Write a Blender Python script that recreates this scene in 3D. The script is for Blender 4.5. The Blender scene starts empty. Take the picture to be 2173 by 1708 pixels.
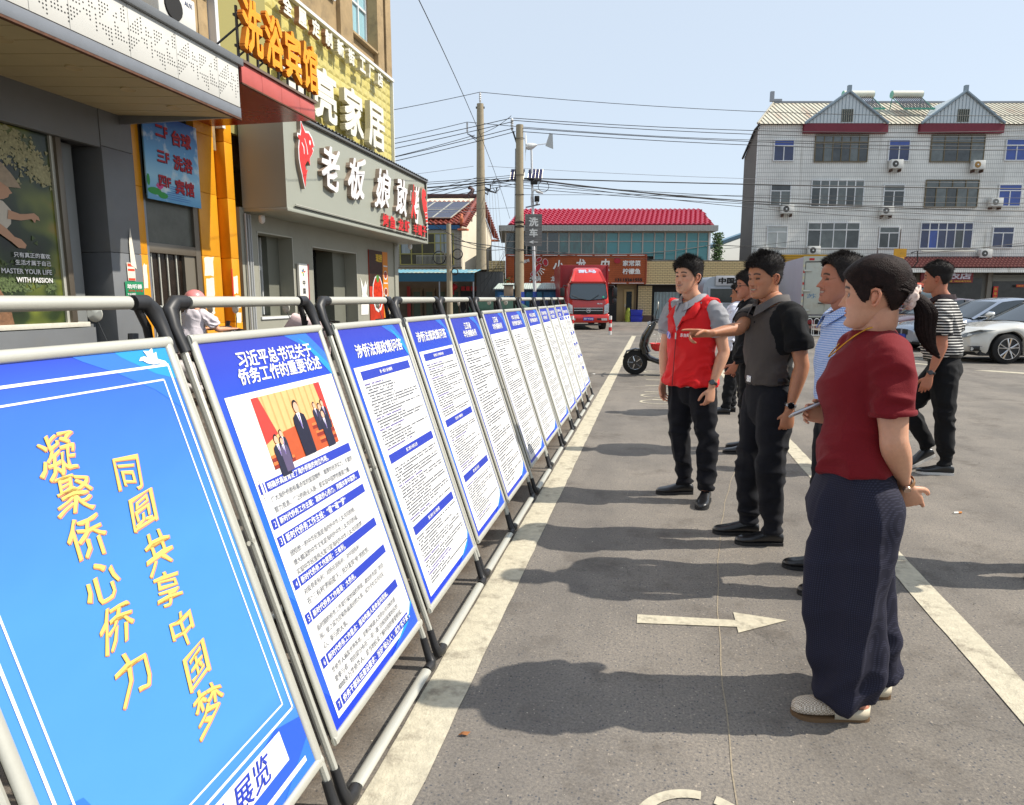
import bpy, bmesh, math, random
import numpy as np
from mathutils import Vector, Matrix, noise as mn
sc = bpy.context.scene
R = math.radians
# ---------------------------------------------------------------- camera, sky, sun, exposure
YAW = R(11.85)
cd = bpy.data.cameras.new('camera'); cam = bpy.data.objects.new('camera', cd)
sc.collection.objects.link(cam); sc.camera = cam
cd.sensor_fit = 'HORIZONTAL'; cd.sensor_width = 36; cd.lens = 36 * 1420 / 2173
cam.location = (0, 0, 1.46); cam.rotation_euler = (R(90 - 8.885), 0, YAW)
cd.clip_start = .05; cd.clip_end = 3000
SUN_EL, SUN_AZ = R(46.5), R(8)           # towards +X, a little behind the scene
w = bpy.data.worlds.new('World'); sc.world = w; w.use_nodes = True
nt = w.node_tree; bg = nt.nodes['Background']
sky = nt.nodes.new('ShaderNodeTexSky'); sky.sky_type = 'NISHITA'; sky.sun_disc = False
sky.sun_elevation = SUN_EL; sky.sun_rotation = R(90) - SUN_AZ
sky.air_density = 1.0; sky.dust_density = 1.2; sky.ozone_density = 1.5; sky.altitude = 10
hz = nt.nodes.new('ShaderNodeMix'); hz.data_type = 'RGBA'; hz.inputs[0].default_value = .8    # hazy spring air: pale veil over the whole sky
hz.inputs[7].default_value = (3.45, 3.9, 4.4, 1); nt.links.new(sky.outputs[0], hz.inputs[6]); nt.links.new(hz.outputs[2], bg.inputs[0]); bg.inputs[1].default_value = .15
ld = bpy.data.lights.new('sun', 'SUN'); ld.energy = 4.0; ld.angle = R(.55); ld.color = (1, .93, .82)
sun = bpy.data.objects.new('sun', ld); sc.collection.objects.link(sun)
sd = Vector((math.cos(SUN_EL) * math.cos(SUN_AZ), math.cos(SUN_EL) * math.sin(SUN_AZ), math.sin(SUN_EL)))
sun.rotation_euler = sd.to_track_quat('Z', 'Y').to_euler(); sun.location = (30, 5, 30)
sc.view_settings.view_transform = 'Standard'; sc.view_settings.look = 'None'
sc.view_settings.exposure = .52; sc.view_settings.gamma = 1
sc.cycles.max_bounces = 6; sc.cycles.diffuse_bounces = 3; sc.cycles.glossy_bounces = 3
sc.cycles.transparent_max_bounces = 8; sc.cycles.transmission_bounces = 4
sc.cycles.use_denoising = True; sc.cycles.caustics_reflective = False; sc.cycles.caustics_refractive = False
# ---------------------------------------------------------------- materials
def S(r, g, b):
 f = lambda c: (c / 255 / 12.92) if c / 255 <= .04045 else ((c / 255 + .055) / 1.055) ** 2.4
 return (f(r), f(g), f(b), 1)
class NT:
 def __init__(s, m): s.t = m.node_tree; s.n = s.t.nodes; s.l = s.t.links
 def new(s, k, **kw):
  n = s.n.new('ShaderNode' + k)
  for a, v in kw.items(): setattr(n, a, v)
  return n
 def link(s, a, b): s.l.new(a, b)
MC = {}
def M(name, col, rough=.6, metal=0, var=0, vs=4, bump=0, bs=60, coat=0, spec=.5, dirt=None, ds=1.5, damt=.5, sheen=0, trans=0, emit=0, attr=False, stretch=None, vs2=None):
 if name in MC: return MC[name]
 m = bpy.data.materials.new(name); m.use_nodes = True; N = NT(m); p = N.n['Principled BSDF']
 p.inputs['Base Color'].default_value = col; p.inputs['Roughness'].default_value = rough
 p.inputs['Metallic'].default_value = metal; p.inputs['Specular IOR Level'].default_value = spec
 p.inputs['Coat Weight'].default_value = coat; p.inputs['Coat Roughness'].default_value = .06
 p.inputs['Sheen Weight'].default_value = sheen
 tc = N.new('TexCoord'); src = tc.outputs['Object']
 if stretch:
  mp = N.new('Mapping'); mp.inputs['Scale'].default_value = stretch; N.link(src, mp.inputs[0]); src = mp.outputs[0]
 cur = None
 if attr:
  a = N.new('VertexColor', layer_name='Col'); cur = a.outputs[0]
 if var:
  t = N.new('TexNoise'); t.inputs['Scale'].default_value = vs; t.inputs['Detail'].default_value = 6; t.inputs['Roughness'].default_value = .65
  N.link(src, t.inputs['Vector'])
  mr = N.new('MapRange'); mr.inputs[1].default_value = .3; mr.inputs[2].default_value = .7
  mr.inputs[3].default_value = 1 - var; mr.inputs[4].default_value = 1 + var * .6
  N.link(t.outputs['Fac'], mr.inputs[0])
  mx = N.new('Mix', data_type='RGBA', blend_type='MULTIPLY'); mx.inputs[0].default_value = 1
  if cur: N.link(cur, mx.inputs[6])
  else: mx.inputs[6].default_value = col
  cb = N.new('CombineColor'); [N.link(mr.outputs[0], cb.inputs[i]) for i in range(3)]
  N.link(cb.outputs[0], mx.inputs[7]); cur = mx.outputs[2]
 if dirt:
  t2 = N.new('TexNoise'); t2.inputs['Scale'].default_value = ds; t2.inputs['Detail'].default_value = 8; t2.inputs['Roughness'].default_value = .7
  N.link(src, t2.inputs['Vector'])
  m2 = N.new('MapRange'); m2.inputs[1].default_value = .52; m2.inputs[2].default_value = .72; m2.inputs[3].default_value = 0; m2.inputs[4].default_value = damt
  N.link(t2.outputs['Fac'], m2.inputs[0])
  mx = N.new('Mix', data_type='RGBA'); N.link(m2.outputs[0], mx.inputs[0])
  if cur: N.link(cur, mx.inputs[6])
  else: mx.inputs[6].default_value = col
  mx.inputs[7].default_value = dirt; cur = mx.outputs[2]
 if cur: N.link(cur, p.inputs['Base Color'])
 if bump:
  t = N.new('TexNoise'); t.inputs['Scale'].default_value = bs; t.inputs['Detail'].default_value = 4
  N.link(src, t.inputs['Vector'])
  b = N.new('Bump'); b.inputs['Strength'].default_value = bump; b.inputs['Distance'].default_value = .01
  N.link(t.outputs['Fac'], b.inputs['Height']); N.link(b.outputs[0], p.inputs['Normal'])
 if trans:
  p.inputs['Transmission Weight'].default_value = trans
 if emit:
  p.inputs['Emission Color'].default_value = col; p.inputs['Emission Strength'].default_value = emit
 MC[name] = m; return m
# ---------------------------------------------------------------- object helpers
def link(o, parent=None):
 sc.collection.objects.link(o)
 if parent is not None: o.parent = parent
 return o
def tag(o, label=None, cat=None, group=None, kind=None):
 if label: o['label'] = label
 if cat: o['category'] = cat
 if group: o['group'] = group
 if kind: o['kind'] = kind
 return o
def thing(name, label, cat, loc=(0, 0, 0), rz=0, group=None):
 o = bpy.data.objects.new(name, None); o.empty_display_size = .1
 link(o); o.location = loc; o.rotation_euler = (0, 0, rz)
 return tag(o, label, cat, group)
def BW(u, v, z=0):                    # street-side frame: u along the back street, v away from the camera
 c, s = math.cos(YAW), math.sin(YAW)
 return (u * c - v * s, u * s + v * c, z)
class MB:
 def __init__(s): s.v = []; s.f = []; s.mi = []; s.cur = 0
 def add(s, vs, fs, M4=None):
  o = len(s.v)
  if M4 is not None: vs = [tuple(M4 @ Vector(p)) for p in vs]
  s.v += [tuple(p) for p in vs]; s.f += [tuple(i + o for i in f) for f in fs]; s.mi += [s.cur] * len(fs)
  return s
 def box(s, x0, x1, y0, y1, z0, z1, M4=None):
  vs = [(x, y, z) for z in (z0, z1) for y in (y0, y1) for x in (x0, x1)]
  return s.add(vs, [(0, 2, 3, 1), (4, 5, 7, 6), (0, 1, 5, 4), (2, 6, 7, 3), (0, 4, 6, 2), (1, 3, 7, 5)], M4)
 def quad(s, a, b, c, d, M4=None): return s.add([a, b, c, d], [(0, 1, 2, 3)], M4)
 def poly(s, pts, M4=None): return s.add(pts, [tuple(range(len(pts)))], M4)
 def prism(s, pts, h, M4=None):    # 2-D outline in local xy, extruded along z by h
  n = len(pts); vs = [(x, y, 0) for x, y in pts] + [(x, y, h) for x, y in pts]
  return s.add(vs, [tuple(range(n))[::-1], tuple(range(n, 2 * n))] + [(i, (i + 1) % n, n + (i + 1) % n, n + i) for i in range(n)], M4)
 def tube(s, pts, r, k=8, cap=True, closed=False, ref=None, M4=None):
  pts = [Vector(p) for p in pts]; n = len(pts)
  rs = r if isinstance(r, (list, tuple)) else [r] * n
  up = Vector(ref) if ref else None; vs = []
  for i, p in enumerate(pts):
   if closed: t = pts[(i + 1) % n] - pts[i - 1]
   else: t = pts[min(i + 1, n - 1)] - pts[max(i - 1, 0)]
   t = t.normalized() if t.length > 1e-9 else Vector((0, 0, 1))
   if up is None: up = Vector((0, 0, 1)) if abs(t.z) < .9 else Vector((1, 0, 0))
   a = up - t * up.dot(t)
   if a.length < 1e-6: a = t.orthogonal()
   a.normalize(); b = t.cross(a)
   if ref is None: up = a
   rr = rs[i]; ra, rb = rr if isinstance(rr, tuple) else (rr, rr)
   for j in range(k):
    q = 2 * math.pi * j / k
    vs.append(p + a * (math.cos(q) * ra) + b * (math.sin(q) * rb))
  fs = []
  for i in range(n if closed else n - 1):
   for j in range(k):
    fs.append((i * k + j, i * k + (j + 1) % k, ((i + 1) % n) * k + (j + 1) % k, ((i + 1) % n) * k + j))
  if cap and not closed: fs += [tuple(range(k))[::-1], tuple((n - 1) * k + j for j in range(k))]
  return s.add(vs, fs, M4)
 def cyl(s, a, b, r, k=16, r2=None): return s.tube([a, b], [r, r if r2 is None else r2], k)
 def lathe(s, prof, k=24, M4=None):  # (r,z) pairs about z
  vs = [(r * math.cos(2 * math.pi * j / k), r * math.sin(2 * math.pi * j / k), z) for r, z in prof for j in range(k)]
  fs = [(i * k + j, i * k + (j + 1) % k, (i + 1) * k + (j + 1) % k, (i + 1) * k + j) for i in range(len(prof) - 1) for j in range(k)]
  fs += [tuple(range(k))[::-1], tuple((len(prof) - 1) * k + j for j in range(k))]
  return s.add(vs, fs, M4)
 def mesh(s, name, mats, smooth=None, bevel=0, seg=2, fix=False):
  me = bpy.data.meshes.new(name); me.from_pydata(s.v, [], s.f)
  for m in (mats if isinstance(mats, (list, tuple)) else [mats]): me.materials.append(m)
  if len(me.materials) > 1: me.polygons.foreach_set('material_index', s.mi)
  if bevel or fix:
   b = bmesh.new(); b.from_mesh(me)
   if fix: bmesh.ops.remove_doubles(b, verts=b.verts, dist=1e-5)
   bmesh.ops.recalc_face_normals(b, faces=b.faces)
   if bevel:
    es = [e for e in b.edges if len(e.link_faces) == 2 and e.calc_face_angle(0) > .5]
    bmesh.ops.bevel(b, geom=es, offset=bevel, segments=seg, profile=.5, affect='EDGES')
   b.to_mesh(me); b.free()
  if smooth is not None or bevel:
   me.polygons.foreach_set('use_smooth', [True] * len(me.polygons)); me.set_sharp_from_angle(angle=R(smooth or 35))
  me.update(); return me
 def obj(s, name, mats, parent=None, smooth=None, bevel=0, seg=2, fix=False, **tg):
  o = bpy.data.objects.new(name, s.mesh(name, mats, smooth, bevel, seg, fix)); link(o, parent)
  if tg: tag(o, **tg)
  return o
def inst(src, name, parent, loc=(0, 0, 0), rot=(0, 0, 0), scale=(1, 1, 1)):
 o = bpy.data.objects.new(name, src.data if hasattr(src, 'data') else src); link(o, parent)
 o.location = loc; o.rotation_euler = rot; o.scale = scale; return o
TC = {}
def glyphs(s, offset=0, extrude=0, shear=0, align='CENTER', lsp=1, cs=1):
 k = (s, offset, extrude, shear, align, lsp, cs)
 if k not in TC:
  c = bpy.data.curves.new('t', 'FONT'); c.body = s; c.offset = offset; c.extrude = extrude; c.shear = shear
  c.align_x = align; c.align_y = 'CENTER'; c.space_line = lsp; c.space_character = cs; c.resolution_u = 2
  o = bpy.data.objects.new('t', c); TC[k] = bpy.data.meshes.new_from_object(o)
  bpy.data.objects.remove(o)
 return TC[k]
def text(s, mat, parent, M4, name='lettering', w=None, h=None, offset=0, extrude=0, shear=0, align='CENTER', warp=0, seed=0, cs=1, xs=1, side=None):
 """lettering scaled so that a CJK glyph is h tall (or the line w wide); extrude in units of glyph height"""
 me = glyphs(s, 0, extrude, shear, align, 1, cs); n = len(me.vertices)
 if n == 0: return None
 co = np.empty(n * 3); me.vertices.foreach_get('co', co); co = co.reshape(-1, 3)
 if offset:                         # bold: shifted copies, each a hair higher
  fs = [tuple(p.vertices) for p in me.polygons]; o_ = offset * .9
  sh = [(-o_, -.7 * o_), (o_, -o_), (-.8 * o_, o_), (.88 * o_, .83 * o_)]
  if offset > .03: sh += [(.05 * o_, .1 * o_)]
  co = np.vstack([co + np.array([a, b, k * (.0007 if extrude else .004)]) for k, (a, b) in enumerate(sh)])
  me = bpy.data.meshes.new('t'); me.from_pydata(co.tolist(), [], [tuple(v + n * k for v in f) for k in range(len(sh)) for f in fs]); n = len(co)
 else: me = me.copy()
 x0, x1, y0, y1 = co[:, 0].min(), co[:, 0].max(), co[:, 1].min(), co[:, 1].max()
 if align == 'CENTER': co[:, 0] -= (x0 + x1) / 2
 else: co[:, 0] -= x0
 co[:, 1] -= (y0 + y1) / 2
 if warp:
  ph = seed * 1.7
  co[:, 0] += warp * (np.sin(co[:, 1] * 5 + ph) * .5 + np.sin(co[:, 1] * 13 + ph * 2 + co[:, 0] * 4) * .25)
  co[:, 1] += warp * (np.sin(co[:, 0] * 6 + ph) * .6 + np.sin(co[:, 0] * 15 + co[:, 1] * 5 + ph) * .2)
 sx = sy = 1
 if h: sy = sx = h / (y1 - y0)
 if w: sx = w / (x1 - x0); sy = sy if h else sx
 co[:, 0] *= sx * xs; co[:, 1] *= sy; co[:, 2] = (co[:, 2] - co[:, 2].min()) * sy
 me.vertices.foreach_set('co', co.ravel()); me.materials.clear(); me.materials.append(mat)
 if side:
  me.materials.append(side); me.update()
  me.polygons.foreach_set('material_index', [0 if abs(p.normal.z) > .7 else 1 for p in me.polygons])
 me.name = name; o = bpy.data.objects.new(name, me); link(o, parent); o.matrix_local = M4
 return o
def FR(o, ex, ey):                     # frame from origin, x axis and y axis
 ex = Vector(ex).normalized(); ez = ex.cross(Vector(ey)).normalized(); ey = ez.cross(ex)
 return Matrix(((ex.x, ey.x, ez.x, o[0]), (ex.y, ey.y, ez.y, o[1]), (ex.z, ey.z, ez.z, o[2]), (0, 0, 0, 1)))
rng = random.Random(7)
# ---------------------------------------------------------------- ground and markings
def asphalt():
 m = bpy.data.materials.new('asphalt'); m.use_nodes = True; N = NT(m); p = N.n['Principled BSDF']
 tc = N.new('TexCoord'); P = tc.outputs['Object']
 def noise(s, d=5, r=.6):
  t = N.new('TexNoise'); t.inputs['Scale'].default_value = s; t.inputs['Detail'].default_value = d; t.inputs['Roughness'].default_value = r
  N.link(P, t.inputs['Vector']); return t.outputs['Fac']
 def ramp(f, stops):
  r = N.new('ValToRGB'); e = r.color_ramp.elements
  while len(e) < len(stops): e.new(.5)
  for x, (a, c) in zip(e, stops): x.position = a; x.color = c
  N.link(f, r.inputs[0]); return r.outputs[0]
 def mix(a, b, f, mode='MIX'):
  x = N.new('Mix', data_type='RGBA', blend_type=mode)
  for i, q in ((6, a), (7, b), (0, f)):
   if hasattr(q, 'links'): N.link(q, x.inputs[i])
   else: x.inputs[i].default_value = q
  return x.outputs[2]
 base = ramp(noise(.7, 8, .7), [(.32, (.140, .129, .118, 1)), (.5, (.195, .178, .158, 1)), (.68, (.245, .221, .193, 1))])
 grain = ramp(noise(95, 6, .85), [(.34, (.42, .42, .45, 1)), (.5, (.95, .94, .92, 1)), (.66, (1.5, 1.42, 1.28, 1))])
 c = mix(base, grain, .85, 'MULTIPLY')
 v = N.new('TexVoronoi'); v.inputs['Scale'].default_value = 88; N.link(P, v.inputs['Vector'])
 sep = N.new('SeparateColor'); N.link(v.outputs['Color'], sep.inputs[0])
 st = ramp(sep.outputs[0], [(.76, (0, 0, 0, 1)), (.86, (.9, .9, .9, 1))])
 inner = ramp(v.outputs['Distance'], [(.25, (1, 1, 1, 1)), (.42, (0, 0, 0, 1))])
 stone = mix(st, inner, 1.0, 'MULTIPLY'); c = mix(c, (.075, .078, .088, 1), stone)
 l2 = ramp(sep.outputs[1], [(.91, (0, 0, 0, 1)), (.97, (.8, .8, .8, 1))]); c = mix(c, (.36, .31, .25, 1), mix(l2, inner, 1.0, 'MULTIPLY'))
 patch = ramp(noise(1.9, 7, .75), [(.52, (0, 0, 0, 1)), (.68, (.7, .7, .7, 1))]); c = mix(c, (.085, .072, .06, 1), patch)
 lt = ramp(noise(5.5, 9, .8), [(.66, (0, 0, 0, 1)), (.74, (.5, .5, .5, 1))]); c = mix(c, (.42, .38, .33, 1), lt)
 mpp = N.new('Mapping'); mpp.inputs['Scale'].default_value = (2.2, .10, 1); N.link(P, mpp.inputs[0]); tt = N.new('TexNoise'); tt.inputs['Scale'].default_value = 1; tt.inputs['Detail'].default_value = 7; N.link(mpp.outputs[0], tt.inputs['Vector'])
 trk = ramp(tt.outputs['Fac'], [(.5, (0, 0, 0, 1)), (.68, (.35, .35, .35, 1))]); c = mix(c, (.105, .096, .088, 1), trk)
 vc = N.new('TexVoronoi', feature='DISTANCE_TO_EDGE'); vc.inputs['Scale'].default_value = .55; dn = N.new('TexNoise'); dn.inputs['Scale'].default_value = 2.5; dn.inputs['Detail'].default_value = 6; N.link(P, dn.inputs['Vector'])
 va = N.new('VectorMath', operation='ADD'); N.link(P, va.inputs[0]); N.link(dn.outputs['Color'], va.inputs[1]); N.link(va.outputs[0], vc.inputs['Vector'])
 crk = ramp(vc.outputs['Distance'], [(0, (.6, .6, .6, 1)), (.004, (0, 0, 0, 1))]); msk = ramp(noise(.5, 3, .5), [(.52, (0, 0, 0, 1)), (.58, (1, 1, 1, 1))]); c = mix(c, (.06, .055, .05, 1), mix(crk, msk, 1.0, 'MULTIPLY'))
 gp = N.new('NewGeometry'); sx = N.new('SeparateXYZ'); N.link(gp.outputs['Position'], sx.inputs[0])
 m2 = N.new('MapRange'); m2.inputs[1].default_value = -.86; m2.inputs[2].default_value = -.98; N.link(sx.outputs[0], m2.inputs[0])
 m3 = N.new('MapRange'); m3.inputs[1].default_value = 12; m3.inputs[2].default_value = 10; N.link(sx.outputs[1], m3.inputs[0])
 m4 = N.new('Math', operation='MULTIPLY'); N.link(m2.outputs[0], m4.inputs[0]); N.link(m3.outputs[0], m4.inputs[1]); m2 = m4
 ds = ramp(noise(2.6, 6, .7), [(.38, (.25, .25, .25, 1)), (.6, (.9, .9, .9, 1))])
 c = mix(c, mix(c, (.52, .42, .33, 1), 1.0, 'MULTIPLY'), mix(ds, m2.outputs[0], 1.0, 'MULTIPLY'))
 N.link(c, p.inputs['Base Color']); p.inputs['Roughness'].default_value = .88; p.inputs['Specular IOR Level'].default_value = .3
 b = N.new('Bump'); b.inputs['Strength'].default_value = .55; b.inputs['Distance'].default_value = .004
 N.link(noise(110, 4, .7), b.inputs['Height']); N.link(b.outputs[0], p.inputs['Normal'])
 return m
g = MB(); g.quad((-300, -60, 0), (300, -60, 0), (300, 900, 0), (-300, 900, 0))
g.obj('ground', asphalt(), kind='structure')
paint = M('road_paint', S(192, 184, 162), .8, var=.2, vs=26, dirt=S(118, 108, 94), ds=7, damt=.95, bump=.4, bs=120)
paint2 = M('road_paint_white', S(190, 182, 160), .75, var=.2, vs=30, dirt=S(105, 98, 86), ds=13, damt=.9)
def strip(x0, x1, y0, y1, z=.004, wob=.003):
 mb = MB(); n = max(2, int((y1 - y0) / .12)); r = random.Random(int(x0 * 100))
 vs = []
 for i in range(n + 1):
  y = y0 + (y1 - y0) * i / n
  vs += [(x0 + r.uniform(-wob, wob), y, z), (x1 + r.uniform(-wob, wob), y, z)]
 mb.add(vs, [(2 * i, 2 * i + 1, 2 * i + 3, 2 * i + 2) for i in range(n)]); return mb
strip(-.8, -.64, -1.5, 26.4).obj('lane_line', paint, kind='structure')
strip(1.3, 1.44, -1.5, 26.4).obj('lane_line', paint, kind='structure')
mk = MB()
a = 6
def flat(pts, z=.004): mk.poly([(x, y, z) for x, y in pts])
# arrow pointing across the lane
flat([(-.03, 2.90), (.41, 2.955), (.41, 3.02), (-.03, 2.985)])
flat([(.41, 2.90), (.64, 3.065), (.41, 3.10)])
# cross lines of the bicycle bays
for y in (9.0, 10.6, 11.4, 12.2, 13.7, 15.6, 17.8, 20.0, 22.6): flat([(-.1, y), (.75, y), (.75, y + .05), (-.1, y + .05)]) if y != 9.0 else None
def ring(cx, cy, r0, r1, a0, a1, sx=1.0):
 n = 18
 for i in range(n):
  q, p = a0 + (a1 - a0) * i / n, a0 + (a1 - a0) * (i + 1) / n
  flat([(cx + sx * r0 * math.cos(q), cy + r0 * math.sin(q)), (cx + sx * r1 * math.cos(q), cy + r1 * math.sin(q)), (cx + sx * r1 * math.cos(p), cy + r1 * math.sin(p)), (cx + sx * r0 * math.cos(p), cy + r0 * math.sin(p))])
ring(.165, 1.69, .150, .184, R(84), R(205)); ring(.165, 1.69, .150, .184, R(10), R(70)); ring(.165, 1.69, .15, .184, R(220), R(350))
for y in (9.6, 12.9, 16.8):
 for dy in (0, .62):
  ring(.1, y + dy, .17, .2, R(20), R(330), 1.3)
 flat([(.02, y + .2), (.3, y + .2), (.3, y + .24), (.02, y + .24)]); flat([(.05, y + .4), (.33, y + .4), (.33, y + .44), (.05, y + .44)])
 flat([(.18, y + .06), (.22, y + .06), (.3, y + .56), (.26, y + .56)])
mk.obj('bicycle_markings', paint2, kind='structure')
mk = MB()
flat([(6.4, 15.2), (9.0, 13.2), (9.2, 13.42), (6.75, 15.25)]); flat([(4.6, 17.6), (6.1, 16.1), (6.3, 16.1), (4.95, 17.62)])
flat([(4.9, 17.8), (12.5, 17.4), (12.5, 17.55), (4.9, 17.95)]); flat([(7.7, 15.1), (13, 14.4), (13, 14.52), (7.8, 15.2)])
flat([(-1.3, 34.6), (9, 36.9), (9, 37.05), (-1.3, 34.75)]); flat([(-.8, 26.4), (1.44, 26.4), (1.44, 26.5), (-.8, 26.5)])
flat([(5.6, 27.6), (7.2, 27.2), (7.6, 27.35), (6.1, 27.75)])
mk.obj('parking_bay_lines', paint2, kind='structure')
ck = MB(); pts = [(.28 + .004 * math.sin(i * 1.7) + .0006 * i * i, 1.5 + i * .16, .002) for i in range(40)]
for i in range(39):
 x, y, z = pts[i]; x2, y2, _ = pts[i + 1]; ck.quad((x, y, z), (x + .005, y, z), (x2 + .005, y2, z), (x2, y2, z))
ck.obj('pavement_seam', M('seam', S(150, 138, 118), .9, var=.3, vs=60), kind='structure')
# iron cover and small litter on the ground
t = thing('manhole_cover', 'ochre painted iron cover with ribs, set in the asphalt behind the men', 'manhole cover', (2.1, 12.5, .004))
c = MB(); c.lathe([(0.001, 0), (.34, 0), (.34, .006), (.001, .006)], 28); c.obj('plate', M('ochre_iron', S(176, 146, 76), .8, var=.3, vs=9, bump=.4, bs=60), t)
c = MB()
for i in range(-6, 7):
 h = math.sqrt(max(0, .31 ** 2 - (i * .048) ** 2)); c.box(i * .048 - .008, i * .048 + .008, -h, h, .006, .011)
c.obj('rib', M('rib_iron', S(120, 100, 62), .8), t, kind='stuff')
t = thing('cigarette_butt', 'cigarette butt with an orange filter lying right of the woman\'s hand', 'cigarette butt', (2.05, 4.93, .008), R(20))
c = MB(); c.cyl((0, 0, 0), (.035, 0, 0), .007, 8); c.obj('paper', M('cig_paper', S(230, 228, 220), .8), t)
c = MB(); c.cyl((.0351, 0, 0), (.06, 0, 0), .0072, 8); c.obj('filter', M('cig_filter', S(205, 130, 60), .8), t)
def leaf(x, y, s, rz, label, col, cat='leaf'):
 c = MB(); c.add([(-s, 0, 0), (-s * .3, s * .4, .006), (s * .6, s * .3, .003), (s, 0, .008), (s * .4, -s * .4, .002), (-s * .4, -s * .3, .007), (0, 0, .012)], [(0, 1, 6), (1, 2, 6), (2, 3, 6), (3, 4, 6), (4, 5, 6), (5, 0, 6)])
 o = c.obj('dead_leaf' if cat == 'leaf' else 'paper_scrap', M('leaf%s' % str(col), S(*col), .8, var=.3, vs=40), None, label=label, cat=cat); o.location = (x, y, .005); o.rotation_euler = (0, 0, rz)
leaf(-.58, 1.98, .022, .4, 'rust coloured leaf scraps beside the wide line near the stand feet', (150, 96, 52))
leaf(1.15, 6.6, .03, 1.4, 'small brown leaf lying on the asphalt left of the striped man\'s shoes', (92, 60, 40))
leaf(-1.1, 12.9, .05, .2, 'white paper scrap in front of the red truck, nearer the end stand', (232, 230, 224), 'litter')
leaf(.05, 27.6, .07, .8, 'crumpled white scrap between the red truck and the black scooter', (235, 232, 226), 'litter')
leaf(1.95, 2.95, .018, .8, 'dark chip of stone by the right lane line at lower right', (40, 38, 36))
for nm, col in (('grit_pale', (196, 186, 168)), ('grit_dark', (48, 46, 44))):
 q = MB()
 for k in range(420):
  x, y = rng.uniform(-.9, 3.2), 1.4 + 7 * rng.random() ** 1.6; s = rng.uniform(.0012, .0042); a = rng.random() * 6
  q.add([(x + s * math.cos(a), y + s * math.sin(a), .001), (x + s * math.cos(a + 2), y + s * math.sin(a + 2), .001), (x + s * math.cos(a + 4), y + s * math.sin(a + 4), .001), (x, y, s * 1.1)], [(0, 1, 3), (1, 2, 3), (2, 0, 3)])
 q.obj('grit', M(nm, S(*col), .9), kind='stuff', label='loose grit scattered over the near asphalt')
# ---------------------------------------------------------------- poster stands
alu = M('satin_aluminium', S(196, 195, 184), .42, metal=.35, var=.05, vs=8, bump=.05, bs=200)
blackp = M('black_plastic', S(38, 38, 40), .45, var=.25, vs=20)
darkgap = M('dark_rubber', S(26, 26, 27), .8)
white_print = M('white_print', S(232, 232, 230), .45, spec=.4)
navy_print = M('blue_bar_print', S(42, 62, 172), .45)
ink = M('grey_ink', S(105, 108, 116), .5)
ink_purple = M('violet_ink', S(108, 98, 160), .5)
cyan_print = M('cyan_swoosh_print', S(48, 112, 212), .45)
cyan2_print = M('bright_cyan_print', S(36, 144, 214), .45)
gold = M('gold_print', S(232, 198, 104), .5, var=.12, vs=8)
gold_edge = M('gold_outline_print', S(206, 132, 110), .5)
def poster_blue(name, stops, axis=1):
 m = bpy.data.materials.new(name); m.use_nodes = True; N = NT(m); p = N.n['Principled BSDF']
 tc = N.new('TexCoord'); s = N.new('SeparateXYZ'); N.link(tc.outputs['Object'], s.inputs[0])
 r = N.new('ValToRGB'); e = r.color_ramp.elements
 while len(e) < len(stops): e.new(.5)
 for x, (a, c) in zip(e, stops): x.position = a; x.color = c
 mm = N.new('Math', operation='MULTIPLY'); mm.inputs[1].default_value = 1 / 1.23; N.link(s.outputs[axis], mm.inputs[0])
 N.link(mm.outputs[0], r.inputs[0]); N.link(r.outputs[0], p.inputs['Base Color'])
 p.inputs['Roughness'].default_value = .34; p.inputs['Specular IOR Level'].default_value = .5
 bn = N.new('TexNoise'); bn.inputs['Scale'].default_value = 4; bn.inputs['Detail'].default_value = 2; N.link(tc.outputs['Object'], bn.inputs['Vector']); bb = N.new('Bump'); bb.inputs['Strength'].default_value = .25; bb.inputs['Distance'].default_value = .03; N.link(bn.outputs['Fac'], bb.inputs['Height']); N.link(bb.outputs[0], p.inputs['Normal'])
 return m
blue1 = poster_blue('poster_blue_cover', [(0, S(40, 92, 214)), (.22, S(76, 142, 216)), (.6, S(70, 136, 214)), (.9, S(52, 104, 206)), (1, S(40, 58, 186))])
blue2 = poster_blue('poster_blue', [(0, S(28, 52, 190)), (.2, S(36, 92, 212)), (.5, S(38, 106, 214)), (.86, S(40, 72, 190)), (1, S(52, 56, 172))])
blue3 = poster_blue('poster_blue_far', [(0, S(32, 58, 188)), (.5, S(40, 84, 200)), (.86, S(46, 66, 180)), (1, S(54, 62, 172))])
SX, SZ = -.3266, 1.0
EY = Vector((-.3105, 0, .9506))       # up the slope
EZ = Vector((.9506, 0, .3105))
ZB, HP = .19, 1.231
def slope(z): return -.3266 * (z - .03)
def dashes(mb, x0, x1, y, h, seed, gap=.12, dens=.9):
 r = random.Random(seed); x = x0
 while x < x1:
  wd = h * r.uniform(.62, .95)
  if r.random() < dens: mb.quad((x, y - h / 2, 0), (x + wd, y - h / 2, 0), (x + wd, y + h / 2, 0), (x, y + h / 2, 0))
  x += h * 1.08
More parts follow.
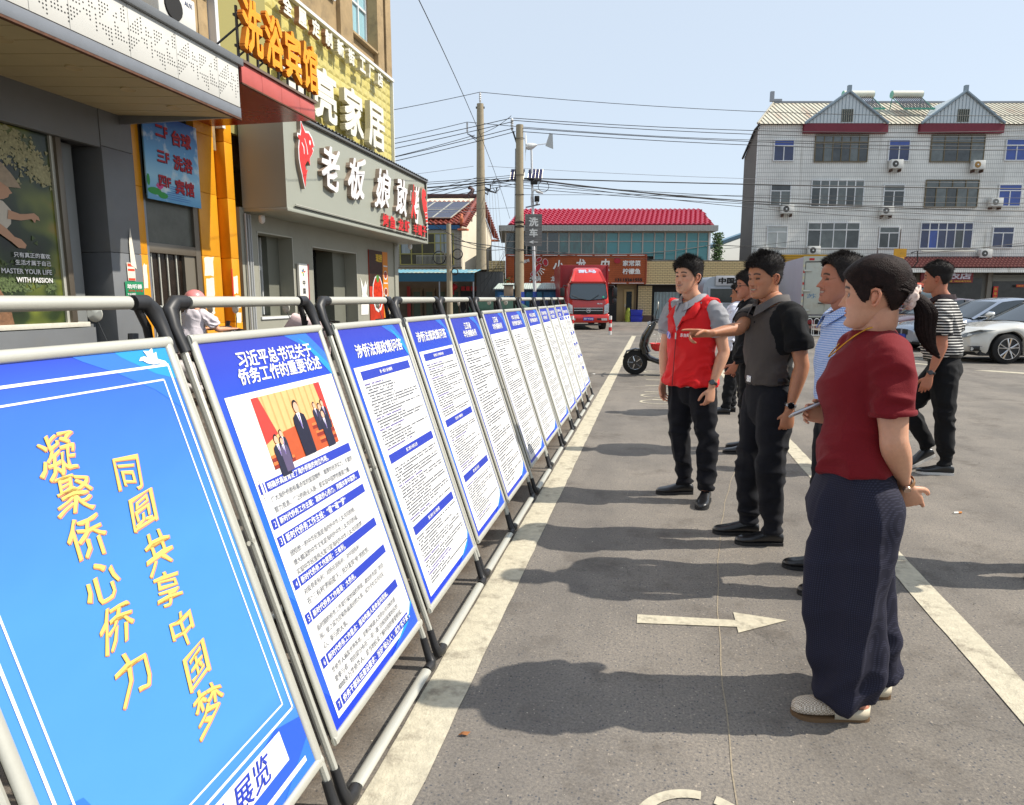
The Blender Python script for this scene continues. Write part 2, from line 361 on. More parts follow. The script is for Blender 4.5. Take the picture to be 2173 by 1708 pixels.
STAND_TITLES = {
 1: [('习近平总书记关于', .385, 1.143, .053), ('侨务工作的重要论述', .39, 1.091, .053)],
 2: [('涉侨法规政策问答', .385, 1.105, .062)], 3: [('涉侨法规政策问答', .36, 1.118, .06)],
 4: [('江苏省', .375, 1.148, .05), ('华侨捐赠条例', .385, 1.095, .05)], 5: [('江苏省', .36, 1.148, .05), ('华侨捐赠条例', .37, 1.095, .05)],
 6: [('中华人民共和国', .36, 1.148, .045), ('归侨侨眷权益保护法', .36, 1.095, .045)], 7: [('中华人民共和国', .36, 1.148, .045), ('归侨侨眷权益保护法', .36, 1.095, .045)],
 8: [('江苏省保护和促进', .34, 1.148, .045), ('华侨投资条例', .34, 1.095, .045)], 9: [('江苏省保护和促进', .33, 1.148, .045), ('华侨投资条例', .33, 1.095, .045)],
 10: [('东台市侨务一体化', .33, 1.148, .045), ('工作网络', .33, 1.095, .045)], 11: [('侨务政策 侨务知识', .35, 1.12, .05)]}
STAND_Y = [(.80, 1.53), (1.60, 2.34), (2.43, 3.15), (3.22, 3.90), (3.96, 4.66), (4.79, 5.48), (5.60, 6.34), (6.49, 7.20), (7.32, 7.90), (8.0, 8.58), (8.64, 9.20), (9.28, 9.93)]
STAND_LAB = ['nearest display stand, blue poster with large golden calligraphy and no white page',
 'display stand with a colour photograph of people in suits and seven numbered blue headings',
 'wide stand with one-line white title over dense print, next after the one with the photograph',
 'second stand with the one-line question-and-answer title, fourth in the row from the left edge',
 'fifth display stand in the row, two-line title above grey paragraphs starting with a long preamble',
 'sixth display stand in the row, two-line title above short separated grey paragraphs',
 'seventh display stand in the row, a clear gap and a small black hinge before it',
 'eighth display stand in the row, narrow white page seen very obliquely',
 'ninth display stand in the row, thin page of fine grey print',
 'third stand from the far end of the row, blue head and fine grey print',
 'second stand from the far end, with a single violet bar under its blue head',
 'farthest stand of the row, before the red truck, with small blue tabs on its page']
def stand(i):
 y0, y1 = STAND_Y[i]; W = y1 - y0; dz = [0, 0, 0, .003, -.004, .01, .006, .004, .008, .004, .012, .012][i]
 dx = [0, 0, .004, 0, -.004, 0, -.012, -.012, -.012, -.02, -.02, -.03][i]
 t = thing('poster_stand', STAND_LAB[i], 'display stand', (-.82 + dx, y0, 0), 0, 'display stands in a long row beside the lane line')
 # foot bars, posts, handle
 for nm, sx in (('foot_bar', 1), ('foot_bar', -1)):
  x = 0 if sx > 0 else -.84
  m = MB(); m.tube([(x, .055, .028), (x, W - .055, .028)], [(.013, .021)] * 2, 12, ref=(0, 0, 1)); m.obj(nm, alu, t, smooth=40)
  for y, s in ((-.028, 1), (W + .028, -1)):
   m = MB(); k = -.3266 if sx > 0 else .3266
   m.tube([(x + k * .10, y + s * .018, .13), (x + k * .04, y + s * .018, .06), (x, y + s * .02, .032), (x + .004 * sx, y + s * .045, .027), (x, y + s * .075, .027)], [.014, .016, .021, .022, .019], 10)
   m.obj('foot_corner', blackp, t, smooth=50)
 for y, s in ((-.012, 1), (W + .012, -1)):
  m = MB(); m.tube([(slope(.1), y, .1), (slope(1.35), y, 1.35)], [(.012, .0095)] * 2, 8, ref=(1, 0, 0)); m.obj('post', alu, t, smooth=30)
  m = MB(); m.tube([(-.84 + .3266 * .07, y, .1), (slope(1.35) - .035, y, 1.35)], [(.012, .009)] * 2, 8, ref=(1, 0, 0)); m.obj('rear_post', alu, t, smooth=30)
 for y, s in ((-.026, 1), (W + .026, -1)):
  m = MB(); m.tube([(slope(1.30), y + s * .016, 1.315), (slope(1.38), y + s * .014, 1.38), (slope(1.42) - .004, y + s * .020, 1.425), (slope(1.445), y + s * .045, 1.448), (slope(1.446), y + s * .088, 1.448)], [(.013, .016), (.015, .02), (.018, .024), (.019, .021), (.0195, .0195)], 12, ref=(1, 0, 0))
  m.tube([(slope(1.33) - .05, y + s * .02, 1.31), (slope(1.38) - .035, y + s * .03, 1.385), (slope(1.44) - .008, y + s * .07, 1.438)], [.009, .011, .009], 8)
  q = m; m = MB(); m.lathe([(.001, 0), (.007, 0), (.007, .004), (.001, .004)], 8, Matrix.Translation((slope(.8) + .012, y + s * .002, .8)) @ Matrix.Rotation(R(90), 4, 'Y')); m.obj('bolt', alu, t); m = q
  m.obj('handle_corner', blackp, t, smooth=50)
 m = MB(); m.tube([(slope(1.446), .075, 1.448), (slope(1.446), W - .075, 1.448)], [(.0165, .0165)] * 2, 14); m.obj('handle_rail', alu, t, smooth=50)
 # snap frame and poster sheet, local frame on the slope
 m4 = Matrix(((0, EY.x, EZ.x, slope(ZB + dz) + .018), (1, EY.y, EZ.y, 0), (0, EY.z, EZ.z, ZB + dz), (0, 0, 0, 1)))
 H = HP - dz * .5; f = .028
 def frame_bar(nm, a, b):
  q = MB(); q.tube([a, b], [(.0085, f / 2)] * 2, 14, ref=(0, 0, 1)); o = q.obj(nm, alu, t, smooth=50); o.matrix_local = m4
 frame_bar('frame_bar', (f / 2, f * .1, 0), (f / 2, H - f * .1, 0)); frame_bar('frame_bar', (W - f / 2, f * .1, 0), (W - f / 2, H - f * .1, 0))
 frame_bar('frame_bar', (.002, f / 2, .001), (W - .002, f / 2, .001)); frame_bar('frame_bar', (.002, H - f / 2, .001), (W - .002, H - f / 2, .001))
 m = MB(); m.box(.006, W - .006, .006, H - .006, -.012, -.004); o = m.obj('back_board', darkgap, t); o.matrix_local = m4
 m = MB(); m.quad((f * .8, f * .8, 0), (W - f * .8, f * .8, 0), (W - f * .8, H - f * .8, 0), (f * .8, H - f * .8, 0))
 ps = m.obj('poster', blue1 if i == 0 else blue2 if i < 4 else blue3, t); ps.matrix_local = m4
 L = .001
 def prt(nm, mb, mat, z=L, **k):
  for j, v in enumerate(mb.v): mb.v[j] = (v[0], v[1], v[2] + z)
  return mb.obj(nm, mat, ps, **k)
 def swoosh(pts, mat, z=.0006): q = MB(); q.poly([(x, y, 0) for x, y in pts]); prt('swoosh', q, mat, z)
 if i == 0:
  swoosh([(W - f, 1.12), (W - f, 1.03), (.62, 1.10), (.52, 1.155), (.44, 1.19), (.41, 1.207), (W - f, 1.207)], cyan_print)
  swoosh([(W - f, 1.12), (.64, 1.14), (.55, 1.19), (.53, 1.207), (W - f, 1.207)], cyan2_print, .0009)
  swoosh([(W - f, .05), (W - f, .16), (.6, .19), (.45, .16), (.3, .05)], M('royal_print', S(44, 88, 216), .4), .0007)
  swoosh([(W - f, .028), (W - f, .10), (.55, .028)], cyan_print, .0009)
  swoosh([(f, .42), (.10, .40), (.15, .26), (.12, .16), (f, .1)], cyan_print, .0005)
  def line(pts, wd, nm='border_line'):
   q = MB()
   for a, b in zip(pts[:-1], pts[1:]):
    d = Vector((b[0] - a[0], b[1] - a[1], 0)).normalized(); n = Vector((-d.y, d.x, 0)) * wd / 2; e = d * wd / 2
    A, B = Vector((a[0], a[1], 0)) - e, Vector((b[0], b[1], 0)) + e; q.quad(A - n, B - n, B + n, A + n)
   prt(nm, q, white_print, .0013)
  line([(.05, .1), (.05, 1.158), (.690, 1.158), (.690, .195), (.05, .195)], .0065)
  line([(.08, .14), (.08, 1.122), (.658, 1.122), (.658, .225), (.08, .225)], .0045)
  q = MB(); q.poly([(x, y, 0) for x, y in [(.05, .178), (.612, .178), (.612, .098), (.05, .098)]]); prt('white_band', q, white_print, .0016)
  q = MB(); q.poly([(x, y, 0) for x, y in [(.1, .066), (.672, .066), (.672, .052), (.1, .052)]]); prt('white_band', q, white_print, .0016)
  text('展览', navy_print, ps, Matrix.Translation((.47, .138, .0026)), w=.155, h=.068, offset=.012, shear=.25)
  text('侨法知识', navy_print, ps, Matrix.Translation((.24, .138, .0026)), w=.27, h=.066, offset=.012, shear=.25)
  cal = [('凝', .297, 1.007, .086), ('聚', .300, .922, .080), ('侨', .296, .831, .084), ('心', .287, .737, .08), ('侨', .284, .640, .082), ('力', .277, .536, .09),
    ('同', .448, .926, .072), ('圆', .451, .837, .076), ('共', .448, .740, .082), ('享', .440, .652, .078), ('中', .441, .556, .075), ('国', .440, .463, .078), ('梦', .430, .362, .092)]
  for j, (ch, x, y, h) in enumerate(cal):
   rot = Matrix.Rotation(R([4, -5, 3, 8, -4, 5, -3, 4][j % 8]), 4, 'Z')
   text(ch, gold_edge, ps, Matrix.Translation((x + .0015, y - .0012, .0012)) @ rot, h=h * 1.03, offset=.020, shear=.2, warp=.075, seed=j, xs=1.03)
   text(ch, gold, ps, Matrix.Translation((x, y, .0018)) @ rot, h=h, offset=.008, shear=.2, warp=.075, seed=j, xs=1.03)
  # white dove printed at the upper right corner
  q = MB(); dv = [(.598, 1.176), (.606, 1.184), (.618, 1.186), (.63, 1.183), (.622, 1.2), (.64, 1.198), (.655, 1.206), (.652, 1.19), (.664, 1.194), (.66, 1.176), (.684, 1.168), (.69, 1.158), (.672, 1.16), (.66, 1.164), (.64, 1.163), (.622, 1.168), (.61, 1.176)]
  c0 = (.642, 1.18, 0)
  for a, b in zip(dv, dv[1:] + dv[:1]): q.poly([(a[0], a[1], 0), (b[0], b[1], 0), c0])
  prt('dove_print', q, white_print, .0028)
  return t
 # swooshes at the upper right and lower edge
 swoosh([(W - f * .8, 1.03), (W - f * .8, 1.12), (.6 * W / .72, 1.207), (.46, 1.207), (.6, 1.15)], cyan_print)
 if i < 3: swoosh([(W - f * .8, 1.03), (W - f * .8, 1.075), (.66, 1.125), (.6, 1.17), (.55, 1.19), (.61, 1.14)], cyan2_print, .0009)
 q = MB(); px0, px1, py0, py1 = (.058, W - .036, .050, 1.041);
 if i > 8: py1 = 1.06
 q.quad((px0, py0, 0), (px1, py0, 0), (px1, py1, 0), (px0, py1, 0)); prt('white_page', q, white_print, .0014)
 swoosh([(.2, .0235), (.45, .0235), (W - .07, .085), (W - .03, .12), (W - .023, .15), (W - .023, .045), (W * .8, .0235)], cyan2_print, .0024)
 swoosh([(.42, .0235), (W - .1, .06), (W - .023, .11), (W - .023, .0235)], M('royal_print', S(44, 88, 216), .4), .003)
 if i < 4:
  swoosh([(f * .8, .46), (f * .8, .62), (.058, .5), (.058, .42)], cyan_print); swoosh([(f * .8, .16), (f * .8, .3), (.058, .26), (.058, .12)], M('royal_print', S(44, 88, 216), .4))
 for s, x, y, h in STAND_TITLES[i]:
  wd = min(W * .8, len(s) * h * 1.04); text(s, white_print, ps, Matrix.Translation((x * W / .72, y, .002)), name='title_lettering', w=wd, h=h * .96, offset=.022)
 if i == 1:
  def T(s, x, y, h, mat, off=0, al='LEFT', w=None): text(s, mat, ps, Matrix.Translation((x, y, .0036)), name='text_line', w=w if w else len(s) * h * 1.06, h=None, offset=off, align=al)
  hd = [(.762, '明确并高度肯定了海外侨胞的地位作用。'), (.654, '新时代侨务工作主题：凝聚侨心侨力，同圆共享中国梦。'), (.600, '新时代侨务工作主线：“根”“魂”“梦”'), (.466, '新时代侨务工作原则：三有利。'), (.358, '新时代侨务工作格局：大侨务。'), (.217, '新时代侨务工作重点：推动构建人类命运共同体。'), (.081, '侨务干部队伍建设要求：当好“贴心人”，成为“实干家”。')]
  for k, (y, s) in enumerate(hd):
   bars = MB(); bars.quad((.068, y - .0155, 0), (.094, y - .0155, 0), (.094, y + .0155, 0), (.068, y + .0155, 0)); prt('number_square', bars, navy_print, .0024)
   bars = MB(); bars.quad((.101, y - .0155, 0), (.655, y - .0155, 0), (.655, y + .0155, 0), (.101, y + .0155, 0)); prt('heading_bar', bars, navy_print, .0024)
   T(str(k + 1), .076, y, .017, white_print, w=.010); T(s, .107, y, .0195, white_print, .02)
  for y, s in [(.722, '广大海外侨胞有着赤忱的爱国情怀、雄厚的经济实力、丰富的'), (.690, '智力资源、广泛的商业人脉，是实现中国梦的重要力量。'), (.553, '团结统一的中华民族是海内外中华儿女共同的根、'), (.523, '博大精深的中华文化是海内外中华儿女共同的魂、'), (.494, '实现中华民族伟大复兴是海内外中华儿女共同的梦。'),
      (.430, '对投资者有利；对所在国有利；对中国有利'), (.400, '在“三有利”的前提下，充分发挥“侨”的优势。'), (.313, '新时期的侨务工作要打破地域的界限，跳出侨务部门的范'), (.286, '围，使之成为党和各级政府的大事，成为全社会共同关'), (.256, '心、参与的大事。'),
      (.176, '华侨华人遍及世界各地，是推动构建人类命运共同体的重'), (.148, '要参与者，特别是分布在“一带一路”沿线国家和地区的'), (.120, '4000多万华侨华人，是当地民众了解中国的重要桥梁。')]:
   T(s, .103, y, .0188, ink, .008)
  # printed photograph: plain generic figures in suits before a curtain
  Z = .0024
  def pp(pts, col, z): q = MB(); q.poly([(x, y, 0) for x, y in pts]); prt('photo_print', q, M('pr%s' % str(col), S(*col), .45, var=.07, vs=30), z)
  X0, X1, Y0, Y1 = .172, .590, .797, 1.022
  pp([(X0, Y0), (X1, Y0), (X1, Y1), (X0, Y1)], (222, 176, 118), Z)
  for k in range(9): x = X0 + .05 + k * .037; pp([(x, Y0 + .08), (x + .008, Y0 + .08), (x + .007, Y1), (x, Y1)], (206, 156, 98), Z + .0004)
  pp([(X0, Y1), (X0 + .035, Y1), (X0 + .075, Y0 + .1), (X0, Y0 + .08)], (205, 62, 54), Z + .0006); pp([(X1, Y1), (X1 - .04, Y1), (X1 - .03, Y0 + .12), (X1, Y0 + .1)], (200, 58, 52), Z + .0006)
  pp([(X0 + .1, Y0), (X1, Y0), (X1, Y0 + .12), (X0 + .1, Y0 + .10)], (184, 84, 46), Z + .0008)
  for a, b, yy in ((X0, X0 + .12, .012), (X0, X0 + .1, .034), (X0 + .3, X1, .03), (X0 + .29, X1, .056), (X0 + .28, X1, .085)):
   pp([(a, Y0 + yy), (b, Y0 + yy), (b, Y0 + yy + .009), (a, Y0 + yy + .009)], (214, 116, 62), Z + .001); pp([(a, Y0 + yy - .012), (b, Y0 + yy - .012), (b, Y0 + yy), (a, Y0 + yy)], (136, 46, 34), Z + .001)
  def fig(x, y, s, col=(38, 40, 60), tie=(120, 100, 170), z=0, hair=(30, 28, 30)):
   zz = Z + .0014 + z
   pp([(x - .035 * s, y - .16 * s), (x + .036 * s, y - .16 * s), (x + .038 * s, y - .05 * s), (x + .033 * s, y - .03 * s), (x + .012 * s, y - .02 * s), (x - .012 * s, y - .02 * s), (x - .032 * s, y - .03 * s), (x - .037 * s, y - .05 * s)], col, zz)
   pp([(x - .01 * s, y - .02 * s), (x + .01 * s, y - .02 * s), (x + .002 * s, y - .075 * s)], (236, 236, 240), zz + .0003); pp([(x - .003 * s, y - .025 * s), (x + .003 * s, y - .025 * s), (x + .003 * s, y - .065 * s), (x, y - .075 * s), (x - .003 * s, y - .065 * s)], tie, zz + .0005)
   el = lambda cx, cy, rx, ry: [(cx + rx * math.cos(k * .524), cy + ry * math.sin(k * .524)) for k in range(12)]
   pp(el(x, y + .004 * s, .0155 * s, .021 * s), hair, zz + .0005); pp(el(x, y - .002 * s, .014 * s, .0185 * s), (224, 172, 146), zz + .0007)
  fig(X0 + .085, Y0 + .098, .55, z=.0004); fig(X0 + .05, Y0 + .085, .72, z=.0008); fig(X0 + .075, Y0 + .075, .6, (90, 80, 110), z=.0012)
  fig(X0 + .33, Y0 + .15, .55, z=.0004); fig(X0 + .36, Y0 + .14, .6, (60, 56, 80), z=.0006); fig(X0 + .385, Y0 + .15, .58, z=.0008); fig(X0 + .365, Y0 + .112, .72, z=.0012)
  fig(X0 + .215, Y0 + .163, 1.02, (30, 32, 52), z=.0016)
  return t
 tx, tp = MB(), MB(); y = 1.0
 def bar(a, b, c, d): q = MB(); q.quad((a, c, 0), (b, c, 0), (b, d, 0), (a, d, 0)); prt('heading_bar', q, navy_print, .0028)
 y = 1.0; k = 0; r = random.Random(i)
 barset = {2: [1.002, .640, .322], 3: [1.006, .64, .33], 10: [1.035]}.get(i, [])
 if i == 11:
  for y_, xs_ in ((1.03, (.12, .4)), (.80, (.2, .44)), (.64, (.18, .42)), (.45, (.22, .5)), (.28, (.3,))):
   for x_ in xs_: bar(x_, x_ + .13, y_ - .02, y_ + .02)
 xl, xr = .105, W - .07; para = 0
 for b_ in barset: bar(xl, xr, b_ - .019, b_ + .019)
 tiny = .0066 if i < 4 else .0085
 step = .0123 if i < 4 else .0162
 while y > .085:
  if any(abs(y - b_) < .035 for b_ in barset): y -= step; continue
  if para <= 0:
   para = r.randint(1, 4) if i < 4 else r.randint(2, 5)
   if i > 3: y -= step * r.choice([.3, .7])
   ln = r.uniform(.35, .6); tgt = tp if (i < 4 and r.random() < .4) else tx
   dashes(tgt, xl, xl + (xr - xl) * ln, y, tiny, k)
  else:
   dashes(tx, xl + (.012 if para % 2 else 0), xr if para > 1 else xl + (xr - xl) * r.uniform(.4, .95), y, tiny, k)
  para -= 1; y -= step; k += 1
 if tx.v: prt('fine_print', tx, ink, .0022, kind='stuff')
 if tp.v: prt('fine_print', tp, ink_purple, .0022, kind='stuff')
 names = {2: ['第一部分 身份解释', '第二部分 权利义务', '第三部分 出入境办理'], 3: ['第四部分 涉侨基础法规', '第五部分 捐赠政策', '第六部分 其 他'], 10: ['东台为侨工作网络']}.get(i, [])
 for b_, s in zip(barset, names): text(s, white_print, ps, Matrix.Translation(((xl + xr) / 2 - .02, b_, .0042)), w=len(s) * .0155, offset=.02)
 return t
for i in range(12): stand(i)
# ---------------------------------------------------------------- buildings along the left side (facades look towards +X)
FXM = lambda x, y, z: FR((x, y, z), (0, 1, 0), (0, 0, 1))
def poly_obj(pts, mat, parent, M4, name, z=0):
 q = MB(); q.poly([(x, y, z) for x, y in pts]); o = q.obj(name, mat, parent); o.matrix_local = M4; return o
grey_clad = M('dark_grey_cladding', S(114, 117, 120), .5, var=.12, vs=1.2, dirt=S(120, 118, 110), ds=3, damt=.35)
grey_clad2 = M('light_grey_cladding', S(128, 131, 130), .5, var=.08, vs=1.5)
black_and_shade = M('recess_black', S(24, 23, 22), .7)  # black for lettering and fittings; in recesses and openings it paints the shade
olive = M('olive_grey_panel', S(152, 151, 138), .45, var=.05, vs=1.3, dirt=S(120, 118, 104), ds=2, damt=.3)
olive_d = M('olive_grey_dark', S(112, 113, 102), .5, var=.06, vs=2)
stone = M('tan_stone', S(170, 146, 108), .8, var=.2, vs=3, bump=.3, bs=50, dirt=S(105, 92, 72), ds=2.2, damt=.7)
orange = M('orange_cladding', S(222, 152, 26), .4, var=.05, vs=3, dirt=S(200, 120, 20), ds=4, damt=.4)
glass_d = M('dark_glass', S(40, 48, 48), .06, spec=.8, var=.3, vs=2)
glass_g = M('grey_glass', S(118, 128, 124), .1, spec=.7, var=.25, vs=2)
whitef = M('white_frame', S(214, 216, 216), .4)
rust = M('rusty_steel', S(96, 62, 44), .8, var=.4, vs=12)
galv = M('grey_steel_trim', S(138, 141, 146), .4, metal=.4, var=.08, vs=5)
greycap = M('grey_cap', S(104, 107, 110), .5, var=.08, vs=3)
paperw = M('torn_paper', S(228, 222, 206), .8, var=.12, vs=20)
# --- corner shop
t = thing('corner_shop', 'grey clad shop at left edge with a large garden poster in its window', 'shop', (-7, 3, 0))
def L(y): return y - 3.0
m = MB(); m.box(-9, -.06, L(-4), L(8.22), 3.4, 4.9); m.box(-9, -.3, L(-4), L(7.68), 0, 1.12); m.obj('wall', grey_clad, t)
m = MB(); m.box(-.06, .02, L(-4), L(7.68), 3.36, 4.9); m.obj('beam', grey_clad, t, bevel=.01)
for z0, z1 in ((0, 2.05), (2.055, 3.38)):
 m = MB(); m.box(-.5, .03, L(7.68), L(8.22), z0, z1); m.obj('pillar_panel', grey_clad, t, bevel=.006)
m = MB(); m.box(-.5, .03, L(7.68), L(8.22), 3.385, 4.9); m.obj('pillar_panel', grey_clad, t, bevel=.006)
m = MB(); m.box(-.9, -.8, L(6.9), L(7.68), 0, 3.4); m.obj('recess_wall', black_and_shade, t)
m = MB(); m.box(-.8, -.25, L(7.34), L(7.5), 0, 3.37); m.obj('recess_panel', grey_clad2, t, bevel=.01)
m = MB(); m.box(-.3, -.02, L(-4), L(7.3), 1.1, 1.16); m.obj('window_sill', M('cream_sill', S(208, 204, 190), .6, var=.15, vs=9), t, bevel=.008)
m = MB(); m.box(-.3, -.0, L(-4), L(7.35), .3, 1.09); m.obj('plinth', grey_clad, t)
m = MB(); m.box(-.18, -.02, L(7.04), L(7.12), 1.16, 3.36); m.obj('window_frame', M('bronze_frame', S(112, 104, 92), .4, metal=.5), t, bevel=.01)
m = MB(); m.box(-.12, -.06, L(7.0), L(7.04), 1.16, 3.36); m.obj('window_frame', alu, t)
# poster: blurred garden, foliage, boy in a flat cap, lettering
def garden():
 m = bpy.data.materials.new('garden_photo_print'); m.use_nodes = True; N = NT(m); p = N.n['Principled BSDF']
 tc = N.new('TexCoord'); t1 = N.new('TexNoise'); t1.inputs['Scale'].default_value = 1.5; t1.inputs['Detail'].default_value = 2; N.link(tc.outputs['Object'], t1.inputs['Vector'])
 r = N.new('ValToRGB'); e = r.color_ramp.elements
 st = [(.3, S(20, 24, 16)), (.45, S(42, 56, 26)), (.56, S(108, 116, 44)), (.66, S(158, 128, 58)), (.78, S(70, 60, 34))]
 while len(e) < len(st): e.new(.5)
 for x, (a, c) in zip(e, st): x.position = a; x.color = c
 N.link(t1.outputs['Fac'], r.inputs[0]); N.link(r.outputs[0], p.inputs['Base Color']); p.inputs['Roughness'].default_value = .3
 return m
m = MB(); m.quad((0, 0, 0), (11, 0, 0), (11, 2.2, 0), (0, 2.2, 0)); po = m.obj('window_poster', garden(), t); po.matrix_local = FXM(-.09, L(-4), 1.16)
r = random.Random(3); q = MB()
for k in range(900):                # pale maple sprays at the upper left
 u = r.random(); x = 10.2 + .85 * u + r.gauss(0, .08); y = 2.2 - .55 * u + r.gauss(0, .16 * (1.2 - u));
 if y > 2.18 or x > 10.98: continue
 s = .018 + .02 * r.random(); a = r.random() * 6.28
 q.add([(x + s * math.cos(a + b), y + s * math.sin(a + b) * .9, .001 + .00001 * k) for b in (0, 2.2, 4.0)], [(0, 1, 2)])
q.obj('foliage_print', M('pale_maple_print', S(176, 170, 128), .6, var=.4, vs=30), po, kind='stuff')
q = MB()
for k in range(800):
 x = 9.6 + r.random() * 1.3; y = .55 + r.gauss(0, .1) + .08 * math.sin(x * 9); s = .012 + .03 * r.random(); a = r.random() * 6.28
 q.add([(x + s * math.cos(a + b), y + s * math.sin(a + b), .001 + .00001 * k) for b in (0, 2.2, 4.0)], [(0, 1, 2)])
q.obj('foliage_print', M('moss_print', S(88, 104, 62), .6, var=.7, vs=40), po, kind='stuff')
skinp = M('child_skin_print', S(196, 150, 118), .5); capp = M('cap_print', S(170, 150, 124), .5, var=.2, vs=20)
I0 = Matrix.Identity(4)
sp = lambda pts, mat, nm, z: poly_obj([(10.0 + a, b) for a, b in pts], mat, po, I0, nm, z)
sp([(.05, 1.0), (.3, 1.02), (.40, 1.12), (.42, 1.27), (.33, 1.36), (.05, 1.4)], M('shirt_print', S(206, 196, 178), .5), 'photo_print', .012)
sp([(.1, 1.34), (.34, 1.38), (.40, 1.41), (.415, 1.44), (.455, 1.46), (.42, 1.50), (.41, 1.56), (.1, 1.6)], skinp, 'photo_print', .014)
sp([(.1, 1.56), (.33, 1.56), (.40, 1.52), (.57, 1.53), (.54, 1.58), (.46, 1.68), (.36, 1.77), (.22, 1.82), (.1, 1.82)], capp, 'photo_print', .016)
sp([(.38, 1.27), (.52, 1.24), (.60, 1.25), (.70, 1.27), (.755, 1.235), (.77, 1.19), (.72, 1.20), (.70, 1.16), (.66, 1.2), (.52, 1.17), (.36, 1.17)], skinp, 'photo_print', .018)
sp([(.2, 1.15), (.34, 1.06), (.42, .98), (.5, .96), (.56, .90), (.54, .86), (.46, .86), (.38, .92), (.2, 1.03)], skinp, 'photo_print', .018)
sp([(.0, .0), (.3, .0), (.27, .22), (.16, .42), (.0, .46)], M('hair_print', S(122, 88, 62), .6, var=.4, vs=30), 'photo_print', .018)
for s, y, w_, x1 in (('只有真正的喜欢', .785, .47, 10.85), ('生活才属于自己', .70, .46, 10.85), ('MASTER YOUR LIFE', .60, .64, 10.85), ('WITH PASSION', .505, .47, 10.85)):
 text(s, black_and_shade, po, Matrix.Translation((x1 - w_ / 2 - .0, y, .022)), w=w_, h=.062, offset=.05); text(s, white_print, po, Matrix.Translation((x1 - w_ / 2, y, .024)), w=w_, h=.058, offset=.02)
def plane_thing(nm, label, cat, x, y, z, w_, h_, mat, group=None, th=.01, hang=None):
 t = thing(nm, label, cat, (x, y, z), 0, group); m = MB(); m.box(-th, 0, 0, w_, 0, h_); m.obj('board', mat, t, bevel=.002); return t
t = plane_thing('hearing_aid_sign', 'green poster with white lettering for hearing aids on the grey pillar', 'poster', -6.955, 7.86, 1.44, .33, .24, M('green_poster', S(24, 128, 84), .5), th=.004)
text('助听器', white_print, t, FXM(.003, .165, .175), w=.27, h=.06, offset=.03); text('专业验配', white_print, t, FXM(.003, .1, .07), w=.15, h=.03, offset=.02)
text('听不见  听不清', M('red_print', S(196, 60, 40), .5), t, FXM(.003, .18, .115), w=.26, h=.03, offset=.02)
t = plane_thing('notice_sheet', 'white notice with red bands pasted above the green poster', 'notice', -6.955, 7.92, 1.69, .14, .24, paperw, th=.004)
for k, (y, h) in enumerate(((.19, .04), (.13, .03), (.005, .03))):
 m = MB(); m.quad((.002, .01, y), (.002, .13, y), (.002, .13, y + h), (.002, .01, y + h)); m.obj('red_band', M('red_band', S(214, 70, 40), .6), t)
t = plane_thing('torn_sheet', 'narrow torn strip of white paper above the notice on the grey pillar', 'notice', -6.953, 7.99, 1.9, .1, .01, paperw, th=.003)
m = MB(); m.poly([(.001, .0, 0), (.001, .1, -.05), (.001, .07, .22), (.001, .04, .5), (.001, .0, .3)]); m.obj('paper', paperw, t)
# --- canopy with perforated fascia
t = thing('shop_canopy', 'flat shop canopy with white perforated fascia and cream strip soffit, top left', 'canopy', (-5.2, 0, 0))
m = MB(); m.box(-1.8, -.03, -4, 8.04, 3.86, 4.40); m.obj('body', grey_clad, t)
m = MB(); m.box(-.04, .0, -4, 8.06, 3.715, 3.835); m.box(-1.8, -.04, 8.02, 8.06, 3.72, 3.84); m.obj('bottom_trim', galv, t, bevel=.004)
m = MB(); m.box(-.045, .003, -4, 8.063, 3.69, 3.712); m.obj('rusty_edge', rust, t)
m = MB(); m.box(-.3, .05, -4, 8.1, 4.335, 4.43); m.obj('cap', greycap, t, bevel=.012)
joints = [-4, -2.3, -1.1, .2, 1.2, 2.2, 3.0, 3.78, 4.52, 5.08, 5.49, 6.21, 6.90, 7.62, 8.04]
creamp = M('white_enamel_panel', S(205, 204, 198), .35, var=.04, vs=3)
holes = MB()
PAT = [(-.20, .16, 0), (.02, .22, 1), (.22, .10, 2), (-.1, -.02, 3), (.12, -.08, 0), (-.24, -.14, 1), (.28, -.16, 3)]
for a, b in zip(joints[:-1], joints[1:]):
 m = MB(); m.box(-.04, .006, a + .002, b - .002, 3.838, 4.333); m.obj('fascia_panel', creamp, t, bevel=.003)
hr = random.Random(2); y = 2.6
hexo = [(math.cos(k * 1.0472), math.sin(k * 1.0472)) for k in range(6)]
tri = [lambda i, j: i <= j, lambda i, j: i >= j, lambda i, j: i + j <= 4, lambda i, j: i + j >= 4]
while y < 8.0:
 for k, (dy, dz, kind) in enumerate([(0, .04, 0), (.18, .08, 3), (.0, .24, 1), (.18, .27, 2), (.36, .02, 3), (.37, .22, 0), (.55, .10, 2), (.54, .29, 1)]):
  for i in range(5):
   for j in range(5):
    if not tri[(kind) % 4](i, j) or (k + i) % 5 == 4 and k % 2: continue
    yy, zz = y + dy + i * .034, 3.86 + dz + j * .034
    if zz > 4.30 or yy > 8.02: continue
    rr = .0088
    holes.add([(.0075, yy + rr * a, zz + rr * b) for a, b in hexo], [tuple(range(6))])
 y += .72
holes.obj('perforations', black_and_shade, t, kind='stuff')
sj = [-4, 2.0, 2.6, 3.2, 3.75, 4.25, 4.68, 5.05, 5.38, 5.73, 6.08, 6.43, 6.77, 7.12, 7.44, 7.76, 8.02]
creams = M('cream_soffit', S(196, 182, 144), .6, var=.07, vs=1.5)
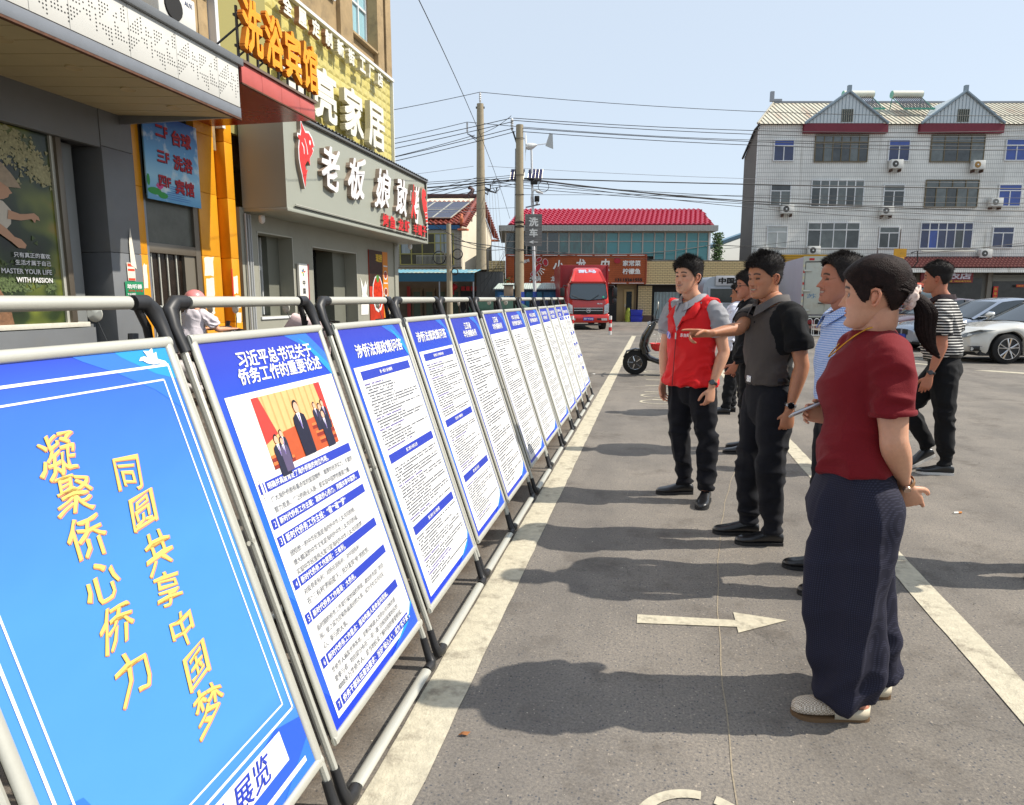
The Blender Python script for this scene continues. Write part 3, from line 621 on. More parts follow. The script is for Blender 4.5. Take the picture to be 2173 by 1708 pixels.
for k, (a, b) in enumerate(zip(sj[:-1], sj[1:])):
 m = MB(); m.add([(-.045, a + .006, 3.716), (-.045, b - .006, 3.716), (-1.8, b - .006, 3.835), (-1.8, a + .006, 3.835), (-.045, a + .006, 3.74), (-.045, b - .006, 3.74), (-1.8, b - .006, 3.86), (-1.8, a + .006, 3.86)], [(0, 3, 2, 1), (4, 5, 6, 7), (0, 1, 5, 4), (1, 2, 6, 5), (2, 3, 7, 6), (3, 0, 4, 7)])
 m.obj('soffit_strip', creams, t)
for y in (3.6, 4.5, 5.35, 6.11, 6.83, 7.56):
 m = MB(); m.lathe([(.02, -.0), (.06, 0), (.078, -.006), (.085, .006), (.02, .006)], 20, Matrix.Translation((-.58, y, 3.747)) @ Matrix.Rotation(R(-3.9), 4, 'Y')); m.obj('downlight', M('downlight', S(190, 172, 132), .5), t, smooth=40)
# --- red awning with the orange lettering standing on it
t = thing('red_awning', 'red steel awning over the orange entrance bay, beyond the grey canopy', 'awning', (-5.2, 8.08, 0))
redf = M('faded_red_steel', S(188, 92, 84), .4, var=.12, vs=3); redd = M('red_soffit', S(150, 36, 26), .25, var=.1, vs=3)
for k, (a, b) in enumerate(((.04, .5), (.503, .98), (.983, 1.48), (1.483, 1.93))):
 m = MB(); m.box(-.04, 0, a, b, 4.16, 4.40); m.obj('fascia_panel', redf, t, bevel=.004)
m = MB(); m.box(-1.8, .03, .04, 1.95, 4.405, 4.44); m.obj('top_plate', M('awning_top', S(120, 102, 90), .5, metal=.3), t)
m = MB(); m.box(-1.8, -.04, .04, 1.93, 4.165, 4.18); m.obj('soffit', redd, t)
m = MB(); m.box(-1.8, -.042, 1.88, 1.93, 4.181, 4.4); m.obj('end_panel', redf, t)
m = MB(); m.box(-.02, .015, .02, 1.95, 4.14, 4.158); m.obj('edge_trim', rust, t)
t = thing('bathhouse_letters', 'four orange perforated letters on steel struts above the red awning', 'sign', (-5.2, 8.08, 4.44))
amber = M('orange_letter_face', S(240, 158, 24), .5, var=.1, vs=20); amber_s = M('orange_letter_side', S(206, 118, 20), .5); steel_d = M('dark_steel', S(66, 68, 70), .5, metal=.4)
ls = [('洗', .20, .40), ('浴', .70, .40), ('宾', 1.19, .38), ('馆', 1.68, .38)]
for ch, y, z in ls:
 o = text(ch, amber, t, FXM(.02, y, z + .02), name='letter', w=.44, h=.66, offset=.03, extrude=.055, side=amber_s)
for y in (.02, .22, .45, .70, .95, 1.19, 1.45, 1.68, 1.9):
 m = MB(); m.box(-.03, -.005, y - .014, y + .014, 0, .62); m.obj('strut', steel_d, t)
for y in (.1, .55, 1.0, 1.5):
 m = MB(); m.tube([(-.6, y - .1, .0), (-.03, y + .12, .52)], .014, 6); m.obj('strut', steel_d, t)
for z in (.14, .5):
 m = MB(); m.box(-.055, -.032, 0, 1.95, z, z + .03); m.obj('rail', steel_d, t)
# --- orange entrance bay
t = thing('entrance_bay', 'orange clad entrance bay with dark glass door between the grey shop and restaurant', 'building', (-7, 8.22, 0))
q = lambda *a: MB().box(*a)
o = q(-.12, 0, 0, .16, 0, 2.06).obj('cladding_panel', orange, t, bevel=.004); q(-.12, 0, 0, .16, 2.065, 2.98).obj('cladding_panel', orange, t, bevel=.004); q(-.12, 0, 0, .16, 2.985, 4.4).obj('cladding_panel', orange, t, bevel=.004)
for z0, z1 in ((0, 1.05), (1.055, 2.12), (2.125, 3.1), (3.105, 4.0), (4.005, 4.4)):
 q(-.12, 0, 1.34, 1.80, z0, z1).obj('cladding_panel', orange, t, bevel=.004)
 q(-.25, .0, 2.09, 2.30, z0, z1).obj('column_panel', orange, t, bevel=.006)
 q(-.25, -.2, 1.80, 2.09, z0, z1).obj('cladding_panel', orange, t, bevel=.004)
q(-.14, -.13, .16, 1.34, 2.0, 4.4).obj('back_wall', black_and_shade, t)
q(-.1, -.02, .16, .22, 0, 4.0).obj('door_frame', galv, t); q(-.1, -.02, 1.22, 1.34, 0, 2.9).obj('door_frame', M('bronze_frame2', S(120, 112, 100), .35, metal=.5), t); q(-.1, -.02, .22, 1.22, 2.10, 2.24).obj('lintel', M('bronze_frame2', S(120, 112, 100), .35), t, bevel=.005)
q(-.09, -.07, .22, 1.22, 2.24, 2.92).obj('transom_window', M('dusty_glass', S(96, 98, 90), .25, var=.3, vs=3), t)
q(-.12, -.1, .22, .98, 0, 2.10).obj('door', M('door_glass', S(44, 36, 30), .12, var=.5, vs=3), t)
q(-.11, -.05, .98, 1.22, 0, 2.10).obj('side_panel', M('brown_panel', S(110, 104, 92), .5), t)
for y in (.30, .46, .63, .82): q(-.095, -.075, y, y + .022, 0, 2.10).obj('glazing_bar', alu, t)
pr = random.Random(5)
for k, (y, z, w_, h_) in enumerate([(1.36, 1.82, .26, .3), (1.37, 1.48, .22, .32), (1.37, 1.2, .2, .14), (2.10, 1.55, .13, .3), (2.11, 1.3, .17, .2), (2.10, 1.04, .17, .18), (.03, 1.6, .09, .34), (.02, 1.25, .1, .22)]):
 m = MB(); n = 14; pts = []
 for i in range(n):
  a = i / n * 4; e = int(a); f_ = a - e; jj = lambda: pr.uniform(-.12, .0)
  c = [(f_, jj()), (1 + jj(), f_), (1 - f_, 1 + jj()), (-jj(), 1 - f_)][e]; pts.append((c[0] * w_, c[1] * h_))
 m.poly([(.0015 + .0004 * k, y + a, z + b) for a, b in pts]); m.obj('torn_paper', paperw, t)
q(.0, .006, 2.06, 2.09, 1.2, 1.95).obj('red_strip', M('red_paper', S(206, 48, 28), .6), t)
# blue directory sign
t = thing('directory_sign', 'tilted blue sign listing billiards, bathing and guesthouse floors with a pink lotus', 'sign', (-6.93, 8.39, 2.83))
m = bpy.data.materials.new('sky_print'); m.use_nodes = True; N = NT(m); p = N.n['Principled BSDF']; tc = N.new('TexCoord')
sx_ = N.new('SeparateXYZ'); N.link(tc.outputs['Object'], sx_.inputs[0]); rp = N.new('ValToRGB'); e = rp.color_ramp.elements
st = [(0, S(90, 160, 205)), (.28, S(150, 205, 232)), (.55, S(96, 170, 222)), (1, S(16, 84, 170))]
while len(e) < 4: e.new(.5)
for x_, (a, c) in zip(e, st): x_.position = a; x_.color = c
mm = N.new('Math', operation='DIVIDE'); mm.inputs[1].default_value = 1.2; N.link(sx_.outputs[2], mm.inputs[0]); N.link(mm.outputs[0], rp.inputs[0])
no = N.new('TexNoise'); no.inputs['Scale'].default_value = 4; no.inputs['Detail'].default_value = 6; N.link(tc.outputs['Object'], no.inputs['Vector'])
mr = N.new('MapRange'); mr.inputs[1].default_value = .56; mr.inputs[2].default_value = .7; N.link(no.outputs['Fac'], mr.inputs[0])
mx = N.new('Mix', data_type='RGBA'); N.link(mr.outputs[0], mx.inputs[0]); N.link(rp.outputs[0], mx.inputs[6]); mx.inputs[7].default_value = S(215, 232, 240); N.link(mx.outputs[2], p.inputs['Base Color'])
p.inputs['Roughness'].default_value = .35
MB().box(-.02, 0, 0, 1.13, 0, 1.19).obj('board', m, t);
redl = M('crimson_print', S(176, 22, 36), .5); dsh = M('dark_shadow_print', S(40, 50, 90), .5)
for z, a, b in ((.965, '二F', '台球'), (.62, '三F', '洗浴'), (.28, '四F', '宾馆')):
 text(a, dsh, t, FXM(.003, .36, z - .008), w=.25, h=.16, offset=.045, name='print'); text(a, redl, t, FXM(.008, .355, z), w=.25, h=.16, offset=.035)
 text(b, dsh, t, FXM(.003, .775, z - .038), w=.42, h=.215, offset=.045, name='print'); text(b, redl, t, FXM(.008, .77, z - .03), w=.42, h=.215, offset=.035)
pk = M('lotus_print', S(214, 72, 140), .5); gr = M('lotus_leaf_print', S(40, 150, 60), .5)
def ell(cx, cy, rx, ry, rot=0, n=12): return [(cx + rx * math.cos(k * 6.283 / n) * math.cos(rot) - ry * math.sin(k * 6.283 / n) * math.sin(rot), cy + rx * math.cos(k * 6.283 / n) * math.sin(rot) + ry * math.sin(k * 6.283 / n) * math.cos(rot)) for k in range(n)]
SG = FXM(0, 0, 0)
poly_obj(ell(.14, .12, .14, .05), gr, t, SG, 'leaf_print', .003); poly_obj(ell(.3, .08, .1, .045), gr, t, SG, 'leaf_print', .0035); poly_obj(ell(.03, .26, .03, .08), gr, t, SG, 'leaf_print', .003)
for k, a in enumerate((-60, -30, 0, 30, 60)): poly_obj(ell(.245 + .03 * math.sin(R(a)), .17 + .03 * math.cos(R(a)), .018, .055, R(-a)), pk, t, SG, 'petal_print', .004 + k * .0005)
for k in range(7): poly_obj(ell(.6 + .05 * math.sin(k * 2), .05 + k * .03, .3 - .03 * k, .006), M('ripple_print', S(60, 120, 190), .3), t, SG, 'ripple_print', .003 + k * .0003)
# --- restaurant ground floor (grey-green)
t = thing('grilled_fish_restaurant', 'grey-green ground floor of the restaurant under the big fish sign', 'restaurant', (-7, 10.62, 0))
def RB(x0, x1, y0, y1, z0, z1): return MB().box(x0, x1, y0 - 10.62, y1 - 10.62, z0, z1)
RB(-.3, 0, 10.62, 11.12, 0, 3.0).obj('wall', olive, t); RB(-.3, 0, 11.12, 12.3, 0, 1.12).obj('wall', olive, t); RB(-.3, 0, 11.12, 12.3, 2.62, 3.0).obj('wall', olive, t)
RB(-.3, 0, 12.3, 13.1, 0, 3.0).obj('wall', olive, t); RB(-.3, 0, 13.1, 15.22, 2.5, 3.0).obj('wall', olive, t); RB(-.3, 0, 15.22, 17.6, 0, 3.0).obj('wall', olive, t)
RB(-.5, .04, 17.6, 17.85, 0, 3.0).obj('corner_pier', olive, t, bevel=.01)
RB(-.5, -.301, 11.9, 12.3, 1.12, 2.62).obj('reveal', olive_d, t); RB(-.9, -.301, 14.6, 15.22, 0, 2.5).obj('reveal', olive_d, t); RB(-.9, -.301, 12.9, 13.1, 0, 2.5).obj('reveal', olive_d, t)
RB(-.5, -.47, 11.0, 11.95, 1.12, 2.62).obj('window_glass', glass_g, t); RB(-1.2, -1.1, 13.0, 15.3, 0, 2.6).obj('doorway_dark', black_and_shade, t)
RB(-.75, -.72, 13.1, 14.6, 0, 2.4).obj('glass_door', glass_d, t)
for y in (13.1, 13.75, 14.5): RB(-.76, -.70, y, y + .06, 0, 2.4).obj('door_frame', M('black_frame', S(30, 30, 30), .4), t)
RB(-.76, -.69, 13.1, 14.56, 2.4, 2.5).obj('door_frame', M('black_frame', S(30, 30, 30), .4), t)
for a, b, c, d in ((11.0, 11.06, 1.14, 2.6), (11.86, 11.92, 1.14, 2.6)): RB(-.47, -.42, a, b, c, d).obj('window_frame', whitef, t)
RB(-.47, -.42, 11.06, 11.86, 1.98, 2.06).obj('window_frame', whitef, t); RB(-.46, -.41, 11.12, 11.18, 1.14, 1.98).obj('window_frame', whitef, t)
RB(-.3, .03, 11.08, 12.33, 1.07, 1.118).obj('window_sill', whitef, t)
for a, b, c, d in ((11.10, 11.12, 1.12, 2.64), (12.30, 12.32, 1.12, 2.64), (13.08, 13.1, 0, 2.52), (15.22, 15.24, 0, 2.52)): RB(0, .006, a, b, c, d).obj('trim', alu, t)
for a, b, z in ((11.10, 12.32, 2.62), (13.08, 15.24, 2.5)): RB(0, .006, a, b, z, z + .02).obj('trim', alu, t)
for y in (10.72, 10.80, 10.86):
 m = MB(); m.tube([(.04, y - 10.62, 0), (.04, y - 10.62, 2.9)], .018, 8); m.obj('downpipe', M('pipe_grey', S(166, 168, 168), .4), t, smooth=40)
m = MB(); m.lathe([(.001, .06), (.05, .05), (.06, 0), (.05, -.06), (.02, -.085), (.001, -.09)], 14, Matrix.Translation((.2, .35, 2.84))); m.obj('dome_camera', whitef, t, smooth=50)
m = MB(); m.lathe([(.001, .06), (.05, .05), (.06, 0), (.05, -.06), (.02, -.085), (.001, -.09)], 14, Matrix.Translation((.5, 6.95, 2.84))); m.obj('dome_camera', whitef, t, smooth=50)
t = plane_thing('lottery_sign', 'tall white sports lottery sign with a pinwheel emblem beside the restaurant window', 'sign', -6.93, 12.40, .7, .36, 1.44, M('white_board', S(222, 220, 212), .5), th=.05)
for k, ch in enumerate('中国体育彩票'): text(ch, black_and_shade, t, FXM(.003, .17, 1.06 - k * .165), w=.1, h=.11, offset=.03)
for k, (c, a) in enumerate((((30, 30, 34), 100), ((200, 40, 40), 20), ((60, 150, 70), 260), ((230, 180, 40), 190), ((60, 120, 200), 150))):
 poly_obj([(.17 + d * math.cos(R(a + e)), 1.27 + d * math.sin(R(a + e))) for d, e in ((.02, -40), (.075, -14), (.08, 10), (.02, 40))], M('pin%d' % k, S(*c), .5), t, FXM(.003, 0, 0), 'emblem_print')
MB().box(-.04, .012, .34, .365, 0, 1.44).obj('red_edge', M('red_edge', S(160, 40, 52), .5), t)
t = plane_thing('menu_poster', 'tall red and orange menu poster with a plate of crayfish on the restaurant wall', 'poster', -6.975, 15.9, .75, 1.2, 1.9, M('menu_print', S(196, 58, 34), .4, var=.35, vs=4), th=.02)
FM = FXM(0, 0, 0)
poly_obj([(0, 1.0), (.85, 1.0), (.85, 1.9), (0, 1.9)], M('menu_dark', S(58, 34, 26), .4, var=.5, vs=6), t, FM, 'print', .003)
poly_obj([(.86, 0), (1.2, 0), (1.2, 1.9), (.86, 1.9)], M('menu_orange', S(214, 130, 36), .4), t, FM, 'print', .003)
poly_obj(ell(.5, .82, .35, .48), whitef, t, FM, 'print', .005); poly_obj(ell(.5, .84, .30, .42), M('crayfish_print', S(206, 52, 18), .4, var=.6, vs=12), t, FM, 'print', .0065)
poly_obj(ell(.5, 1.2, .1, .1), M('coriander_print', S(80, 130, 50), .5, var=.5, vs=30), t, FM, 'print', .008)
for z in (1.3, .86): poly_obj(ell(1.03, z, .12, .12), whitef, t, FM, 'print', .005); poly_obj(ell(1.03, z + .01, .1, .09), M('crayfish2_print', S(150, 60, 34), .4, var=.6, vs=16), t, FM, 'print', .0065)
text('现捞', M('yellow_print', S(240, 200, 60), .5), t, FXM(.005, .62, 1.72), w=.4, h=.2, offset=.03)
for z in (1.52, 1.08, .62): poly_obj([(.9, z), (1.17, z), (1.17, z + .03), (.9, z + .03)], whitef, t, FM, 'print', .005)
m = MB(); m.poly([(0, 0, 0), (0, .42, .0), (0, .5, .4), (0, .34, .5), (0, .46, .86), (0, .36, .72), (0, .3, .84), (0, .2, .66), (0, .02, .9), (0, .1, .5), (0, .02, .3)])
o = m.obj('torn_poster', M('torn_white', S(226, 224, 218), .7), None, label='white torn remains of a poster left of the menu poster', cat='poster'); o.location = (-6.99, 15.38, 1.05)
# --- signboard with fish
t = thing('fish_restaurant_signboard', 'large grey signboard with red fish, white brush letters and small red letters', 'signboard', (-6.18, 10.72, 2.93))
olive_s = M('signboard_grey', S(154, 157, 146), .4, var=.03, vs=1)
MB().box(-.82, 0, .0, 7.3, .06, 1.66).obj('box_body', olive_s, t)
MB().box(-.82, .03, 0, 7.32, 0, .058).obj('bottom_trim', olive_s, t, bevel=.006); MB().box(0, .03, 7.26, 7.32, .058, 1.66).obj('end_trim', olive_s, t)
MB().box(0, .02, 0, .05, .06, 1.6).obj('end_trim', olive_s, t)
for z, y0 in ((1.60, .7), (.1, .25)):
 m = MB(); m.tube([(.03, y0, z), (.03, 7.2, z)], .012, 6); m.obj('light_tube', black_and_shade, t); m = MB(); m.tube([(.045, y0, z + .03), (.045, 7.2, z + .03)], .010, 6); m.obj('light_tube', alu, t)
m = MB(); m.box(.012, .03, 7.19, 7.24, .12, 1.6); m.obj('light_tube', black_and_shade, t)
cor = MB(); n = 260; vs = []
for i in range(n + 1):
 y = .0 + 7.35 * i / n; z = 1.69 + .018 * math.sin(i * 1.2566); vs += [(.07, y, z), (-.82, y, z + .12)]
cor.add(vs, [(2 * i, 2 * i + 2, 2 * i + 3, 2 * i + 1) for i in range(n)]); cor.obj('corrugated_cap', greycap, t)
MB().box(.03, .06, 0, 7.33, 1.625, 1.66).obj('cap_trim', greycap, t)
lw = M('letter_white', S(226, 224, 226), .4); lt_ = M('letter_side_taupe', S(158, 140, 124), .5); lr = M('letter_red', S(214, 50, 46), .45); lr2 = M('letter_red_small', S(200, 34, 40), .45)
for k, (ch, y, z, w_, h_, mt) in enumerate([('老', 1.55, .975, .82, .80, lw), ('板', 2.72, .975, .88, .84, lw), ('娘', 4.05, .965, .95, .86, lw), ('敢', 5.22, .955, .82, .86, lw), ('烤', 6.1, .92, .78, .92, lw)]):
 text(ch, mt, t, FXM(.0, y, z) @ Matrix.Rotation(R(2), 4, 'Z'), name='letter', w=w_ if ch != '烤' else .8, h=h_, offset=.022, extrude=.055, shear=.28, warp=.06, seed=k + 2, side=lt_)
text('火', lr, t, FXM(.07, 5.92, .93), name='letter', w=.36, h=.86, offset=.04, extrude=.04, shear=.2, warp=.03, side=lt_)
for s, y in (('烤鱼', 4.46), ('龙虾', 5.42), ('羊蝎子', 6.52)):
 for j, ch in enumerate(s): text(ch, lr2, t, FXM(0, y + (j - .5) * (.42 if len(s) == 2 else .34) + (.0 if len(s) == 2 else -.1), .30), name='letter', w=.36 if len(s) == 2 else .3, h=.29, offset=.035, extrude=.11, side=lt_)
fo = [(0, .9), (.1, .78), (.16, .72), (.3, .74), (.42, .66), (.5, .52), (.42, .47), (.46, .42), (.4, .34), (.3, .24), (.3, .1), (.22, .18), (.14, .12), (.08, .05), (.14, -.04), (.2, .0), (.14, -.1), (.1, -.22), (.06, -.38), (.0, -.22), (-.04, -.1), (-.08, .0), (-.12, .15), (-.12, .35), (-.08, .52), (-.14, .56), (-.13, .62), (-.04, .62), (.0, .72)]
def flatlet(pts, x, y, z, th, mt, nm='emblem', sc_=1):
 m = MB(); m.prism([(a * sc_, b * sc_) for a, b in pts], th); o = m.obj(nm, mt, t); o.matrix_local = FXM(x, y, z); return o
big = [(a * 1.1 - .01 + .0, b * 1.06) for a, b in fo]
flatlet(big, .0, .5, .78, .07, lt_, 'emblem_base', .86); flatlet(big, .071, .5, .78, .004, lw, 'emblem_outline', .86); flatlet(fo, .076, .505, .79, .004, lr, 'fish_emblem', .85)
flatlet(ell(.33, .56, .035, .05), .081, .505, .79, .003, lw, 'fish_eye', .85); flatlet([(.1, .6), (.12, .6), (.2, .45), (.23, .3), (.2, .3), (.18, .44)], .081, .505, .79, .002, lw, 'fish_gill', .85); flatlet([(.0, .5), (.08, .42), (.08, .28), (.06, .28), (.05, .4), (-.02, .48)], .081, .505, .79, .002, lw, 'fish_gill', .85)
cr = [(0, .62), (.12, .68), (.3, .62), (.34, .5), (.24, .44), (.3, .36), (.42, .3), (.36, .2), (.44, .12), (.4, .0), (.46, -.1), (.44, -.3), (.32, -.34), (.26, -.2), (.16, -.05), (.06, .05), (.0, .2), (-.06, .35), (-.04, .5)]
flatlet([(a * 1.12 - .02, b * 1.08) for a, b in cr], 0, 6.8, .82, .07, lt_, 'emblem_base', .86); flatlet(cr, .071, 6.8, .82, .004, lr, 'crayfish_emblem', .86)
for k in range(6): flatlet([(0, 0), (.16, .03), (.16, .045), (0, .02)], .076, 6.98 + .02 * k, .78 - .085 * k, .002, lw, 'crayfish_stripe')
# --- upper building body
t = thing('street_building', 'tall tan stone building with yellow embossed panel band, top left', 'building', (-7, 8.3, 0))
def UB(x0, x1, y0, y1, z0, z1): return MB().box(x0, x1, y0 - 8.3, y1 - 8.3, z0, z1)
UB(-9, -1.301, -4, 17.8, 0, 12).obj('core', stone, t); UB(-1.3, -.06, 11.8, 17.8, 3.0, 7.12).obj('backing', M('yellow_back', S(150, 142, 84), .7), t)
UB(-1.3, -.35, 8.3, 11.8, 3.84, 7.1).obj('upper_wall', stone, t)
UB(-.12, -.03, 10.3, 11.82, 4.2, 7.12).obj('backing', M('yellow_back', S(150, 142, 84), .7), t)
UB(-.12, .03, 10.25, 10.33, 4.2, 7.2).obj('white_corner_trim', whitef, t)
yel = M('yellow_embossed', S(198, 186, 112), .35, var=.12, vs=1.3)
pw, ph = .30, .205
pm = MB(); d = .02
pm.add([(0, 0, 0), (0, pw - .006, 0), (0, pw - .006, ph - .006), (0, 0, ph - .006), (d, pw * .30, ph * .28), (d * .8, pw * .72, ph * .2), (d * .5, pw * .82, ph * .72), (d * .3, pw * .28, ph * .8)], [(0, 1, 5, 4), (1, 2, 6, 5), (2, 3, 7, 6), (3, 0, 4, 7), (4, 5, 6, 7)])
pme = pm.mesh('embossed_panel', yel); n = 0; rest = MB()
for k in range(14):
 z = 7.12 - (k + 1) * ph
 for j in range(26):
  y = 17.83 - (j + 1) * pw
  if y < 10.34 or z < 4.3: continue
  if k >= 10 and y < 16.6: continue
  if n < 295:
   o = bpy.data.objects.new('embossed_panel', pme); link(o, t); o.location = (-.06, y - 8.3, z); n += 1
  else: rest.add([(x - .06, y2 + y - 8.3, z2 + z) for x, y2, z2 in pm.v], pm.f)
if rest.v: rest.obj('embossed_panels', yel, t, kind='stuff')
UB(-.08, .03, 17.80, 17.84, 4.3, 7.13).obj('corner_trim', whitef, t); UB(-.06, .05, 10.4, 17.86, 7.125, 7.19).obj('white_coping', whitef, t)
t2 = thing('furniture_shop_letters', 'large white furniture shop characters and a smaller row on the yellow panel wall', 'sign', (-6.94, 8.3, 0))
lwh = M('cream_letter', S(222, 220, 206), .45); lsd = M('cream_letter_side', S(196, 190, 168), .6)
for ch, y in (('全', 12.45), ('亮', 13.62), ('家', 14.98), ('居', 16.25)): text(ch, lwh, t2, FXM(.0, y - 8.3, 5.62), name='letter', w=1.0, h=1.04, offset=.03, extrude=.06, side=lsd)
for k, ch in enumerate('全屋定制新街工厂店'): text(ch, lwh, t2, FXM(.0, 12.28 + k * .545 - 8.3, 6.82), name='small_letter', w=.32, h=.32, offset=.045, extrude=.16, side=M('rusty_side', S(150, 110, 78), .7) if k < 4 else lsd)
for y0, y1 in ((13.0, 14.9), (14.86, 15.5), (16.95, 17.35), (17.5, 17.86)):
 UB(-1.3, -.1 if y1 - y0 > 1 else 0.0, y0, y1, 7.195, 12).obj('stone_pier', stone, t, bevel=.01)
UB(-1.3, -.12, 15.5, 16.95, 7.195, 7.52).obj('stone_spandrel', stone, t, bevel=.01); UB(-.3, .0, 15.48, 17.0, 7.53, 7.58).obj('sill', stone, t)
UB(-1.3, -.3, 17.35, 17.5, 7.195, 12).obj('stone_pier', stone, t)
UB(-1.3, -.1, 8.3, 13.0, 7.195, 12).obj('stone_wall', stone, t)
def window_x(t, x, y0, y1, z0, z1, cols=3, rows=2, gm=glass_g, fr=whitef):
 w_ = MB().box(x - .05, x - .03, y0, y1, z0, z1).obj('window', gm, t)
 for i in range(cols + 1):
  y = y0 + (y1 - y0) * i / cols; MB().box(x - .03, x + .02, y - .025, y + .025, z0, z1).obj('frame', fr, w_)
 for i in range(rows + 1):
  z = z0 + (z1 - z0) * i / rows; MB().box(x - .031, x + .015, y0, y1, z - .025, z + .025).obj('frame', fr, w_)
pale_gl = M('pale_sky_glass', S(150, 190, 200), .08, spec=.9)
window_x(t, -.3, 15.52 - 8.3, 16.92 - 8.3, 7.6, 9.4, 3, 2, pale_gl)
window_x(t, -.05, 13.6 - 8.3, 14.7 - 8.3, 7.9, 9.4, 2, 1, pale_gl)
window_x(t, -.28, 8.3 - 8.3, 9.45 - 8.3, 5.1, 7.1, 2, 1, M('blue_glass', S(70, 92, 112), .08, spec=.9))
for y0, y1 in ((9.5, 9.62), (9.64, 9.98), (10.0, 10.24)): UB(-.35, -.1 if y0 != 9.5 else -.2, y0, y1, 3.84, 7.1).obj('stone_pier', stone, t, bevel=.01)
UB(-.35, .1, 8.3, 10.24, 6.3, 6.42).obj('dark_ledge', M('navy_ledge', S(44, 48, 62), .5), t)
t = thing('air_conditioner', 'white air conditioner behind the cap of the perforated canopy', 'air conditioner', (-6.5, 8.35, 5.1))
MB().box(-.3, 0, 0, .75, 0, .5).obj('casing', M('ac_white', S(212, 212, 206), .4), t, bevel=.02); m = MB(); m.lathe([(.001, .02), (.17, .02), (.18, 0), (.001, 0)], 18, Matrix.Translation((.0, .28, .26)) @ Matrix.Rotation(R(90), 4, 'Y')); m.obj('fan_grille', black_and_shade, t)
text('AUX', M('blue_letters', S(60, 70, 110), .5), t, FXM(.004, .6, .4), w=.16, h=.06, offset=.02)
# ---------------------------------------------------------------- far side of the street (frame turned with the street: u along it, v away)
def FB(nm, label, cat, u, v, z=0, rz=0, group=None): return thing(nm, label, cat, BW(u, v, z), YAW + rz, group)
FZ = lambda x, y, z: FR((x, y, z), (1, 0, 0), (0, 0, 1))
brickc = M('cream_split_brick', S(200, 180, 134), .8, var=.14, vs=7, bump=.3, bs=40)
mortar = M('dark_mortar', S(96, 90, 78), .9)
bme = {}
def brick_wall(t, x0, x1, z0, z1, y=0, bw=.29, bh=.105, limit=300, cnt=[0], th=.03):
 """recessed mortar sheet with proud bricks; the first `limit` are objects of their own"""
 MB().box(x0, x1, y + .012, y + .25, z0, z1).obj('wall', mortar, t)
 if 'b' not in bme:
  bme['b'] = MB().box(0, bw - .02, -th, .02, 0, bh - .022).mesh('brick', brickc, None)
 rest = MB(); r = 0; z = z0
 while z + bh <= z1 + .01:
  x = x0 - (bw / 2 if r % 2 else 0)
  while x < x1 - .02:
   a, b = max(x, x0), min(x + bw - .014, x1)
   if b - a > .03:
    if cnt[0] < limit and a == x and abs(b - x - bw + .014) < 1e-6:
     o = bpy.data.objects.new('brick', bme['b']); link(o, t); o.location = (x, y, z); cnt[0] += 1
    else: rest.box(a, b - .006, y - th, y + .02, z, z + bh - .022)
   x += bw
  z += bh; r += 1
 if rest.v: rest.obj('bricks', brickc, t, kind='stuff')
# --- crayfish restaurant
t = FB('crayfish_restaurant', 'two-storey restaurant with red tiled roof, green glass band and cream brickwork', 'restaurant', 0, 42)
teal = M('teal_mirror_glass', S(30, 128, 132), .08, spec=.9, var=.12, vs=.6)
darkteal = M('dark_teal_glass', S(16, 44, 48), .06, spec=1, var=.6, vs=.8)
mull = M('grey_mullion', S(178, 172, 160), .5)
MB().box(-.35, 12.1, .3, 8, 0, 5.4).obj('body', M('plain_grey_wall', S(90, 88, 82), .9), t)  # one even dull grey for the walls
br2 = M('white_split_brick', S(172, 174, 170), .8, var=.1, vs=8)
q = MB(); q.box(-.8, 12.45, -.5, 8.5, 5.46, 5.79); q.obj('eave_band', M('eave_mortar', S(132, 134, 132), .9), t)
q = MB()
for r_ in range(5):
 x = -.8 + (.16 if r_ % 2 else 0)
 while x < 12.4: q.box(x, min(x + .305, 12.44), -.52, -.49, 5.465 + r_ * .065, 5.465 + r_ * .065 + .055); x += .32
q.obj('eave_bricks', br2, t, kind='stuff')
MB().box(-.4, 12.1, -.1, .3, 5.40, 5.46).obj('eave_soffit', mull, t)
# roof: rows of pressed tiles
rt = M('crimson_roof_tile', S(184, 52, 78), .45, var=.25, vs=3, dirt=S(206, 130, 140), ds=5, damt=.3)
tme = MB(); n = 6; vs = []
for i in range(n + 1):
 a = math.pi * 2 * i / n; h = .045 * (1 - math.cos(a)); vs += [(.30 * i / n, 0, h + .05), (.30 * i / n, .37, h), (.30 * i / n, 0, h * .4 - .0)]
tme.add(vs, [(3 * i, 3 * i + 3, 3 * i + 4, 3 * i + 1) for i in range(n)] + [(3 * i, 3 * i + 2, 3 * i + 5, 3 * i + 3) for i in range(n)])
def tile_roof(t, x0f, x1f, y0, z0, ang, rows, mesh_src, mat, limit=300, tw=.30, tl=.34):
 me = mesh_src.mesh('roof_tile', mat, 60); rest = MB(); c = 0
 rot = Matrix.Rotation(ang, 4, 'X')
 for r_ in range(rows):
  xa, xb = x0f(r_ / rows), x1f(r_ / rows); x = xa
  while x < xb - tw * .6:
   lo = Matrix.Translation((x, y0 + r_ * tl * math.cos(ang), z0 + r_ * tl * math.sin(ang))) @ rot
   if c < limit: o = bpy.data.objects.new('roof_tile', me); link(o, t); o.matrix_local = lo; c += 1
   else: rest.add(mesh_src.v, mesh_src.f, lo)
   x += tw
 if rest.v: rest.obj('roof_tiles', mat, t, kind='stuff')
AR = R(24)
tile_roof(t, lambda f: -.2 + .75 * f, lambda f: 12.2, -.2, 5.84, AR, 9, tme, rt)
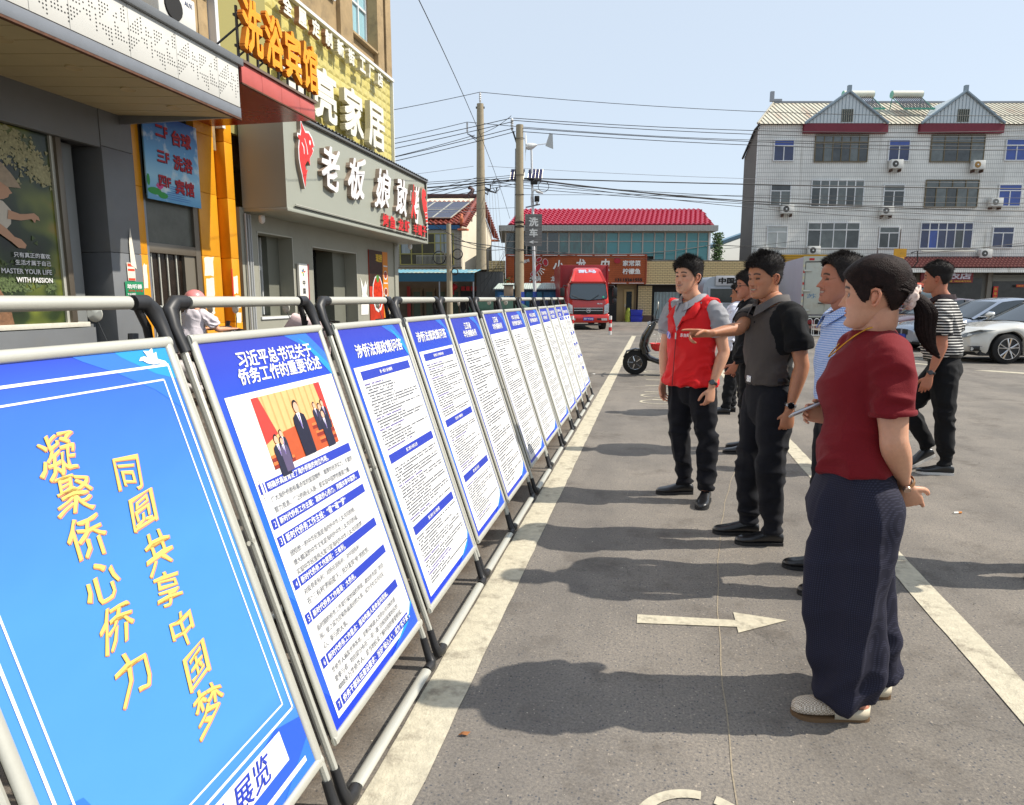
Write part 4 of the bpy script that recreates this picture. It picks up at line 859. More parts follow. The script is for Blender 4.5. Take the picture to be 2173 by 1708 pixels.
MB().add([(-.3, -.25, 5.80), (12.3, -.25, 5.80), (12.3, 2.75, 7.05), (.5, 2.75, 7.05), (12.3, 2.75, 5.8), (.5, 2.75, 5.8)], [(0, 1, 2, 3), (3, 2, 4, 5)]).obj('roof_deck', M('roof_deck', S(120, 34, 48), .8), t)
q = MB()
for x in [i * .62 + .55 for i in range(19)]: q.box(x, x + .55, 2.52, 2.72, 7.0, 7.1)
q.obj('ridge_tiles', rt, t, kind='stuff')
# glass band
xs = [-.38, .27, .9, 1.5, 2.18, 2.87, 3.5, 4.25, 5.0, 5.78, 6.53, 7.32, 8.01, 8.73, 9.38, 10.05, 10.7, 11.4, 12.05]
for i, (a, b) in enumerate(zip(xs[:-1], xs[1:])):
 zb = 4.0 if a < 8.7 else 3.76
 for z0_, z1_ in ((zb, 4.86), (4.90, 5.38)):
  MB().box(a + .03, b - .03, .04 + .01 * (i % 2), .07, z0_, z1_).obj('pane', darkteal if i < 5 else (M('wavy_teal', S(30, 92, 88), .05, spec=1, var=.9, vs=1.4, stretch=(2.2, 1, .8)) if i < 9 else teal), t)
for i, a in enumerate(xs): MB().box(a - .03 - (.02 if i % 2 == 0 else 0), a + .03, -.02, .1, 3.72 if a > 8.6 else 3.98, 5.4).obj('mullion', mull, t)
MB().box(-.38, 12.05, -.015, .09, 4.86, 4.90).obj('transom', mull, t); MB().box(8.6, 12.1, -.03, .1, 3.70, 3.76).obj('transom', mull, t); MB().box(12.05, 12.15, -.03, .3, 3.7, 5.4).obj('white_corner', whitef, t)
# brick parapets and pier
brick_wall(t, 8.14, 14.5, 2.29, 3.70, y=-.6); brick_wall(t, -1.4, -.40, 2.42, 3.69, y=-.6)
brick_wall(t, 7.75, 8.60, 0.4, 2.27, y=-.35, limit=380); brick_wall(t, 10.6, 14.5, .4, 2.28, y=-.1)
MB().box(7.74, 8.61, -.37, .2, 0, .4).obj('base_course', M('brown_base', S(92, 72, 60), .8), t); MB().box(8.14, 14.5, -.62, .2, 2.26, 2.29).obj('soffit_trim', mull, t)
MB().box(6.5, 7.72, .05, .1, 0, 2.3).obj('door_wall', M('tan_door_wall', S(150, 128, 88), .6), t)
dd = MB().box(6.95, 7.55, -.02, .03, 0, 1.98).obj('door', M('tan_door', S(176, 150, 98), .5), t); MB().box(7.08, 7.42, -.035, -.021, .12, 1.85).obj('pane', glass_d, dd); MB().box(7.0, 7.03, -.06, -.02, .9, 1.1).obj('handle', alu, dd)
MB().box(5.9, 6.5, .02, .06, 0, 2.0).obj('dark_opening', black_and_shade, t)
MB().box(8.6, 10.6, .05, .1, 0, 2.28).obj('dark_opening', black_and_shade, t)
cu = MB(); n = 44
vs = []
for i in range(n + 1):
 x = 8.82 + 1.55 * i / n; vs += [(x, -.02 + .025 * math.sin(i * 1.1), 0), (x, -.02 + .025 * math.sin(i * 1.1), 1.82)]
cu.add(vs, [(2 * i, 2 * i + 2, 2 * i + 3, 2 * i + 1) for i in range(n)]); cu.obj('plastic_curtain', M('plastic_strips', S(138, 156, 158), .3, var=.2, vs=3), t, smooth=60)
MB().box(-.3, 5.9, .05, .2, 0, 2.3).obj('lower_wall', M('plain_grey_wall', S(90, 88, 82), .9), t)
# signboard
t = FB('crayfish_signboard', 'orange-brown slatted signboard with a red crayfish, white lettering and phone number', 'signboard', -.36, 41.3, 2.32)
slat = M('orange_brown_slat', S(168, 78, 28), .55, var=.14, vs=3)
MB().box(0, 8.5, .05, .2, 0, 1.70).obj('backing', M('slat_gap', S(70, 34, 16), .8), t)
sm = MB().box(.02, 8.48, 0, .05, 0, .108).mesh('slat', slat)
for k in range(14): o = bpy.data.objects.new('slat', sm); link(o, t); o.location = (0, 0, .03 + k * .119)
for a in ((0, 8.5, -.05, .0, 1.66, 1.74), (0, 8.5, -.05, .0, -.03, .04), (-.02, .05, -.05, .0, .04, 1.66), (8.45, 8.52, -.05, 0, .04, 1.66)): MB().box(*a).obj('edge_trim', M('sign_edge', S(140, 60, 30), .5), t)
for k in range(8): MB().box(.1 + k * 1.05, 1.0 + k * 1.05, -.09, -.06, 1.66, 1.69).obj('neon_tube', whitef, t); MB().box(.1 + k * 1.05, 1.0 + k * 1.05, -.09, -.06, .01, .04).obj('neon_tube', whitef, t)
sl = M('sign_white_letter', S(216, 216, 212), .4)
for s, x, z, w_, h_ in (('火锅', 1.76, .29, .68, .33), ('龙虾', 3.05, .29, .68, .33), ('小', 3.15, 1.04, .62, .72), ('龙', 4.5, 1.1, .62, .74), ('虫', 5.95, 1.1, .62, .74), ('家常菜', 7.6, 1.21, 1.08, .34), ('柠檬鱼', 7.6, .73, 1.08, .34)):
 text(s, sl, t, FZ(x, -.0, z), name='letter', w=w_, h=h_, offset=.03, extrude=.05, shear=.15 if h_ > .5 else 0)
text('13115261555', black_and_shade, t, FZ(7.45, -.01, .22), name='letter', w=1.62, h=.2, offset=.035, extrude=.05)
text('徐州地锅鸡', sl, t, FZ(.95, -.0, 1.27) @ Matrix.Rotation(R(14), 4, 'Z'), name='letter', w=.95, h=.2, offset=.03, extrude=.05, shear=.2)
cray = M('crayfish_red', S(168, 26, 42), .5); cw = sl
def fl(pts, mat, nm, y, s=1, ox=0, oz=0, th=.02):
 m = MB(); m.prism([(a * s, b * s) for a, b in pts], th); o = m.obj(nm, mat, t); o.matrix_local = FZ(ox, y, oz); return o
ox, oz = 1.92, .92
for (cx, cy, rx, ry, rt_) in ((0, 0, .13, .3, -.55), (-.2, -.25, .12, .13, -.5), (-.33, -.38, .1, .08, -.5), (.06, .5, .10, .17, -1.0), (.46, .34, .14, .2, .2)):
 fl(ell(cx, cy, rx + .03, ry + .03, rt_, 16), cw, 'emblem_outline', -.02, 1, ox, oz); fl(ell(cx, cy, rx, ry, rt_, 16), cray, 'crayfish_emblem', -.042, 1, ox, oz, .021)
for a, b in (((.05, .2), (.06, .45)), ((.12, .12), (.4, .25)), ((.05, -.1), (.25, -.4)), ((.1, -.05), (.36, -.3)), ((-.05, -.2), (.1, -.5)), ((.1, .0), (.42, -.1))):
 m = MB(); m.tube([(ox + a[0], -.035, oz + a[1]), (ox + b[0], -.035, oz + b[1])], .022, 6); m.obj('crayfish_leg', cray if a[1] > .1 else cw, t)
fl(ell(0, 0, .2, .17), cray, 'red_seal', -.03, 1, 6.72, 1.36)
# crates, posters by the door
t = FB('blue_crates', 'two stacked blue plastic crates beside the tan restaurant door', 'crate', 7.25, 41.2)
for z in (0, .38):
 m = MB(); m.add([(.02, 0, z), (.68, 0, z), (.68, .45, z), (.02, .45, z), (-.02, -.03, z + .35), (.73, -.03, z + .35), (.73, .48, z + .35), (-.02, .48, z + .35)], [(0, 3, 2, 1), (4, 5, 6, 7), (0, 1, 5, 4), (1, 2, 6, 5), (2, 3, 7, 6), (3, 0, 4, 7)]); m.obj('crate', M('blue_crate', S(36, 52, 170), .4, var=.1, vs=6), t, bevel=.01)
 MB().box(-.04, .75, -.05, .5, z + .33, z + .36).obj('rim', M('blue_crate', S(36, 52, 170), .4), t)
t = FB('yellow_sack', 'yellow green sack leaning behind the blue crates', 'sack', 6.9, 41.3)
m = MB(); m.tube([(.2, .1, 0), (.2, .1, .3), (.22, .1, .6), (.22, .1, .85)], [(.16, .22), (.17, .24), (.15, .22), (.06, .2)], 12); m.obj('sack', M('sack_green', S(168, 180, 64), .6, var=.3, vs=9), t, smooth=60)
# iced drink shed in front
t = FB('drinks_shed', 'low shed with ribbed tin roof and blue ice drink posters, behind the stand row', 'shed', -1, 36)
MB().box(.1, 3.7, .3, 2, 0, 1.9).obj('body', M('shed_blue', S(40, 92, 124), .6), t)
rf = MB(); n = 60; vs = []
for i in range(n + 1):
 x = 0 + 3.75 * i / n; h = .018 * (i % 2); vs += [(x, 0, 1.93 + h), (x + .25 * (1 - i / n), 1.2, 2.24 + h)]
rf.add(vs, [(2 * i, 2 * i + 2, 2 * i + 3, 2 * i + 1) for i in range(n)]); rf.obj('ribbed_roof', M('ribbed_tin', S(178, 188, 180), .5, var=.1, vs=3), t)
MB().box(0, 3.75, .0, .03, 1.88, 1.92).obj('roof_edge', galv, t)
for k, (a, b) in enumerate(((.22, .95), (1.02, 1.62), (2.7 - .0, 3.5), (1.75, 2.6))):
 MB().box(a, b, .26, .3, .3, 1.78).obj('drink_poster', M('drink_print%d' % k, S(*[(30, 110, 176), (36, 120, 160), (30, 118, 172), (28, 132, 168)][k]), .3, var=.5, vs=4), t)
 for j in range(3):
  m = MB(); m.prism(ell(0, 0, .13, .15 if j else .1), .004); o = m.obj('drink_print', M('dp%d%d' % (k, j), S(*[(170, 190, 40), (90, 170, 70), (200, 220, 230)][(j + k) % 3]), .4, var=.4, vs=12), t); o.matrix_local = FZ((a + b) / 2 + .14 * (j - 1), .255 - .004 * j, 1.0 + .2 * ((j * 2 + k) % 3 - 1))
text('冷饮 面包', M('drinkletter', S(190, 230, 245), .4), t, FZ(.6, .25, 1.55), w=.55, h=.13, offset=.03)
# --- white gabled house with solar panels
t = FB('gabled_house', 'white rendered house with brown tiled roof, solar panels and glazed balcony front', 'house', -3, 41)
wr = M('cream_render', S(222, 212, 190), .8, var=.06, vs=1.2, dirt=S(176, 160, 130), ds=1.5, damt=.3)
tilewall = M('balcony_tile', S(170, 164, 150), .7, var=.08, vs=5)
W0 = -8.5
# gable wall towards +u
D = 7.46
m = MB(); m.add([(W0, 0, 0), (.0, 0, 0), (.0, D, 0), (W0, D, 0), (W0, 0, 5.85), (0, 0, 5.85), (0, D, 5.85), (W0, D, 5.85), (0, D / 2, 7.85), (W0, D / 2, 7.85)], [(0, 1, 5, 4), (1, 2, 6, 8, 5), (2, 3, 7, 6), (3, 0, 4, 9, 7), (5, 8, 9, 4), (6, 7, 9, 8)]); m.obj('wall', wr, t)
bt = M('brown_roof_tile', S(128, 58, 44), .5, var=.25, vs=3, dirt=S(60, 34, 30), ds=2, damt=.7)
rang = math.atan2(2.0, D / 2)
tile_roof(t, lambda f: W0 + 3.8, lambda f: .16, -.35, 5.72, rang, 11, tme, bt, limit=290)
MB().add([(W0, -.4, 5.62), (.1, -.4, 5.62), (.1, D / 2, 7.84), (W0, D / 2, 7.84)], [(0, 1, 2, 3)]).obj('roof_deck', bt, t)
MB().box(W0, .15, D / 2 - .12, D / 2 + .12, 7.82, 8.08).obj('ridge', M('ridge_dark', S(62, 34, 34), .6), t, bevel=.04)
for k, (a, b) in enumerate(((0, 1), (1, 0))):
 y0, y1 = (-.4, D / 2) if k == 0 else (D + .4, D / 2)
 m = MB(); m.tube([(.12, y0, 5.76), (.12, y1, 8.0)], .13, 10); m.obj('verge_cap', bt, t, smooth=50)
 for j in range(17):
  f = j / 17; m = MB(); m.tube([(.14, y0 + (y1 - y0) * f, 5.72 + 2.2 * f), (.42, y0 + (y1 - y0) * f, 5.62 + 2.2 * f)], [.07, .07], 6); m.obj('verge_tile', bt, t)
MB().box(W0, .0, -.42, -.38, 5.46, 5.70).obj('blue_fascia', M('blue_fascia', S(36, 88, 130), .5), t)
MB().box(-.1, .45, -.55, -.1, 5.40, 5.5).obj('corbel', M('terracotta', S(196, 108, 72), .7), t); MB().box(-.1, .5, D - .2, D + .3, 5.40, 5.52).obj('corbel', M('terracotta', S(196, 108, 72), .7), t)
m = MB(); m.tube([(.1, -.35, 5.8), (.12, -.45, 6.05), (.1, -.3, 6.35)], [.1, .13, .05], 8); m.obj('finial', M('terracotta', S(196, 108, 72), .7), t, smooth=50)
m = MB(); m.tube([(-.5, D / 2, 8.0), (-.3, D / 2, 8.35), (-.55, D / 2, 8.5)], [.2, .12, .14], 8); m.tube([(.1, D / 2, 8.0), (.02, D / 2, 8.3), (.08, D / 2, 8.5)], [.15, .08, .08], 8); m.obj('ridge_finial', M('ridge_dark', S(62, 34, 34), .6), t, smooth=50)
MB().box(.0, .02, 2.0, 2.35, 6.2, 6.7).obj('attic_vent', M('vent_brown', S(110, 92, 74), .7), t)
# balcony front
MB().box(W0, .02, -.25, 0, 3.3, 5.45).obj('balcony_surround', tilewall, t)
for k in range(22):
 for x in (-.32, -.12, -3.95, -3.7): MB().box(x, x + .13, -.262, -.25, 3.35 + k * .095, 3.37 + k * .095).obj('tile_strip', M('tile_strip', S(120, 84, 70), .7), t)
MB().box(-3.62, -.42, -.28, -.251, 3.42, 5.25).obj('balcony_glass', M('balcony_glass', S(66, 70, 64), .08, var=.35, vs=1.3, spec=.8), t)
yf = M('yellow_window_frame', S(150, 142, 78), .5)
for x in (-3.62, -2.95, -2.3, -1.55, -1.2, -.45): MB().box(x, x + .06, -.32, -.27, 3.4, 5.26).obj('window_frame', yf, t)
for z in (3.40, 4.02, 4.66, 5.2): MB().box(-3.62, -.4, -.315, -.275, z, z + .055).obj('window_frame', yf, t)
for a, b in ((-3.5, -3.0), (-1.5, -1.0), (-.95, -.5)): MB().box(a, b, -.292, -.281, 4.08, 5.18 if a > -3 else 4.62).obj('curtain', M('pale_curtain', S(150, 156, 156), .8, var=.25, vs=9, stretch=(3, 1, .2)), t)
for k in range(26): MB().box(-2.6 + k * .075, -2.585 + k * .075, -.36, -.34, 3.44, 3.92).obj('baluster', alu, t) if k < 27 else 0
MB().box(-2.62, -.6, -.365, -.335, 3.92, 3.95).obj('hand_rail', alu, t)
KS = .21
def shear(t):
 for c in t.children:
  if c.type == 'MESH' and c.data.users == 1 and c.location.length < 1e-6:
   for v in c.data.vertices: v.co.x += KS * v.co.y
  else: c.location.x += KS * c.location.y
shear(t)
# solar panels lie on the roof
spm = M('solar_cell', S(70, 74, 92), .22, spec=.6, var=.06, vs=2)
ra = Matrix.Rotation(rang, 4, 'X')
for i in range(4):
 for j in range(2):
  p_ = thing('solar_collector', ['rightmost dark solar collector of the lower row on the brown roof', 'rightmost dark solar collector of the upper row on the brown roof', 'solar collector second from the right, lower row', 'solar collector second from the right, upper row', 'solar collector third from the right, lower row', 'solar collector third from the right, upper row', 'solar collector mostly behind the fish signboard, lower row', 'solar collector mostly behind the fish signboard, upper row'][i * 2 + j], 'solar panel', BW(-3, 41), YAW, 'solar panels on the gabled house')
  bx = -1.75 - i * 1.1; y_ = .15 + j * 1.28
  def PN(nm, mt, x0, x1, y0, y1, z0, z1):
   q = MB().box(x0, x1, y0, y1, z0, z1); q.v = [ra @ Vector(v) for v in q.v]
   q.v = [(v.x + bx, v.y + y_ * math.cos(rang), v.z + 6.02 + y_ * math.sin(rang)) for v in q.v]; q.v = [(x + KS * 2.2 * y, y, z) for x, y, z in q.v]; q.obj(nm, mt, p_)
  PN('cells', spm, 0, 1.06, 0, 1.24, .08, .12)
  for a_ in ((-.01, 1.07, -.02, .01, .07, .135), (-.01, 1.07, 1.23, 1.26, .07, .135), (-.012, .025, .011, 1.229, .07, .135), (1.04, 1.072, .011, 1.229, .07, .135)): PN('frame', alu, *a_)
# awning building in front of the house
t = FB('blue_awning_shop', 'low dark shopfront under a long blue awning with patched tin roof, below the gabled house', 'shop', -6.2, 36)
MB().box(-6, 4.2, 0, .05, 2.32, 2.74).obj('blue_valance', M('petrol_blue', S(30, 88, 112), .6, var=.1, vs=2), t)
rf = MB(); n = 90; vs = []
for i in range(n + 1):
 x = -6 + 10.2 * i / n; h = .02 * (i % 2); vs += [(x, -.05, 2.76 + h), (x + .3 * (i / n), 1.7, 3.0 + h)]
rf.add(vs, [(2 * i, 2 * i + 2, 2 * i + 3, 2 * i + 1) for i in range(n)]); rf.obj('tin_roof', M('patched_tin', S(108, 160, 176), .5, dirt=S(214, 186, 112), ds=.9, damt=.95), t)
MB().box(-6, 5, 2.2, 2.4, 0, 2.9).obj('wall', M('dark_tan_wall', S(92, 78, 62), .8, var=.2, vs=3), t)
for x in (2.35, 4.15, -.5): m = MB(); m.tube([(x, .05, 0), (x, .05, 2.35)], .04, 8); m.obj('post', galv, t)
for x in (.55, 1.25, 1.95, 2.7): w_ = MB().box(x, x + .6, 2.1, 2.2, 0, 2.0).obj('door', M('brown_door', S(84, 68, 44), .5), t); MB().box(x + .12, x + .48, 2.08, 2.1, .3, 1.8).obj('pane', M('greenish_glass', S(52, 70, 62), .15), w_)
MB().box(3.3, 4.6, 2.12, 2.2, 0, 1.8).obj('dark_opening', black_and_shade, t)
for x in (.3, 2.6): MB().box(x, x + .18, 2.06, 2.1, .2, 2.1).obj('couplet', M('couplet_red', S(128, 30, 26), .7), t)
for k in range(4): MB().box(3.35 + k * .27, 3.56 + k * .27, 2.07, 2.11, 1.86, 2.1).obj('red_card', M('couplet_red2', S(170, 34, 34), .7), t)
for u, lab in ((-6.45, 'red lantern hanging under the left end of the blue awning'), (-3.2, 'red lantern hanging under the blue awning, right of the low pole')):
 t = FB('lantern', lab, 'lantern', u, 36.8, 2.05); m = MB(); m.lathe([(.01, .2), (.1, .19), (.22, .1), (.25, 0), (.22, -.1), (.1, -.19), (.01, -.2)], 16); m.obj('globe', M('lantern_red', S(176, 26, 30), .6), t, smooth=60); m = MB(); m.cyl((0, 0, -.2), (0, 0, -.42), .05, 8); m.obj('tassel', M('lantern_red', S(176, 26, 30), .6), t)
t = FB('grey_shed', 'grey lean-to shed beside the base of the tall concrete pole', 'shed', -2.0, 38)
MB().box(0, 1.5, 0, 3, 0, 2.9).obj('wall', M('shed_grey', S(98, 98, 96), .7, var=.15, vs=3), t); m = MB(); m.add([(-.4, -.2, 2.95), (1.6, -.2, 3.1), (1.6, 3, 3.2), (-.4, 3, 3.1)], [(0, 1, 2, 3)]); m.obj('roof', galv, t)
for k in range(7): MB().box(.02 + k * .21, .05 + k * .21, -.02, 0, 0, 2.9).obj('rib', M('shed_grey2', S(84, 84, 84), .7), t)
# --- white tiled apartment block
t = FB('apartment_block', 'white tiled four-storey block with two pale gables and burgundy bands', 'apartment block', 15.84, 45)
def strip_tile():
 m = bpy.data.materials.new('white_strip_tile'); m.use_nodes = True; N = NT(m); p = N.n['Principled BSDF']; tc = N.new('TexCoord')
 s = N.new('SeparateXYZ'); N.link(tc.outputs['Object'], s.inputs[0])
 def lines(sock, f, w_):
  a = N.new('Math', operation='MULTIPLY'); a.inputs[1].default_value = f; N.link(sock, a.inputs[0]); b = N.new('Math', operation='FRACT'); N.link(a.outputs[0], b.inputs[0])
  c = N.new('Math', operation='LESS_THAN'); c.inputs[1].default_value = w_; N.link(b.outputs[0], c.inputs[0]); return c.outputs[0]
 mx = N.new('Math', operation='MAXIMUM'); N.link(lines(s.outputs[0], 1 / .125, .17), mx.inputs[0]); N.link(lines(s.outputs[2], 1 / .27, .10), mx.inputs[1])
 no = N.new('TexNoise'); no.inputs['Scale'].default_value = .5; no.inputs['Detail'].default_value = 8; no.inputs['Roughness'].default_value = .7; N.link(tc.outputs['Object'], no.inputs['Vector'])
 r = N.new('ValToRGB'); r.color_ramp.elements[0].position = .3; r.color_ramp.elements[0].color = S(206, 206, 200); r.color_ramp.elements[1].position = .7; r.color_ramp.elements[1].color = S(238, 237, 230); N.link(no.outputs['Fac'], r.inputs[0])
 mp = N.new('Mapping'); mp.inputs['Scale'].default_value = (3.0, 3, .16); N.link(tc.outputs['Object'], mp.inputs[0])
 n2 = N.new('TexNoise'); n2.inputs['Scale'].default_value = 1; n2.inputs['Detail'].default_value = 6; N.link(mp.outputs[0], n2.inputs['Vector'])
 m2 = N.new('MapRange'); m2.inputs[1].default_value = .6; m2.inputs[2].default_value = .78; m2.inputs[4].default_value = .6; N.link(n2.outputs['Fac'], m2.inputs[0])
 st = N.new('Mix', data_type='RGBA'); N.link(m2.outputs[0], st.inputs[0]); N.link(r.outputs[0], st.inputs[6]); st.inputs[7].default_value = S(132, 122, 98)
 x = N.new('Mix', data_type='RGBA'); mu = N.new('Math', operation='MULTIPLY'); mu.inputs[1].default_value = .55; N.link(mx.outputs[0], mu.inputs[0]); N.link(mu.outputs[0], x.inputs[0]); N.link(st.outputs[2], x.inputs[6]); x.inputs[7].default_value = S(70, 70, 68); N.link(x.outputs[2], p.inputs['Base Color'])
 p.inputs['Roughness'].default_value = .35; return m
tilew = strip_tile()
BWd = 26; dep = 8.5
m = MB(); m.box(0, BWd, 0, .3, 0, 12.40); m.obj('front_wall', tilew, t)
m = MB(); m.prism([(0, 0), (12.38, 0), (12.3, .3), (10.9, 2.3), (0, 2.3)], .3, Matrix(((0, 0, 1, -.01), (0, 1, 0, .31), (1, 0, 0, 0), (0, 0, 0, 1)))); m.obj('side_wall', M('grey_cement', S(112, 106, 100), .85, var=.1, vs=.8), t)
m = MB(); m.box(3.6, BWd, .302, dep, 0, 12.38); m.obj('body', M('grey_cement', S(112, 106, 100), .85, var=.1, vs=.8), t)
# roof: pale steel with standing seams
rs = M('pale_steel_roof', S(206, 200, 180), .5, var=.06, vs=1.5, dirt=S(150, 84, 44), ds=1.1, damt=.75, stretch=(1.6, .25, .25))
m = MB(); rz_, ry = 14.85, 4.2
m.add([(-.25, -.25, 12.40), (2.35, ry, rz_), (BWd, ry, rz_), (BWd, -.25, 12.40), (3.4, dep, 12.4), (2.9, dep - 3, rz_), (BWd, dep - 3, rz_), (BWd, dep, 12.4)], [(0, 3, 2, 1), (0, 1, 5, 4), (1, 2, 6, 5), (4, 5, 6, 7)]); m.obj('roof', rs, t)
sl_ = (rz_ - 12.4) / (ry + .25); seam = M('roof_seam', S(170, 165, 150), .5)
for i in range(86):
 x = -.1 + i * .3; f = min(1, (x + .25) / 2.6)
 m = MB(); m.tube([(x, -.26, 12.42), (x, -.25 + (ry + .25) * f, 12.42 + (rz_ - 12.4) * f)], [(.03, .012)] * 2, 4); m.obj('roof_seam', seam, t)
MB().box(2.35, BWd, ry - .05, ry + .2, rz_, rz_ + .12).obj('ridge_cap', galv, t)
m = MB(); m.tube([(-.25, -.3, 12.42), (2.35, ry, rz_ + .04)], .06, 6); m.obj('hip_cap', seam, t)
m = MB(); m.tube([(-.1, -.3, 12.36), (-.12, .5, 12.2), (-.1, 2.7, 10.85)], .07, 6); m.obj('left_eave', M('dark_eave', S(50, 48, 46), .7), t); MB().box(2.1, 2.9, ry - .1, ry + .1, rz_ + .1, rz_ + .25).obj('ridge_finial', galv, t); MB().box(2.1, 2.35, ry - .1, ry + .1, rz_ + .25, rz_ + .75).obj('ridge_finial', galv, t)
pg = M('pale_gable_cladding', S(200, 208, 210), .5, var=.04, vs=2); gt = M('gable_trim', S(128, 144, 154), .5); burg = M('burgundy_band', S(118, 34, 50), .6, var=.12, vs=2)
for gx0, gx1, ax in ((18.63 - 15.84, 23.81 - 15.84, 21.25 - 15.84), (26.01 - 15.84, 31.2 - 15.84, 28.6 - 15.84)):
 zt = 14.28
 m = MB(); m.add([(gx0, -.3, 12.42), (gx1, -.3, 12.42), (ax, -.3, zt), (ax, 3.2, zt), (gx0, -.25, 12.42), (gx1, -.25, 12.42)], [(0, 1, 2), (0, 2, 3), (1, 3, 2)]); m.obj('gable', pg, t)
 x = gx0 + .25
 while x < gx1 - .2:
  h = (zt - 12.42) * (1 - abs(x - ax) / ((gx1 - gx0) / 2)); MB().box(x, x + .03, -.325, -.301, 12.43, 12.4 + h).obj('cladding_rib', M('pale_rib', S(150, 162, 168), .5), t); x += .22
 for a in (gx0 - .05, gx1 + .05): m = MB(); m.tube([(a, -.38, 12.40), (ax, -.38, zt + .05)], [(.09, .09)] * 2, 6); m.obj('verge_trim', gt, t)
 MB().box(ax - .1, ax + .12, -.4, -.2, zt + .05, zt + .4).obj('apex_finial', gt, t)
 wv = MB().box(ax - .38, ax + .34, -.33, -.31, 12.5, 13.25).obj('attic_window', M('attic_dark', S(70, 74, 70), .4), t)
 for k in range(6): MB().box(ax - .36 + k * .135, ax - .34 + k * .135, -.37, -.34, 12.48, 13.27).obj('bar', M('window_bar', S(170, 168, 150), .5), wv)
 MB().box(gx0 - .05, gx1 + .1, -.30, -.02, 11.84, 12.41).obj('burgundy_band', burg, t)
bl = M('blue_window_glass', S(40, 70, 150), .15, spec=.7, var=.2, vs=3); bd = M('deep_blue_glass', S(28, 40, 84), .12, spec=.8, var=.3, vs=3); gg = M('grey_window_glass', S(96, 102, 100), .12, spec=.7, var=.35, vs=2); brn = M('bronze_window_frame', S(104, 92, 66), .5)
dkg = M('dim_window_glass', S(62, 66, 66), .12, spec=.7, var=.5, vs=1.6)
def win(x0, x1, z0, z1, up, lo, fr, tcols, bcols, tz=.28, name='window'):
 x0 -= 15.84; x1 -= 15.84; zt = z1 - (z1 - z0) * tz
 w_ = MB().box(x0, x1, -.012, -.002, z0, z1).obj(name, black_and_shade, t)
 for i in range(tcols): a = (x1 - x0) / tcols; MB().box(x0 + a * i + .03, x0 + a * (i + 1) - .03, -.05, -.03, zt + .03, z1 - .03).obj('pane', up, w_)
 for i in range(bcols): a = (x1 - x0) / bcols; MB().box(x0 + a * i + .03, x0 + a * (i + 1) - .03, -.05 - .015 * (i % 2), -.03, z0 + .03, zt - .03).obj('pane', lo if not isinstance(lo, list) else lo[i % len(lo)], w_)
 for i in range(tcols + 1): a = x0 + (x1 - x0) * i / tcols; MB().box(a - .03, a + .03, -.085, -.025, zt, z1).obj('frame', fr, w_)
 for i in range(bcols + 1): a = x0 + (x1 - x0) * i / bcols; MB().box(a - .03, a + .03, -.088, -.025, z0, zt).obj('frame', fr, w_)
 for z in (z0, zt, z1): MB().box(x0 - .02, x1 + .02, -.09, -.024, z - .03, z + .03).obj('frame', fr, w_)
win(16.82, 18.09, 10.17, 11.46, bl, bd, whitef, 1, 2); win(24.19, 25.52, 10.17, 11.46, bl, bd, whitef, 1, 2); win(31.7, 33.1, 10.2, 11.5, bl, bl, whitef, 1, 2)
win(19.45, 22.83, 10.12, 11.75, gg, [dkg, gg, dkg, dkg, gg, dkg], brn, 6, 6); win(26.9, 30.3, 10.12, 11.75, gg, [gg, dkg, dkg, gg], brn, 4, 4)
win(16.77, 18.05, 7.35, 8.68, dkg, gg, whitef, 1, 2); win(19.4, 22.78, 7.32, 8.98, gg, [dkg, gg, dkg, gg, dkg, gg], whitef, 6, 6); win(24.1, 25.42, 7.35, 8.68, gg, dkg, whitef, 1, 2); win(26.8, 30.2, 7.3, 8.98, gg, [dkg, gg, dkg, gg, gg], brn, 4, 5); win(31.55, 33, 7.35, 8.7, bl, bl, whitef, 1, 2)
win(16.7, 18.0, 4.72, 6.1, M('curtained_glass', S(176, 180, 176), .2, var=.12, vs=4), M('curtained_glass', S(176, 180, 176), .2), whitef, 1, 2); win(19.33, 22.7, 4.68, 6.3, gg, [dkg, gg, gg, dkg], whitef, 4, 4); win(24.03, 25.3, 4.7, 6.03, gg, dkg, whitef, 1, 2); win(26.72, 30.1, 4.68, 6.3, bd, [bd, bl, bd, bd, dkg, bd], whitef, 6, 6); win(31.45, 32.8, 4.7, 6.03, bd, bd, whitef, 1, 2)
for x in (24.0, 25.42): MB().box(x - 15.84, x - 15.80, -.02, -.002, 3.8, 5.9).obj('rust_streak', rust, t)
m = MB(); m.tube([(26.7 - 15.84, -.3, 4.5), (30.2 - 15.84, -.3, 4.5)], .03, 6); m.tube([(26.7 - 15.84, -.5, 4.45), (30.2 - 15.84, -.5, 4.45)], .03, 6); m.obj('drying_rail', alu, t)
# ground floor awning roof and shopfronts
e0 = 23.6 - 15.84
src = MB(); src.v = [(x * .8, y * .8, z * .8) for x, y, z in tme.v]; src.f = list(tme.f)
MB().box(e0, BWd, -1.6, 0, 3.30, 3.34).obj('awning_deck', M('awning_deck', S(60, 40, 40), .8), t)
awt = M('maroon_awning_tile', S(104, 52, 50), .55, var=.3, vs=3, dirt=S(176, 138, 120), ds=3, damt=.5)
me_ = src.mesh('awning_tile', awt, 60); aw = MB(); cnt = 0
for r_ in range(5):
 x = e0
 while x < BWd - .3 and x < e0 + 10.5:
  lo = Matrix.Translation((x, -1.62 + r_ * .27, 3.36 + r_ * .135)) @ Matrix.Rotation(R(27), 4, 'X'); o = bpy.data.objects.new('awning_tile', me_); link(o, t); o.matrix_local = lo; x += .24
MB().box(e0, BWd, -.35, -.02, 4.02, 4.14).obj('awning_ridge', M('awning_ridge', S(70, 36, 40), .6), t)
MB().box(e0, BWd, -1.66, -1.60, 3.06, 3.32).obj('awning_fascia', tilew, t)
